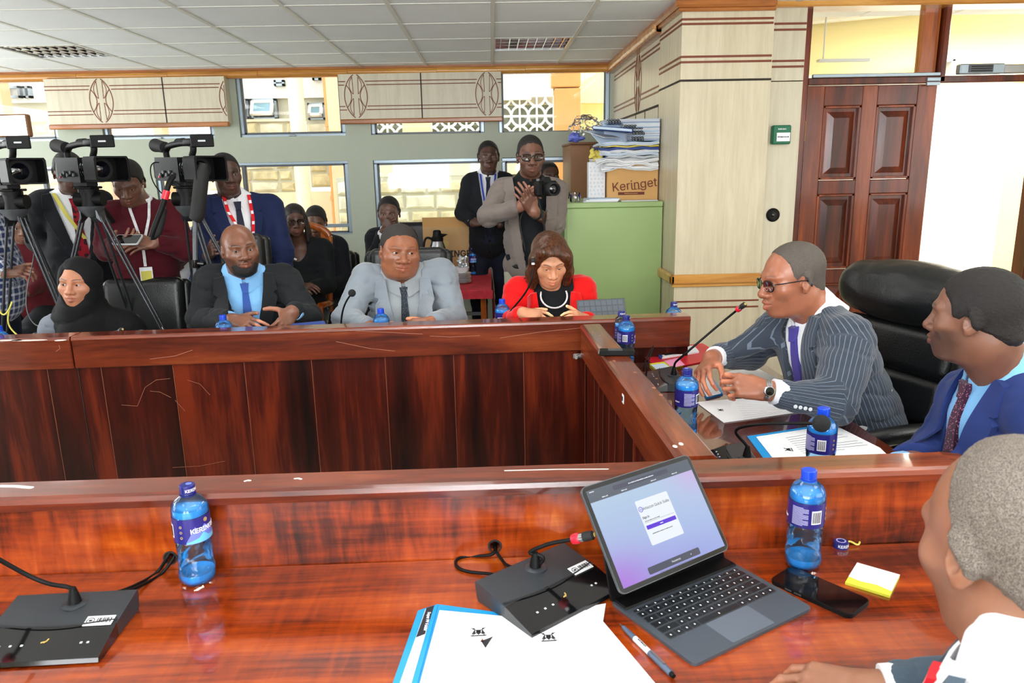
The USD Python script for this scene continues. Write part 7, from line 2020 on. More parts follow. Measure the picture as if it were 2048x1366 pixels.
def crest(parent, px, py, z, s, rot):
    c = atz(px, py, z)
    R = RZ(rot)
    parts_ = [Polygon([(-0.004, 0.006), (0.004, 0.006), (0.004, -0.002), (0, -0.008), (-0.004, -0.002)]), Polygon([(-0.012, -0.006), (-0.006, 0.008), (-0.005, -0.004)]), Polygon([(0.012, -0.006), (0.006, 0.008), (0.005, -0.004)]), shapely.Point(-0.008, 0.009).buffer(0.002), shapely.Point(0.008, 0.009).buffer(0.002), Polygon([(-0.014, -0.009), (0.014, -0.009), (0.012, -0.0115), (-0.012, -0.0115)]), shapely.LineString([(-0.012, 0.012), (0.01, -0.008)]).buffer(0.0006), shapely.LineString([(0.012, 0.012), (-0.01, -0.008)]).buffer(0.0006)]
    return obj('printed_crest', mv(cat_(*[prism(q, 0.0003) for q in parts_]), R @ np.diag([s, s, 1]), c), 'ink', parent)
crest(t, 957, 1264, pz + 0.002, 1.1, 2); crest(t, 1097, 1274, pz + 0.002, 1.1, 2)
sheet(t, 'printed_corner', ((986, 1273), (971, 1296), (962, 1282), (976, 1277)), pz + 0.002, 'ink', 0.0003)
sheet(t, 'printed_corner', ((965, 1277), (968, 1283), (960, 1284)), pz + 0.002, 'card_print', 0.0003)

# side desk papers
t = thing('paper', 'white printed sheet lying below the speaker\'s sleeve', 'paper', (*atz(1500, 815, WT)[:2], WT))
sheet(t, 'page', ((1392, 805), (1450, 800), (1530, 796), (1622, 822), (1447, 846)), WT + 0.001, 'paper', 0.002)
crest(t, 1441, 820, WT + 0.0035, 0.8, 80)
def para(parent, c0, c1, n, z, m='alu_dark'):
    """Rows of tiny print between two edge lines (pixel pairs)."""
    L = []
    for k in range(n):
        u = (k + 0.5) / n
        a = np.array(c0[0]) * (1 - u) + np.array(c0[1]) * u; b = np.array(c1[0]) * (1 - u) + np.array(c1[1]) * u
        A = atz(*a, z)[:2]; B = atz(*(b if k % 4 else a * 0.4 + b * 0.6), z)[:2]
        L.append(mv(prism(shapely.LineString([A, B]).buffer(0.0008, cap_style=2), 0.0002), None, (0, 0, z)))
    return obj('print_line', cat_(*L), m, parent, kind='stuff')
para(t, ((1470, 805), (1490, 838)), ((1580, 812), (1560, 826)), 7, WT + 0.0032, 'paper_grey')
t = thing('paper', 'white sheet under the speaker\'s forearm by the lapel', 'paper', (*atz(1510, 750, WT)[:2], WT))
sheet(t, 'page', ((1450, 745), (1506, 732), (1560, 760), (1530, 778), (1462, 778)), WT + 0.001, 'paper', 0.001)
t = thing('document_folder', 'blue plastic folder with white typed pages in front of the navy suit', 'folder', (*atz(1600, 875, WT)[:2], WT))
sheet(t, 'cover', ((1494, 873), (1655, 848), (1800, 925), (1540, 935)), WT + 0.0008, 'folder_blue', 0.0012)
sheet(t, 'page', ((1512, 874), (1668, 850), (1760, 896), (1790, 925), (1560, 935)), WT + 0.0025, 'paper', 0.001)
crest(t, 1577, 899, WT + 0.004, 1.0, 80); para(t, ((1570, 874), (1608, 908)), ((1660, 858), (1750, 896)), 9, WT + 0.0038)
t = thing('red_folder', 'red folder lying under the notebook beside the speaker\'s hand', 'folder', (*atz(1330, 705, WT)[:2], WT))
sheet(t, 'cover', ((1276, 703), (1405, 688), (1425, 700), (1400, 726), (1318, 742)), WT + 0.0008, 'folder_red', 0.004)
t = thing('notebook', 'white notebook with a pen on the red folder', 'notebook', (*atz(1350, 706, WT)[:2], WT + 0.006))
sheet(t, 'block', ((1312, 700), (1388, 694), (1398, 706), (1324, 718)), WT + 0.0052, 'paper', 0.008)
sheet(t, 'cover_strip', ((1308, 700), (1314, 699), (1326, 717), (1320, 719)), WT + 0.0055, 'folder_navy', 0.008)
a, b = atz(1330, 709, WT + 0.017), atz(1372, 703, WT + 0.017)
obj('pen', cyl(a, b, 0.004, n=10), 'black_plastic', t, smooth=40)
t = thing('mobile_phone', 'phone in a yellow case with pink note, by the red folder', 'phone', (*atz(1325, 735, WT)[:2], WT))
sheet(t, 'case', ((1299, 731), (1352, 724), (1366, 733), (1314, 745)), WT + 0.0008, 'note_yellow', 0.009)
sheet(t, 'screen_face', ((1302, 730), (1328, 727), (1342, 737), (1316, 742)), WT + 0.0102, 'paper_blue', 0.0008)
sheet(t, 'pink_note', ((1328, 722), (1356, 716), (1370, 730), (1344, 736)), WT + 0.0112, 'note_pink', 0.0006)
t = thing('mobile_phone', 'blue-edged phone with a bright screen under the speaker\'s fingers', 'phone', (*atz(1412, 775, WT)[:2], WT))
sheet(t, 'case', ((1392, 757), (1420, 752), (1446, 788), (1412, 797)), WT + 0.0008, 'folder_blue', 0.007)
sheet(t, 'screen_face', ((1395, 758), (1419, 754), (1442, 787), (1414, 794)), WT + 0.0079, 'paper', 0.0006)
a, b = atz(1203, 704, RT + 0.011), atz(1264, 704, RT + 0.011)
t = thing('voice_recorder', 'black voice recorder lying across the side rail', 'recorder', (*((a + b) / 2)[:2], RT))
d = (b - a) / np.linalg.norm(b - a); R = frame_of(d); R = np.stack([R[:, 1], -R[:, 0], R[:, 2]], 1)
obj('body', mv(box(-0.063, 0.063, -0.022, 0.022, 0.0005, 0.02, 0.004), R, (*((a + b) / 2)[:2], RT)), 'black_plastic', t)
obj('display', mv(box(-0.03, 0.02, -0.016, 0.016, 0.0198, 0.0206), R, (*((a + b) / 2)[:2], RT)), 'alu_dark', t)
obj('mic_grille', mv(box(-0.066, -0.05, -0.017, 0.017, 0.004, 0.0185, 0.004), R, (*((a + b) / 2)[:2], RT)), 'steel', t)
obj('logo', mv(marks(0.03, 0.004, FRONT, (0, -0.0222, 0.011), 6), R, (*((a + b) / 2)[:2], RT)), 'white_print', t) if False else None
# far desk: tablet of the woman in red, phone near the bearded man
t = thing('tablet', 'tablet with keyboard standing in front of the red blazer', 'tablet', (0.45, 3.5, WT))
q = [at(1168, 634, 3.48), at(1242, 628, 3.52), at(1222, 613, 3.66), at(1172, 628, 3.6)]
c = np.mean(q, 0); R = RZ(8) @ RX(62)
obj('case', mv(box(-0.12, 0.12, -0.08, 0.08, -0.004, 0.004, 0.002), R, at(1205, 630, 3.5)), 'alu_dark', t)
obj('screen_grid', mv(cat_(*[box(-0.112 + 0.028 * k, -0.112 + 0.028 * k + 0.023, -0.072 + 0.03 * r, -0.072 + 0.03 * r + 0.024, 0.004, 0.005) for k in range(8) for r in range(5)]), R, at(1205, 630, 3.5)), 'trackpad', t, kind='stuff')
t = thing('mobile_phone', 'blue phone lying at the elbow of the bearded person', 'phone', (*at(620, 655, 3.4)[:2], WT))
obj('body', mv(prism(rrect(0.15, 0.075, 0.01), 0.009), RZ(20) @ RX(12), at(618, 654, 3.36)), 'folder_navy', t)

# ================================================================== FURNITURE AND THE BACK OF THE ROOM
def office_chair(label, c, face, back_top, w=0.56, n=1, seat_z=0.47, head=None, back_y=0.24, m='leather', lean=8, arms=True):
    """face: direction the sitter looks; c: seat centre on the floor plan."""
    f = np.array([face[0], face[1], 0.0]); f /= np.linalg.norm(f); R = np.stack([np.cross(f, (0, 0, 1)), f, [0, 0, 1.0]], 1)
    o = np.array([c[0], c[1], 0.0])
    t = thing('office_chair', label, 'chair', o)
    M = lambda m_: mv(m_, R, o)
    def cushion(F, res=0.014):
        return F
    def soft(x0, x1, y0, y1, z0, z1, r):
        return hull(np.vstack([np.array(trimesh.creation.icosphere(2, r).vertices) + (x, y, z) for x in (x0 + r, x1 - r) for y in (y0 + r, y1 - r) for z in (z0 + r, z1 - r)]))
    obj('seat', M(soft(-w / 2, w / 2, -0.24, 0.27, seat_z - 0.1, seat_z, 0.045)), m, t, smooth=50)
    B = RX(lean)
    hb = back_top - seat_z
    base = np.array([0, -back_y, seat_z])
    top = hb - (0.0 if head is None else head)
    for k in range(n):
        z0, z1 = top * k / n + 0.0, top * (k + 1) / n + 0.012
        obj('back_cushion', M(mv(soft(-w / 2 + 0.03, w / 2 - 0.03, -0.045, 0.055, z0, z1, 0.045), B, base)), m, t, smooth=50)
    obj('back_shell', M(mv(soft(-w / 2, w / 2, -0.075, 0.0, 0.0, top, 0.036), B, base)), m, t, smooth=50)
    for s in (-1, 1) if n > 1 else ():
        obj('side_bolster', M(mv(soft(s * w / 2 - 0.035, s * w / 2 + 0.035, -0.05, 0.06, 0.02, top - 0.01, 0.034), B, base)), m, t, smooth=50)
    if head is not None:
        F = Fld(); F.cap((-w / 2 + 0.07, 0.0, hb - head / 2), (w / 2 - 0.07, 0.0, hb - head / 2), head / 2 * 0.82, k=0.01)
        F.ell((0, 0.012, hb - head / 2), (w / 2 - 0.02, head * 0.40, head / 2), None, 0.05)
        obj('headrest', M(mv(F.mesh(0.016, wrinkle=folds(5, 0.003, 10)), B, base)), m, t, smooth=True)
    if arms:
        for s in (-1, 1):
            arm = obj('armrest', M(tube(smoothpath([(s * (w / 2 + 0.02), 0.25, seat_z + 0.17), (s * (w / 2 + 0.03), 0.1, seat_z + 0.215), (s * (w / 2 + 0.03), -0.12, seat_z + 0.22), (s * (w / 2 + 0.01), -0.26, seat_z + 0.2)], 16), 0.032, 12)), m, t, smooth=50)
            obj('arm_post', M(tube(smoothpath([(s * (w / 2 + 0.02), 0.2, seat_z + 0.16), (s * (w / 2 + 0.025), 0.1, seat_z + 0.0), (s * (w / 2 - 0.02), 0.02, seat_z - 0.07)], 10), 0.018, 10)), 'black_plastic', arm, smooth=50)
    obj('column', M(cyl((0, 0, 0.1), (0, 0, seat_z - 0.09), 0.028, n=14)), 'chrome', t, smooth=40)
    for k in range(5):
        a = 2 * math.pi * k / 5
        lg = obj('foot', M(hull([(0.03 * math.cos(a + 1.57), 0.03 * math.sin(a + 1.57), 0.1), (-0.03 * math.cos(a + 1.57), -0.03 * math.sin(a + 1.57), 0.1), (0.28 * math.cos(a), 0.28 * math.sin(a), 0.085), (0.28 * math.cos(a), 0.28 * math.sin(a), 0.06), (0, 0, 0.06)])), 'black_plastic', t)
        obj('caster', M(mv(trimesh.creation.icosphere(1, 0.028), None, (0.27 * math.cos(a), 0.27 * math.sin(a), 0.029))), 'black_matte', lg, smooth=60)
    return t


c = p1['T'].P; office_chair('black leather office chair right behind the headscarf', at(258, 640, 3.98)[:2], (0.1, -1), at(265, 562, 4.2)[2], w=0.50, back_y=0.22)
c = p2['T'].P; office_chair('black office chair behind the bearded person', (c[0] - 0.05, c[1] + 0.06), (0.25, -1), at(485, 472, 4.15)[2], w=0.28, back_y=0.26, lean=6)
c = p3['T'].P; office_chair('black leather office chair behind the grey suit', (c[0] - 0.0, c[1] + 0.06), (0.05, -1), at(820, 500, 4.2)[2], w=0.50, back_y=0.26, lean=6)
c = p4['T'].P; office_chair('black office chair behind the red blazer', (c[0], c[1] + 0.08), (0, -1), 0.96, w=0.46, back_y=0.26, lean=6)
c = p5['T'].P; office_chair('tall padded black leather armchair behind the speaker', (1.17, 2.60), (-0.95, -0.32), 1.245, w=0.60, n=3, head=0.25, back_y=0.30, lean=13, seat_z=0.48)
c = p6['T'].P; office_chair('black office chair under the navy suit at the right edge', (c[0] + 0.06, c[1]), (-1, 0.1), 0.95, w=0.5, back_y=0.28)
c = p7['T'].P; office_chair('black office chair under the person in the foreground', (c[0] + 0.05, c[1] - 0.05), (-0.7, 0.7), 0.84, w=0.46, back_y=0.26, arms=False)
c = p13['T'].P; office_chair('black leather office chair behind the person holding a hand over the mouth', (at(815, 470, 6.1)[0], 6.06), (0, -1), at(832, 446, 6.35)[2], w=0.50, back_y=0.24)
c = p12['T'].P; office_chair('black office chair under the young person in black suit', (c[0] + 0.02, c[1] + 0.0), (0.1, -1), 0.95, w=0.46)
for q, lab in ((p18, 'plain black chair under the person in maroon'), (p19, 'plain black chair under the person writing')):
    c = q['T'].P; office_chair(lab, (c[0], c[1] + 0.03), q['T'].R[:2, 1], 0.85, w=0.44, arms=False)
# carved wooden armchair of the woman with braids
c = p11['T'].P
t = thing('wooden_armchair', 'varnished wooden armchair with a curved back under the person with braids', 'chair', (c[0], c[1], 0))
Yc = 5.5
obj('seat', hull([(c[0] + sx * 0.24, c[1] + sy * 0.23, z) for sx in (-1, 1) for sy in (-1, 1) for z in (0.40, 0.445)]), 'chair_wood', t)
obj('cushion', hull(np.vstack([np.array(trimesh.creation.icosphere(1, 0.03).vertices) + (c[0] + sx * 0.2, c[1] + sy * 0.19, 0.45) for sx in (-1, 1) for sy in (-1, 1)])), 'card', t, smooth=50)
pr = [at(662, 640, Yc), at(660, 560, Yc), at(660, 500, Yc), at(659, 472, Yc), at(650, 462, Yc), at(630, 453, Yc), at(612, 449, Yc)]
obj('back_post', tube(smoothpath(pr[:4], 16), 0.022, 10), 'chair_wood', t, smooth=50)
obj('top_rail', tube(smoothpath(pr[3:], 16), [0.026] * 16, 10), 'chair_wood', t, smooth=50)
left = pr[6] - (0.18, 0, 0.02)
obj('back_post', tube(smoothpath([(left[0] - 0.02, Yc, 0.4), (left[0] - 0.02, Yc, 0.8), left, pr[6]], 20), 0.022, 10), 'chair_wood', t, smooth=50)
for k in range(3):
    x = left[0] + 0.1 + 0.1 * k
    obj('back_slat', box(x - 0.018, x + 0.018, Yc - 0.008, Yc + 0.008, 0.44, pr[5][2] - 0.03, 0.004), 'chair_wood', t)
ar = [at(640, 612, 5.1), at(654, 608, 5.25), at(662, 606, Yc)]
obj('armrest', tube(smoothpath(ar, 12), 0.024, 10), 'chair_wood', t, smooth=50)
obj('arm_post', tube([ar[0], (ar[0][0], ar[0][1], 0.42)], 0.02, 10), 'chair_wood', t, smooth=50)
for sx in (-1, 1):
    for sy in (-1, 1):
        obj('leg', cyl((c[0] + sx * 0.21, c[1] + sy * 0.2, 0), (c[0] + sx * 0.21, c[1] + sy * 0.2, 0.41), 0.018, 0.024, 10), 'chair_wood', t, smooth=40)

# ---- filing cabinet and what stands on it
CX0, CX1, CY0, CY1, CZT = 0.475, 1.098, 4.8, 5.5, 1.372
t = thing('filing_cabinet', 'pale green steel cabinet standing against the pillar', 'cabinet', (0.79, 5.1, 0))
obj('body', box(CX0, CX1, CY0 + 0.004, CY1, 0.02, CZT - 0.035, 0.004), 'cabinet_green', t)
obj('top_cap', box(CX0 - 0.004, CX1, CY0, CY1, CZT - 0.034, CZT, 0.004), 'cabinet_green', t)
obj('plinth', box(CX0 + 0.02, CX1 - 0.02, CY0 + 0.03, CY1 - 0.02, 0, 0.022), 'black_matte', t)
for k in range(4):
    z = 0.05 + 0.32 * k
    d_ = obj('drawer', box(CX0 - 0.012, CX0, CY0 + 0.02, CY1 - 0.02, z, z + 0.3, 0.003), 'cabinet_edge', t)
    obj('drawer_handle', tube(smoothpath([(CX0 - 0.01, CY0 + 0.25, z + 0.17), (CX0 - 0.035, CY0 + 0.27, z + 0.17), (CX0 - 0.035, CY0 + 0.37, z + 0.17), (CX0 - 0.01, CY0 + 0.39, z + 0.17)], 12), 0.006, 8), 'chrome', d_, smooth=50)
    obj('label_holder', box(CX0 - 0.016, CX0 - 0.011, CY0 + 0.28, CY0 + 0.36, z + 0.215, z + 0.255), 'steel', d_)
obj('edge_strip', box(CX0 - 0.014, CX0 + 0.006, CY0 - 0.002, CY0 + 0.02, 0.03, CZT - 0.04, 0.002), 'cabinet_edge', t)
ct = CZT + 0.001
bx0, bx1 = at(1215, 380, 4.95)[0], 1.095
t = thing('cardboard_box', 'orange-brown cardboard box with red script lettering on the green cabinet', 'box', (bx0, 5.1, ct))
bz = at(1260, 336, 4.95)[2]
obj('carton', box(bx0, bx1, 4.95, 5.3, ct, bz, 0.004), 'card_orange', t)
obj('flap', mv(box(bx0, bx1, -0.002, 0.002, -0.0, 0.05), RX(-20), (0, 4.95, bz - 0.004)), 'card_orange', t)
obj('lettering', text('Keringet', 0.055, FRONT @ RZ(6), ((bx0 + bx1) / 2 + 0.012, 4.9475, at(1265, 369, 4.95)[2]), 0.002), 'card_print', t)
obj('small_lettering', marks(0.07, 0.008, FRONT @ RZ(4), ((bx0 + bx1) / 2 + 0.03, 4.9475, at(1265, 378, 4.95)[2]), 0.002), 'card_print', t)
obj('printed_band', box(bx0 + 0.07, bx1 - 0.09, 4.9475, 4.9515, at(1260, 389, 4.95)[2] - 0.002, at(1260, 384, 4.95)[2]), 'card_print', t)
obj('band_text', marks(0.09, 0.005, FRONT, ((bx0 + bx1) / 2 - 0.01, 4.947, at(1260, 386.7, 4.95)[2]), 14, 0.001), 'card_orange', t)
# the heap of files: every bundle a thing
hz = bz + 0.004; r_ = np.random.default_rng(5)
heap = [('white', 0.02, -4, -8), ('white', 0.022, 3, 6), ('white', 0.018, -7, -12), ('grey', 0.012, 5, 9), ('blue', 0.018, -2, -4), ('white', 0.016, 8, 3), ('navy', 0.016, -6, -20), ('yellow', 0.01, 4, 7), ('blue', 0.02, -3, 2)]
names = {'white': 'paper', 'grey': 'paper_grey', 'blue': 'paper_blue', 'navy': 'folder_navy', 'yellow': 'paper_yellow'}
where = ['lowest', 'second lowest', 'third lowest', 'fourth lowest', 'fifth lowest', 'sixth lowest', 'seventh lowest', 'eighth lowest', 'ninth lowest']
for k, (m, th, rot, dx) in enumerate(heap):
    x0, x1 = bx0 - 0.02 - 0.004 * (k % 3) * 4 + dx * 0.002, 1.09
    t = thing('paper_bundle', f'{m} loose paper bundle in the heap on the cardboard box, {where[k]} of the heap', 'papers', ((x0 + x1) / 2, 5.08, hz), 'loose papers heaped on the cabinet')
    cx, cy = (x0 + x1) / 2, 5.07
    n = 4
    for q in range(n):
        zz = hz + th * q / n
        e = r_.uniform(-0.012, 0.012, 4)
        P = np.array([(x0 + e[0], 4.92 + e[1]), (x1, 4.93 + e[2]), (x1, 5.28), (x0 + e[3], 5.27)])
        g = 8
        X_, Y_ = np.meshgrid(np.linspace(0, 1, g), np.linspace(0, 1, g), indexing='ij')
        xy = ((1 - X_)[..., None] * ((1 - Y_)[..., None] * P[0] + Y_[..., None] * P[3]) + X_[..., None] * ((1 - Y_)[..., None] * P[1] + Y_[..., None] * P[2])).reshape(-1, 2)
        lift = 0.004 * np.sin(xy[:, 0] * 40 + k) - (0.03 if k < 3 else 0.006) * np.clip((4.97 - xy[:, 1]) / 0.05, 0, 1) * np.abs(np.sin(xy[:, 0] * 11 + k * 2))
        v = np.vstack([np.c_[xy, zz + lift + th / n * 0.9], np.c_[xy, zz + lift]])
        i, j = np.meshgrid(np.arange(g - 1), np.arange(g - 1), indexing='ij'); a = (i * g + j).ravel()
        top = np.stack([a, a + g, a + g + 1, a + 1], 1); bot = top[:, ::-1] + g * g
        rim = [p_ for p_ in range(g)] + [k_ * g + g - 1 for k_ in range(1, g)] + [(g - 1) * g + k_ for k_ in range(g - 2, -1, -1)] + [k_ * g for k_ in range(g - 2, 0, -1)]
        side = np.array([(rim[q_], rim[(q_ + 1) % len(rim)], g * g + rim[(q_ + 1) % len(rim)], g * g + rim[q_]) for q_ in range(len(rim))])
        obj('sheaf', (v, np.vstack([top, bot, side])), names[m] if q != 1 or m in ('navy', 'yellow') else 'paper_grey', t)
    hz += th + 0.0015
topf = at(1280, 238, 4.95)[2]
nf = 15; th = (topf - hz) / nf
ORD = 'lowest second third fourth fifth sixth seventh eighth ninth tenth eleventh twelfth thirteenth fourteenth topmost'.split()
for k in range(nf):
    x0 = at(1262 - 30 * (k > 11) - 18 * (k > 8), 300, 4.95)[0] + r_.uniform(-0.012, 0.012)
    t = thing('bound_document', f'thick spiral-bound document against the pillar, {ORD[k]} from the bottom of the neat stack', 'documents', (x0, 5.08, hz), 'bound documents stacked on the cabinet')
    z0_, z1_ = hz + 0.0006, hz + th - 0.0006
    sag = -0.012 if k % 5 == 4 else 0
    obj('pages', hull([(x0 + 0.004, 4.93, z0_ + 0.002 + sag * 0), (1.092, 4.93 + r_.uniform(-.01, .01), z0_), (1.092, 5.25, z0_), (x0, 5.25, z0_), (x0 + 0.004, 4.93, z1_ - 0.002), (1.092, 4.93, z1_), (1.092, 5.25, z1_), (x0, 5.25, z1_)]), 'paper' if k % 3 else 'paper_blue', t)
    obj('cover_sheet', box(x0 - 0.003, 1.094, 4.925, 5.255, z1_ - 0.001, z1_ + 0.0005), 'paper_blue' if k % 4 else 'folder_navy', t)
    if k % 4 != 3:
        for s in range(4):
            obj('spiral_ring', tube([(x0 + 0.012 + 0.02 * s + 0.008 * math.cos(a), 4.923 , (z0_ + z1_) / 2 + th * 0.45 * math.sin(a)) for a in np.linspace(0, 6.283, 9)[:-1]], 0.0022, 5, closed=True), 'black_plastic', t)
    hz += th
t = thing('blue_binder', 'navy ring binder sticking out of the left side of the document stack', 'binder', (0.8, 5.0, hz - 0.12))
c = at(1225, 258, 4.9)
obj('cover', mv(box(-0.13, 0.13, -0.1, 0.1, -0.012, 0.012, 0.004), RZ(-12) @ RY(6), c + (0.02, 0.09, 0)), 'folder_navy', t)
obj('pages', mv(box(-0.125, 0.122, -0.103, 0.09, -0.008, 0.008, 0.002), RZ(-12) @ RY(6), c + (0.02, 0.085, 0)), 'paper_blue', t)
t = thing('loose_papers', 'curled loose sheets hanging over the left side of the heap above the gift bag', 'papers', at(1215, 280, 4.95))
for k, (px, py, rx, rz, m) in enumerate(((1212, 276, 30, 20, 'paper_blue'), (1225, 290, 40, -12, 'paper'), (1207, 268, 15, 35, 'paper_grey'), (1232, 268, 60, 8, 'paper_blue'), (1220, 310, 20, 25, 'folder_navy'), (1246, 284, 50, -20, 'paper'))):
    c = at(px, py, 4.94 + 0.02 * k)
    obj('sheet', mv(box(-0.07, 0.07, -0.1, 0.1, -0.002, 0.002), RZ(rz) @ RX(rx), c + (0, 0.06, 0)), m, t)
t = thing('gift_bag', 'white patterned paper gift bag with yellow tissue on the green cabinet', 'bag', (*at(1193, 390, 5.0)[:2], ct))
gx0, gx1 = at(1177, 388, 5.0)[0], at(1210, 388, 5.0)[0]; gz = at(1193, 324, 5.0)[2]
obj('front', hull([(x, y, z) for x in (gx0, gx1) for y in (5.0, 5.08) for z in (ct, gz)]), 'gift', t)
for r in range(9):
    for k in range(4):
        obj('printed_dot', mv(prism(shapely.Point(0, 0).buffer(0.006, quad_segs=2), 0.0008), FRONT, (gx0 + (k + 0.5 + 0.25 * (r % 2)) * (gx1 - gx0) / 4.4, 5.0, ct + 0.02 + r * (gz - ct - 0.03) / 9)), 'paper_grey', t)
F = Fld(); c = at(1192, 312, 5.03)
for k in range(7):
    F.ell(c + (0.03 * math.sin(k * 2.3), 0.02 * math.cos(k * 1.7), 0.01 * k - 0.02), (0.022, 0.02, 0.028), RZ(40 * k) @ RX(30 * k), 0.006)
obj('tissue', F.mesh(0.007, wrinkle=folds(3, 0.006, 30)), 'paper_yellow', t, smooth=True)
t = thing('drinking_glass', 'patterned glass tumbler on the left corner of the green cabinet', 'glass', (*at(1150, 391, 4.92)[:2], ct))
c = at(1150, 391, 4.92); c[2] = ct
obj('tumbler', lathe([(0.0, 0.004), (0.03, 0.0), (0.033, 0.004), (0.036, 0.06), (0.034, 0.06), (0.031, 0.006), (0, 0.006)], 24, c), 'clear_film', t, smooth=40)
for k in range(8):
    a = k * 0.785
    obj('painted_spot', mv(prism(shapely.Point(0, 0).buffer(0.008, quad_segs=2), 0.0006), frame_of((0, 0, 1), (math.sin(a), -math.cos(a), 0)), c + (0.036 * math.sin(a), -0.036 * math.cos(a), 0.03 + 0.012 * (k % 2))), 'cap_navy' if k % 2 else 'paper', t)
t = thing('document_stack', 'low stack of white papers lying flat on the front of the green cabinet', 'papers', (*at(1200, 398, 4.86)[:2], ct))
for k in range(3):
    obj('sheaf', mv(box(-0.11 + 0.01 * k, 0.11, -0.09, 0.09, 0, 0.007), RZ(-6 + 5 * k), (*at(1200, 398, 4.9)[:2], ct + 0.0075 * k)), ('paper_grey', 'paper', 'paper_blue')[k], t)
t = thing('magazine', 'grey magazine on the green cabinet under the cardboard box edge', 'magazine', (0.95, 4.87, ct))
obj('cover', mv(box(-0.12, 0.12, -0.045, 0.045, 0, 0.006), RZ(3), (0.95, 4.875, ct)), 'paper_grey', t)
# brown cupboard behind
kx0, kx1 = at(1142, 340, 6.2)[0], 1.12; kz = at(1170, 289, 6.2)[2]
t = thing('cupboard', 'brown wooden cupboard in the far corner behind the green cabinet', 'cupboard', (0.9, 6.5, 0))
obj('carcass', box(kx0, kx1, 6.22, 6.9, 0, kz, 0.004), 'cup_board', t)
obj('door', box(kx0 + 0.16, kx1, 6.2, 6.22, 0.05, kz - 0.01, 0.003), 'brown_board', t)
obj('side_stile', box(kx0, kx0 + 0.155, 6.2, 6.22, 0.05, kz - 0.01, 0.003), 'cup_board', t)
obj('top_board', box(kx0 - 0.01, kx1, 6.19, 6.9, kz, kz + 0.018, 0.003), 'brown_board', t)
t = thing('plastic_bags', 'crumpled clear plastic bags and foil on the brown cupboard', 'bags', (0.85, 6.3, kz + 0.02))
F = Fld(); r_ = np.random.default_rng(2)
for k in range(12):
    F.ell((at(1180, 265, 6.35)[0] + r_.uniform(-0.13, 0.17), 6.38 + r_.uniform(-0.08, 0.08), kz + 0.09 + r_.uniform(-0.02, 0.13)), r_.uniform(0.03, 0.07, 3), RZ(r_.uniform(0, 90)), 0.015)
obj('film', F.mesh(0.012, wrinkle=folds(9, 0.012, 26)), 'clear_film', t, smooth=True)
F = Fld()
for k in range(6):
    F.ell((at(1150, 283, 6.3)[0] + r_.uniform(-0.04, 0.05), 6.28 + r_.uniform(-0.04, 0.04), kz + 0.06 + r_.uniform(-0.02, 0.03)), r_.uniform(0.02, 0.05, 3), RZ(r_.uniform(0, 90)), 0.01)
obj('blue_bag', F.mesh(0.009, wrinkle=folds(8, 0.008, 30)), 'label_blue', t, smooth=True)
t = thing('cloth_bundle', 'colourful rag bundle hanging between cabinet and pillar', 'cloth', at(1347, 530, 4.72))
for k, (m, dy) in enumerate((('red_cloth', 0), ('folder_navy', 18), ('paper_yellow', 30), ('paper_grey', 40))):
    a = at(1342 + (k % 2) * 6, 500 + dy, 4.75)
    obj('rag', tube(smoothpath([a, a + (0.008, 0, -0.05), a + (-0.004, 0, -0.12)], 8), [0.010, 0.014, 0.015, 0.014, 0.013, 0.012, 0.01, 0.006], 8), m, t, smooth=50)

# ---- tea table
TX0, TX1, TY0, TY1 = -0.62, at(980, 580, 5.25)[0], 5.25, 6.35
t = thing('tea_table', 'table with a red patterned cloth behind the grey suit', 'table', ((TX0 + TX1) / 2, 5.8, 0))
obj('table_top', box(TX0, TX1, TY0, TY1, 0.71, 0.742), 'brown_board', t)
for x in (TX0 + 0.05, TX1 - 0.05):
    for y in (TY0 + 0.05, TY1 - 0.05):
        obj('leg', box(x - 0.02, x + 0.02, y - 0.02, y + 0.02, 0, 0.71), 'chair_wood', t)
obj('cross_bar', box(TX0 + 0.05, TX1 - 0.05, TY0 + 0.04, TY0 + 0.06, 0.56, 0.585), 'steel', t)
t = thing('tablecloth', 'red patterned cloth hanging over the right side of the tea table', 'tablecloth', ((TX0 + TX1) / 2, 5.8, 0.745))
obj('cloth_top', box(TX0 - 0.01, TX1 + 0.01, TY0 - 0.01, TY1, 0.7425, 0.7525, 0.003), 'red_cloth', t)
gz_ = np.linspace(0, 1, 14); gy_ = np.linspace(0, 1, 40)
V, Fq = [], []
for off in (0.0, 0.006):
    for a in gz_:
        for b in gy_:
            V.append((TX1 + 0.012 + off + 0.03 * a * (0.6 + 0.5 * math.sin(b * 26)), TY0 - 0.012 + b * (TY1 - TY0), 0.75 - 0.62 * a))
n1, n2 = len(gz_), len(gy_)
for i in range(n1 - 1):
    for j in range(n2 - 1):
        a = i * n2 + j; q = n1 * n2
        Fq += [(a, a + 1, a + n2 + 1, a + n2), (q + a, q + a + n2, q + a + n2 + 1, q + a + 1)]
obj('side_drop', (np.array(V), np.array(Fq)), 'red_cloth', t, smooth=True)
obj('front_hem', box(TX0 - 0.01, TX1 + 0.02, TY0 - 0.016, TY0 - 0.010, 0.69, 0.75), 'red_cloth', t)
pl0 = atz(925, 566, 0.755)
def plate(label):
    t = thing('saucer', label, 'saucer', (0, 0, 0), 'white saucers stacked on the tea table')
    obj('dish', lathe([(0, 0.003), (0.035, 0.0), (0.045, 0.004), (0.066, 0.012), (0.067, 0.0135), (0.045, 0.008), (0.035, 0.006), (0, 0.006)], 30), 'china', t, smooth=40)
    return t
ps = plate('white saucer on the red tea table cloth, lowest of the stack'); place(ps, (pl0[0], pl0[1], 0.753))
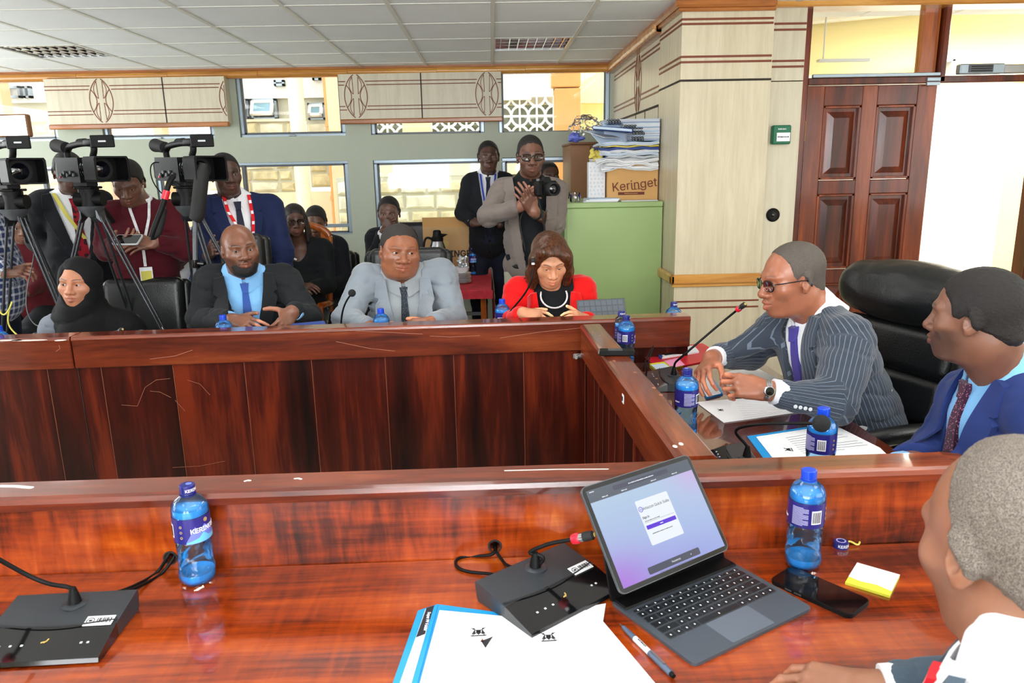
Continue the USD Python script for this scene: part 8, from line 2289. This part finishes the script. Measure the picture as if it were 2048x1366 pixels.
for k in range(1, 8):
    copy_of(ps, (pl0[0] + 0.003 * math.sin(k * 2), pl0[1], 0.753 + 0.0095 * k), 0, f'white saucer on the red tea table cloth, {ORD[k] if k < 7 else "topmost"} from the bottom of the stack')
c = np.array([pl0[0] - 0.0, pl0[1], 0.753 + 0.0095 * 8 + 0.004])
t = thing('sugar_bowl', 'white china bowl with crumpled foil standing on the stacked saucers', 'bowl', c)
obj('bowl', lathe([(0, 0.0), (0.03, 0.0), (0.05, 0.02), (0.057, 0.045), (0.054, 0.045), (0.045, 0.02), (0.0, 0.008)], 28, c), 'china', t, smooth=40)
F = Fld(); r_ = np.random.default_rng(4)
for k in range(9):
    F.ell(c + (r_.uniform(-0.035, 0.035), r_.uniform(-0.03, 0.03), 0.05 + r_.uniform(0, 0.06)), r_.uniform(0.012, 0.028, 3), RZ(r_.uniform(0, 90)), 0.006)
obj('foil_wrap', F.mesh(0.006, wrinkle=folds(6, 0.006, 60)), 'foil', t)
p = atz(874, 520, 0.755); p = np.array([at(874, 470, 5.75)[0], 5.75, 0.753])
t = thing('thermos_flask', 'steel thermos jug with black lid and handle beside the cardboard box', 'flask', p)
hT = at(874, 462, 5.75)[2] - 0.753
obj('body', lathe([(0, 0), (0.07, 0), (0.075, 0.008), (0.075, hT * 0.42), (0.062, hT * 0.66), (0.044, hT * 0.80), (0, hT * 0.80)], 30, p), 'steel', t, smooth=40)
obj('lid', cat_(lathe([(0, hT * 0.8), (0.046, hT * 0.8), (0.047, hT * 0.86), (0.034, hT * 0.9), (0.03, hT), (0.02, hT * 1.02), (0, hT * 1.02)], 24, p), hull([p + q for q in ((0.02, 0, hT * 0.84), (0.03, -0.015, hT * 0.9), (0.03, 0.015, hT * 0.9), (0.085, 0, hT * 0.93), (0.03, 0, hT * 0.95))])), 'black_plastic', t, smooth=35)
obj('handle', tube(smoothpath([p + (-0.04, 0, hT * 0.84), p + (-0.085, 0, hT * 0.86), p + (-0.105, 0, hT * 0.7), p + (-0.1, 0, hT * 0.35), p + (-0.072, 0, hT * 0.25)], 20), 0.009, 10), 'black_plastic', t, smooth=50)
b0, b1 = at(846, 480, 6.1)[0], at(945, 480, 6.1)[0]; bz0, bz1 = 0.753, at(895, 441, 6.1)[2]
t = thing('cardboard_box', 'large brown water carton on the tea table behind the thermos', 'box', ((b0 + b1) / 2, 6.1, 0.753))
obj('carton', box(b0, b1, 6.1, 6.34, bz0, bz1 - 0.05, 0.004), 'card', t)
obj('flap', mv(box(b0, b1, -0.003, 0.003, -0.01, 0.12), RX(14), (0, 6.13, bz1 - 0.09)), 'card_orange', t)
obj('lettering', text('KERINGET', 0.05, FRONT, ((b0 + b1) / 2 + 0.06, 6.098, at(915, 507, 6.1)[2]), 0.002, True), 'ink', t)
obj('printed_spot', mv(prism(shapely.Point(0, 0).buffer(0.03), 0.002), FRONT, ((b0 + b1) / 2 - 0.02, 6.1, at(895, 488, 6.1)[2])), 'gold_print', t)

# ================================================================== PRESS EQUIPMENT
def video_camera(label):
    """Origin at the tripod plate; lens towards -y."""
    t = thing('video_camera', label, 'video camera', (0, 0, 0))
    obj('body', hull([(x, y, z) for x, y, z in ((-0.055, 0.2, 0.03), (0.055, 0.2, 0.03), (-0.06, -0.06, 0.02), (0.06, -0.06, 0.02), (-0.055, 0.2, 0.15), (0.055, 0.2, 0.15), (-0.06, -0.06, 0.145), (0.06, -0.06, 0.145), (-0.05, 0.23, 0.06), (0.05, 0.23, 0.13))]), 'black_plastic', t)
    obj('lens_barrel', cat_(cyl((0, -0.05, 0.085), (0, -0.11, 0.085), 0.056, n=28), cyl((0, -0.11, 0.085), (0, -0.145, 0.085), 0.061, n=28), cyl((0, -0.145, 0.085), (0, -0.175, 0.085), 0.056, n=28)), 'black_matte', t, smooth=35)
    sh = [(-0.078, -0.062), (0.078, -0.062), (0.085, -0.05), (0.085, 0.05), (0.078, 0.062), (-0.078, 0.062), (-0.085, 0.05), (-0.085, -0.05)]
    hood = prism(Polygon(sh).difference(Polygon(np.array(sh) * 0.88)), 0.12)
    obj('lens_hood', cat_(mv(hood, FRONT, (0, -0.165, 0.085)), mv(prism(Polygon(np.array(sh) * 0.9).difference(shapely.Point(0, 0).buffer(0.05)), 0.006), FRONT, (0, -0.165, 0.085))), 'black_plastic', t)
    obj('front_glass', mv(lathe([(0, 0.012), (0.025, 0.009), (0.048, 0.0), (0, 0.0)], 28), FRONT, (0, -0.172, 0.085)), 'glass_dark', t, smooth=60)
    obj('top_handle', cat_(tube(smoothpath([(0, -0.1, 0.15), (0, -0.12, 0.2), (0, -0.05, 0.215), (0, 0.1, 0.21), (0, 0.17, 0.19), (0, 0.17, 0.14)], 24), 0.016, 10), box(-0.025, 0.025, -0.15, -0.06, 0.2, 0.235, 0.008)), 'black_plastic', t, smooth=45)
    m_ = obj('boom_microphone', cyl((0.05, -0.02, 0.225), (0.05, 0.12, 0.225), 0.0135, n=14), 'black_matte', t, smooth=40)
    obj('mic_windshield', tube([(0.05, 0.06, 0.225), (0.05, 0.065, 0.225), (0.05, 0.135, 0.225), (0.05, 0.145, 0.225)], [0.014, 0.021, 0.021, 0.014], 14), 'foam', m_, smooth=50)
    obj('flip_arm', cyl((0.0, -0.1, 0.215), (-0.01, -0.17, 0.22), 0.012, n=10), 'black_plastic', t, smooth=40)
    lcd = obj('flip_screen', mv(box(-0.055, 0.06, -0.007, 0.007, -0.03, 0.03, 0.004), RZ(-50), (0.0, -0.215, 0.22)), 'black_plastic', t)
    obj('maker_plate', mv(box(-0.015, 0.022, -0.0078, -0.0068, -0.004, 0.004), RZ(-50), (0.0, -0.215, 0.22)), 'paper_grey', lcd)
    obj('eyepiece', cat_(tube([(0, 0.18, 0.2), (0, 0.25, 0.21), (0, 0.29, 0.215)], [0.03, 0.032, 0.036], 16)), 'black_matte', t, smooth=40)
    for k in range(3):
        obj('ring_grip', mv(lathe([(0.0585, 0), (0.064, 0.001), (0.064, 0.009), (0.0585, 0.01)], 28), FRONT, (0, -0.075 - 0.024 * k, 0.085)), 'black_gloss', t, smooth=30)
    for k in range(5):
        obj('control_knob', cyl((-0.058, 0.0 + 0.035 * k, 0.06 + 0.012 * (k % 2)), (-0.066, 0.0 + 0.035 * k, 0.06 + 0.012 * (k % 2)), 0.009, n=12), 'alu_dark', t, smooth=40)
    obj('side_strap', tube(smoothpath([(0.06, -0.04, 0.06), (0.085, 0.05, 0.075), (0.06, 0.15, 0.06)], 12), 0.015, 8), 'black_matte', t, smooth=50)
    obj('battery', box(-0.04, 0.04, 0.225, 0.265, 0.04, 0.12, 0.006), 'black_matte', t)
    obj('red_socket', cyl((-0.06, 0.15, 0.05), (-0.068, 0.15, 0.05), 0.006, n=10), 'red_plastic', t)
    obj('mount_plate', box(-0.03, 0.03, -0.05, 0.1, 0.0, 0.03, 0.004), 'black_matte', t)
    return t


mat('tripod_tube', S(70, 72, 76), 0.3, metal=0.7)


def tripod(label, head, feet, pan=None, steel='alu_dark'):
    """head: point under the camera plate; feet: three points on the floor."""
    h = np.array(head, float)
    t = thing('tripod', label, 'tripod', (h[0], h[1], 0))
    hd_ = obj('fluid_head', cat_(cyl(h + (0, 0, -0.03), h, 0.05, n=20), cyl(h + (0, 0, -0.1), h + (0, 0, -0.03), 0.042, n=20), cyl(h + (-0.07, 0, -0.065), h + (0.07, 0, -0.065), 0.036, n=18), box(h[0] - 0.045, h[0] + 0.045, h[1] - 0.06, h[1] + 0.06, h[2] - 0.012, h[2], 0.004)), 'black_plastic', t, smooth=35)
    obj('bowl', lathe([(0, -0.16), (0.03, -0.155), (0.06, -0.12), (0.066, -0.1), (0, -0.1)], 24, h), steel, t, smooth=35)
    ap = h + (0, 0, -0.13)
    for k, f in enumerate(feet):
        f = np.array(f, float); a = ap + (f - ap) * np.array([0.07, 0.07, 0]) ; a[2] = ap[2]
        side = np.cross(f - a, (0, 0, 1)); side /= np.linalg.norm(side)
        mid = a + (f - a) * 0.52
        lg = obj('leg', cat_(*[cyl(a + side * s * 0.021, mid + side * s * 0.015, 0.0068, n=10) for s in (-1, 1)], hull([a + side * s * 0.04 + (0, 0, z) for s in (-1, 1) for z in (-0.03, 0.025)] + [a + (f - a) * 0.04 + side * s * 0.03 for s in (-1, 1)])), 'tripod_tube', t, smooth=40)
        obj('lower_tube', cyl(mid - (f - a) * 0.08, f + (0, 0, 0.02), 0.0085, n=10), 'steel', lg, smooth=40)
        obj('lock_collar', cat_(hull([mid + side * s * 0.026 + (f - a) * e for s in (-1, 1) for e in (-0.015, 0.015)] + [mid + np.cross(side, f - a) / np.linalg.norm(f - a) * q * 0.018 + (f - a) * e for q in (-1, 1) for e in (-0.015, 0.015)]), cyl(mid + side * 0.03, mid + side * 0.055, 0.01, n=8)), 'black_gloss', lg)
        obj('foot', mv(trimesh.creation.icosphere(1, 0.02), None, f + (0, 0, 0.02)), 'black_matte', lg, smooth=60)
        obj('spreader', cyl(ap + (0, 0, -0.62), a + (f - a) * 0.5, 0.007, n=8), 'alu_dark', t, smooth=40)
    if pan is not None:
        P = smoothpath([h + (0, 0, -0.06)] + [np.array(q) for q in pan], 16)
        obj('pan_handle', tube(P, 0.009, 10), 'alu_dark', t, smooth=50)
        obj('handle_grip', tube(P[9:], 0.016, 10), 'black_matte', t, smooth=50)
    return t


def floor_pt(x, y):
    return np.array([x, y, 0.0])


vc = video_camera('middle video camera, in front of the face of the person with the red tie')
h2 = at(176, 373, 4.0); place(vc, h2, 52)
tripod('tripod carrying the middle video camera', h2, (floor_pt(h2[0] - 0.55, 3.95), floor_pt(h2[0] + 0.60, 3.98), floor_pt(h2[0] + 0.06, 4.45)), [h2 + (-0.02, 0.1, -0.09), h2 + (-0.05, 0.3, -0.2)])
h3 = at(372, 372, 4.0)
copy_of(vc, h3, 48, 'right-hand video camera with a cable, beside the person in the navy suit')
tripod('tripod carrying the right-hand video camera', h3, (floor_pt(h3[0] - 0.2, 4.45), floor_pt(h3[0] + 0.62, 4.1), floor_pt(h3[0] + 0.30, 3.98)), [at(345, 365, 3.95), at(330, 400, 3.85), at(300, 474, 3.7)])
h1 = at(22, 378, 3.9)
copy_of(vc, h1, 48, 'leftmost video camera under a glowing light panel')
tripod('tripod carrying the leftmost video camera', h1, (floor_pt(h1[0] + 0.36, 3.94), floor_pt(h1[0] + 0.15, 4.35), floor_pt(h1[0] - 0.4, 4.0)), [h1 + (-0.1, 0.2, -0.12), h1 + (-0.2, 0.4, -0.3)])
t = thing('light_panel', 'glowing white LED light panel on top of the leftmost video camera', 'lamp', at(25, 250, 3.85))
a, b = at(-25, 232, 3.85), at(57, 271, 3.85)
glow('panel_glow', (1.0, 0.99, 0.97), 2.6)
obj('housing', box(a[0] - 0.006, b[0] + 0.006, 3.845, 3.885, b[2] - 0.006, a[2] + 0.006, 0.006), 'brown_board', t)
obj('diffuser', box(a[0], b[0], 3.84, 3.846, b[2], a[2]), 'panel_glow', t)
obj('bracket', cat_(cyl(at(25, 276, 3.87), at(28, 300, 3.88), 0.012, n=10), cyl(at(10, 285, 3.87), at(40, 285, 3.87), 0.009, n=8)), 'black_plastic', t, smooth=40)
t = thing('microphone_stand', 'tall black microphone stand with red-banded boom between the tripods', 'microphone stand', floor_pt(*at(370, 640, 3.78)[:2]))
sb, st_ = at(366, 660, 3.72), at(402, 330, 3.78); sb[2] = 0.0; sb[0] = at(362, 640, 3.75)[0]
mid_ = at(390, 440, 3.78)
obj('padded_sleeve', tube([at(407, 326, 3.78), at(404, 345, 3.78), at(395, 430, 3.78), mid_], [0.02, 0.034, 0.036, 0.03], 14), 'black_matte', t, smooth=40)
obj('pole', cyl(mid_, (sb[0], sb[1], 0.1), 0.0125, n=12), 'alu_dark', t, smooth=40)
for z in (0.98, 1.16):
    q = mid_ + (np.array([sb[0], sb[1], 0.1]) - mid_) * ((mid_[2] - z) / (mid_[2] - 0.1))
    obj('clamp_knob', cat_(cyl(q + (0, 0, -0.02), q + (0, 0, 0.02), 0.024, n=14), cyl(q + (0.02, -0.01, 0), q + (0.055, -0.02, 0), 0.012, n=10)), 'black_gloss', t, smooth=40)
for k in range(3):
    a = 2.1 * k + 0.4
    obj('leg', cyl((sb[0], sb[1], 0.32), (sb[0] + 0.42 * math.cos(a), sb[1] + 0.42 * math.sin(a), 0.02), 0.01, n=10), 'alu_dark', t, smooth=40)
P = smoothpath([at(347, 352, 3.62), at(340, 362, 3.6), at(330, 395, 3.58), at(318, 430, 3.56), at(302, 474, 3.54)], 24)
obj('boom', tube(P, 0.013, 10), 'black_plastic', t, smooth=50)
obj('red_band', tube(P[6:10], 0.0165, 12), 'red_plastic', t, smooth=40)
cable('thin pale cable hanging from the leftmost tripod', [[at(-4, 612, 3.8), at(14, 625, 3.78), at(24, 604, 3.78), at(16, 640, 3.78), at(26, 662, 3.76), at(44, 700, 3.7)]], 0.004, 'lanyard_yellow')
cable('thin black cable drooping from the right-hand video camera', [[at(318, 325, 3.95), at(303, 330, 3.95), at(302, 350, 3.95), at(322, 385, 3.9), at(338, 400, 3.85)]], 0.003)
cable('thin grey cable looping behind the tripod at the left', [[at(66, 480, 3.9), at(58, 560, 3.9), at(57, 630, 3.86), at(66, 645, 3.84), at(82, 650, 3.8)]], 0.003, 'alu_dark')

# things held in hands
c = at(256, 481, 4.12)
t = thing('mobile_phone', 'pale phone held by the person in the maroon sweater', 'phone', c)
obj('case', mv(prism(rrect(0.078, 0.15, 0.01), 0.009), RZ(-8) @ RX(35) @ RZ(90), c), 'paper_grey', t)
obj('screen_glass', mv(prism(rrect(0.07, 0.14, 0.008), 0.0008), RZ(-8) @ RX(35) @ RZ(90), c + RZ(-8) @ RX(35) @ np.array([0, 0, 0.009])), 'black_gloss', t)
c = at(1092, 376, 4.28)
t = thing('photo_camera', 'black photo camera held up by the photographer', 'camera', c)
R = RZ(18)
M = lambda m_: mv(m_, R, c)
obj('body', M(cat_(box(-0.065, 0.065, -0.025, 0.035, -0.045, 0.04, 0.012), hull([(x, y, z) for x in (-0.026, 0.026) for y in (-0.03, 0.025) for z in (0.03,)] + [(x, y, 0.062) for x in (-0.014, 0.014) for y in (-0.022, 0.015)]), box(-0.068, -0.03, -0.042, 0.0, -0.045, 0.035, 0.01))), 'black_plastic', t)
obj('lens', M(cat_(mv(lathe([(0, 0), (0.034, 0), (0.036, 0.012), (0.035, 0.04), (0.037, 0.045), (0.037, 0.075), (0.032, 0.076), (0.03, 0.06), (0, 0.058)], 28), FRONT, (0.012, -0.022, -0.005)))), 'black_matte', t, smooth=35)
obj('lens_glass', M(mv(lathe([(0, 0.068), (0.018, 0.065), (0.03, 0.058), (0, 0.056)], 24), FRONT, (0.012, -0.022, -0.005))), 'glass_dark', t, smooth=60)
obj('dial', M(cyl((-0.045, 0.005, 0.04), (-0.045, 0.005, 0.052), 0.012, n=14)), 'alu_dark', t, smooth=40)
t_ = p15['T']
obj('strap', tube(smoothpath([c + R @ np.array([-0.06, 0.02, 0.03]), at(1082, 420, 4.3), at(1090, 470, 4.34), at(1076, 520, 4.4)], 20), 0.006, 6), 'strap_dark', t, smooth=50)
obj('strap', tube(smoothpath([at(1046, 424, 4.40), at(1040, 450, 4.41), at(1046, 480, 4.41), at(1050, 500, 4.42)], 16), 0.005, 6), 'strap_dark', t, smooth=50)
c = at(388, 590, 4.70)
t = thing('writing_pad', 'pale writing pad with a yellow pencil held by the bowed person', 'pad', c)
obj('pad', mv(box(-0.09, 0.06, -0.06, 0.08, -0.006, 0.0, 0.002), RX(30), c), 'paper', t)
obj('pencil', cyl(at(374, 596, 4.64), at(392, 580, 4.66), 0.005, n=8), 'paper_yellow', t, smooth=40)
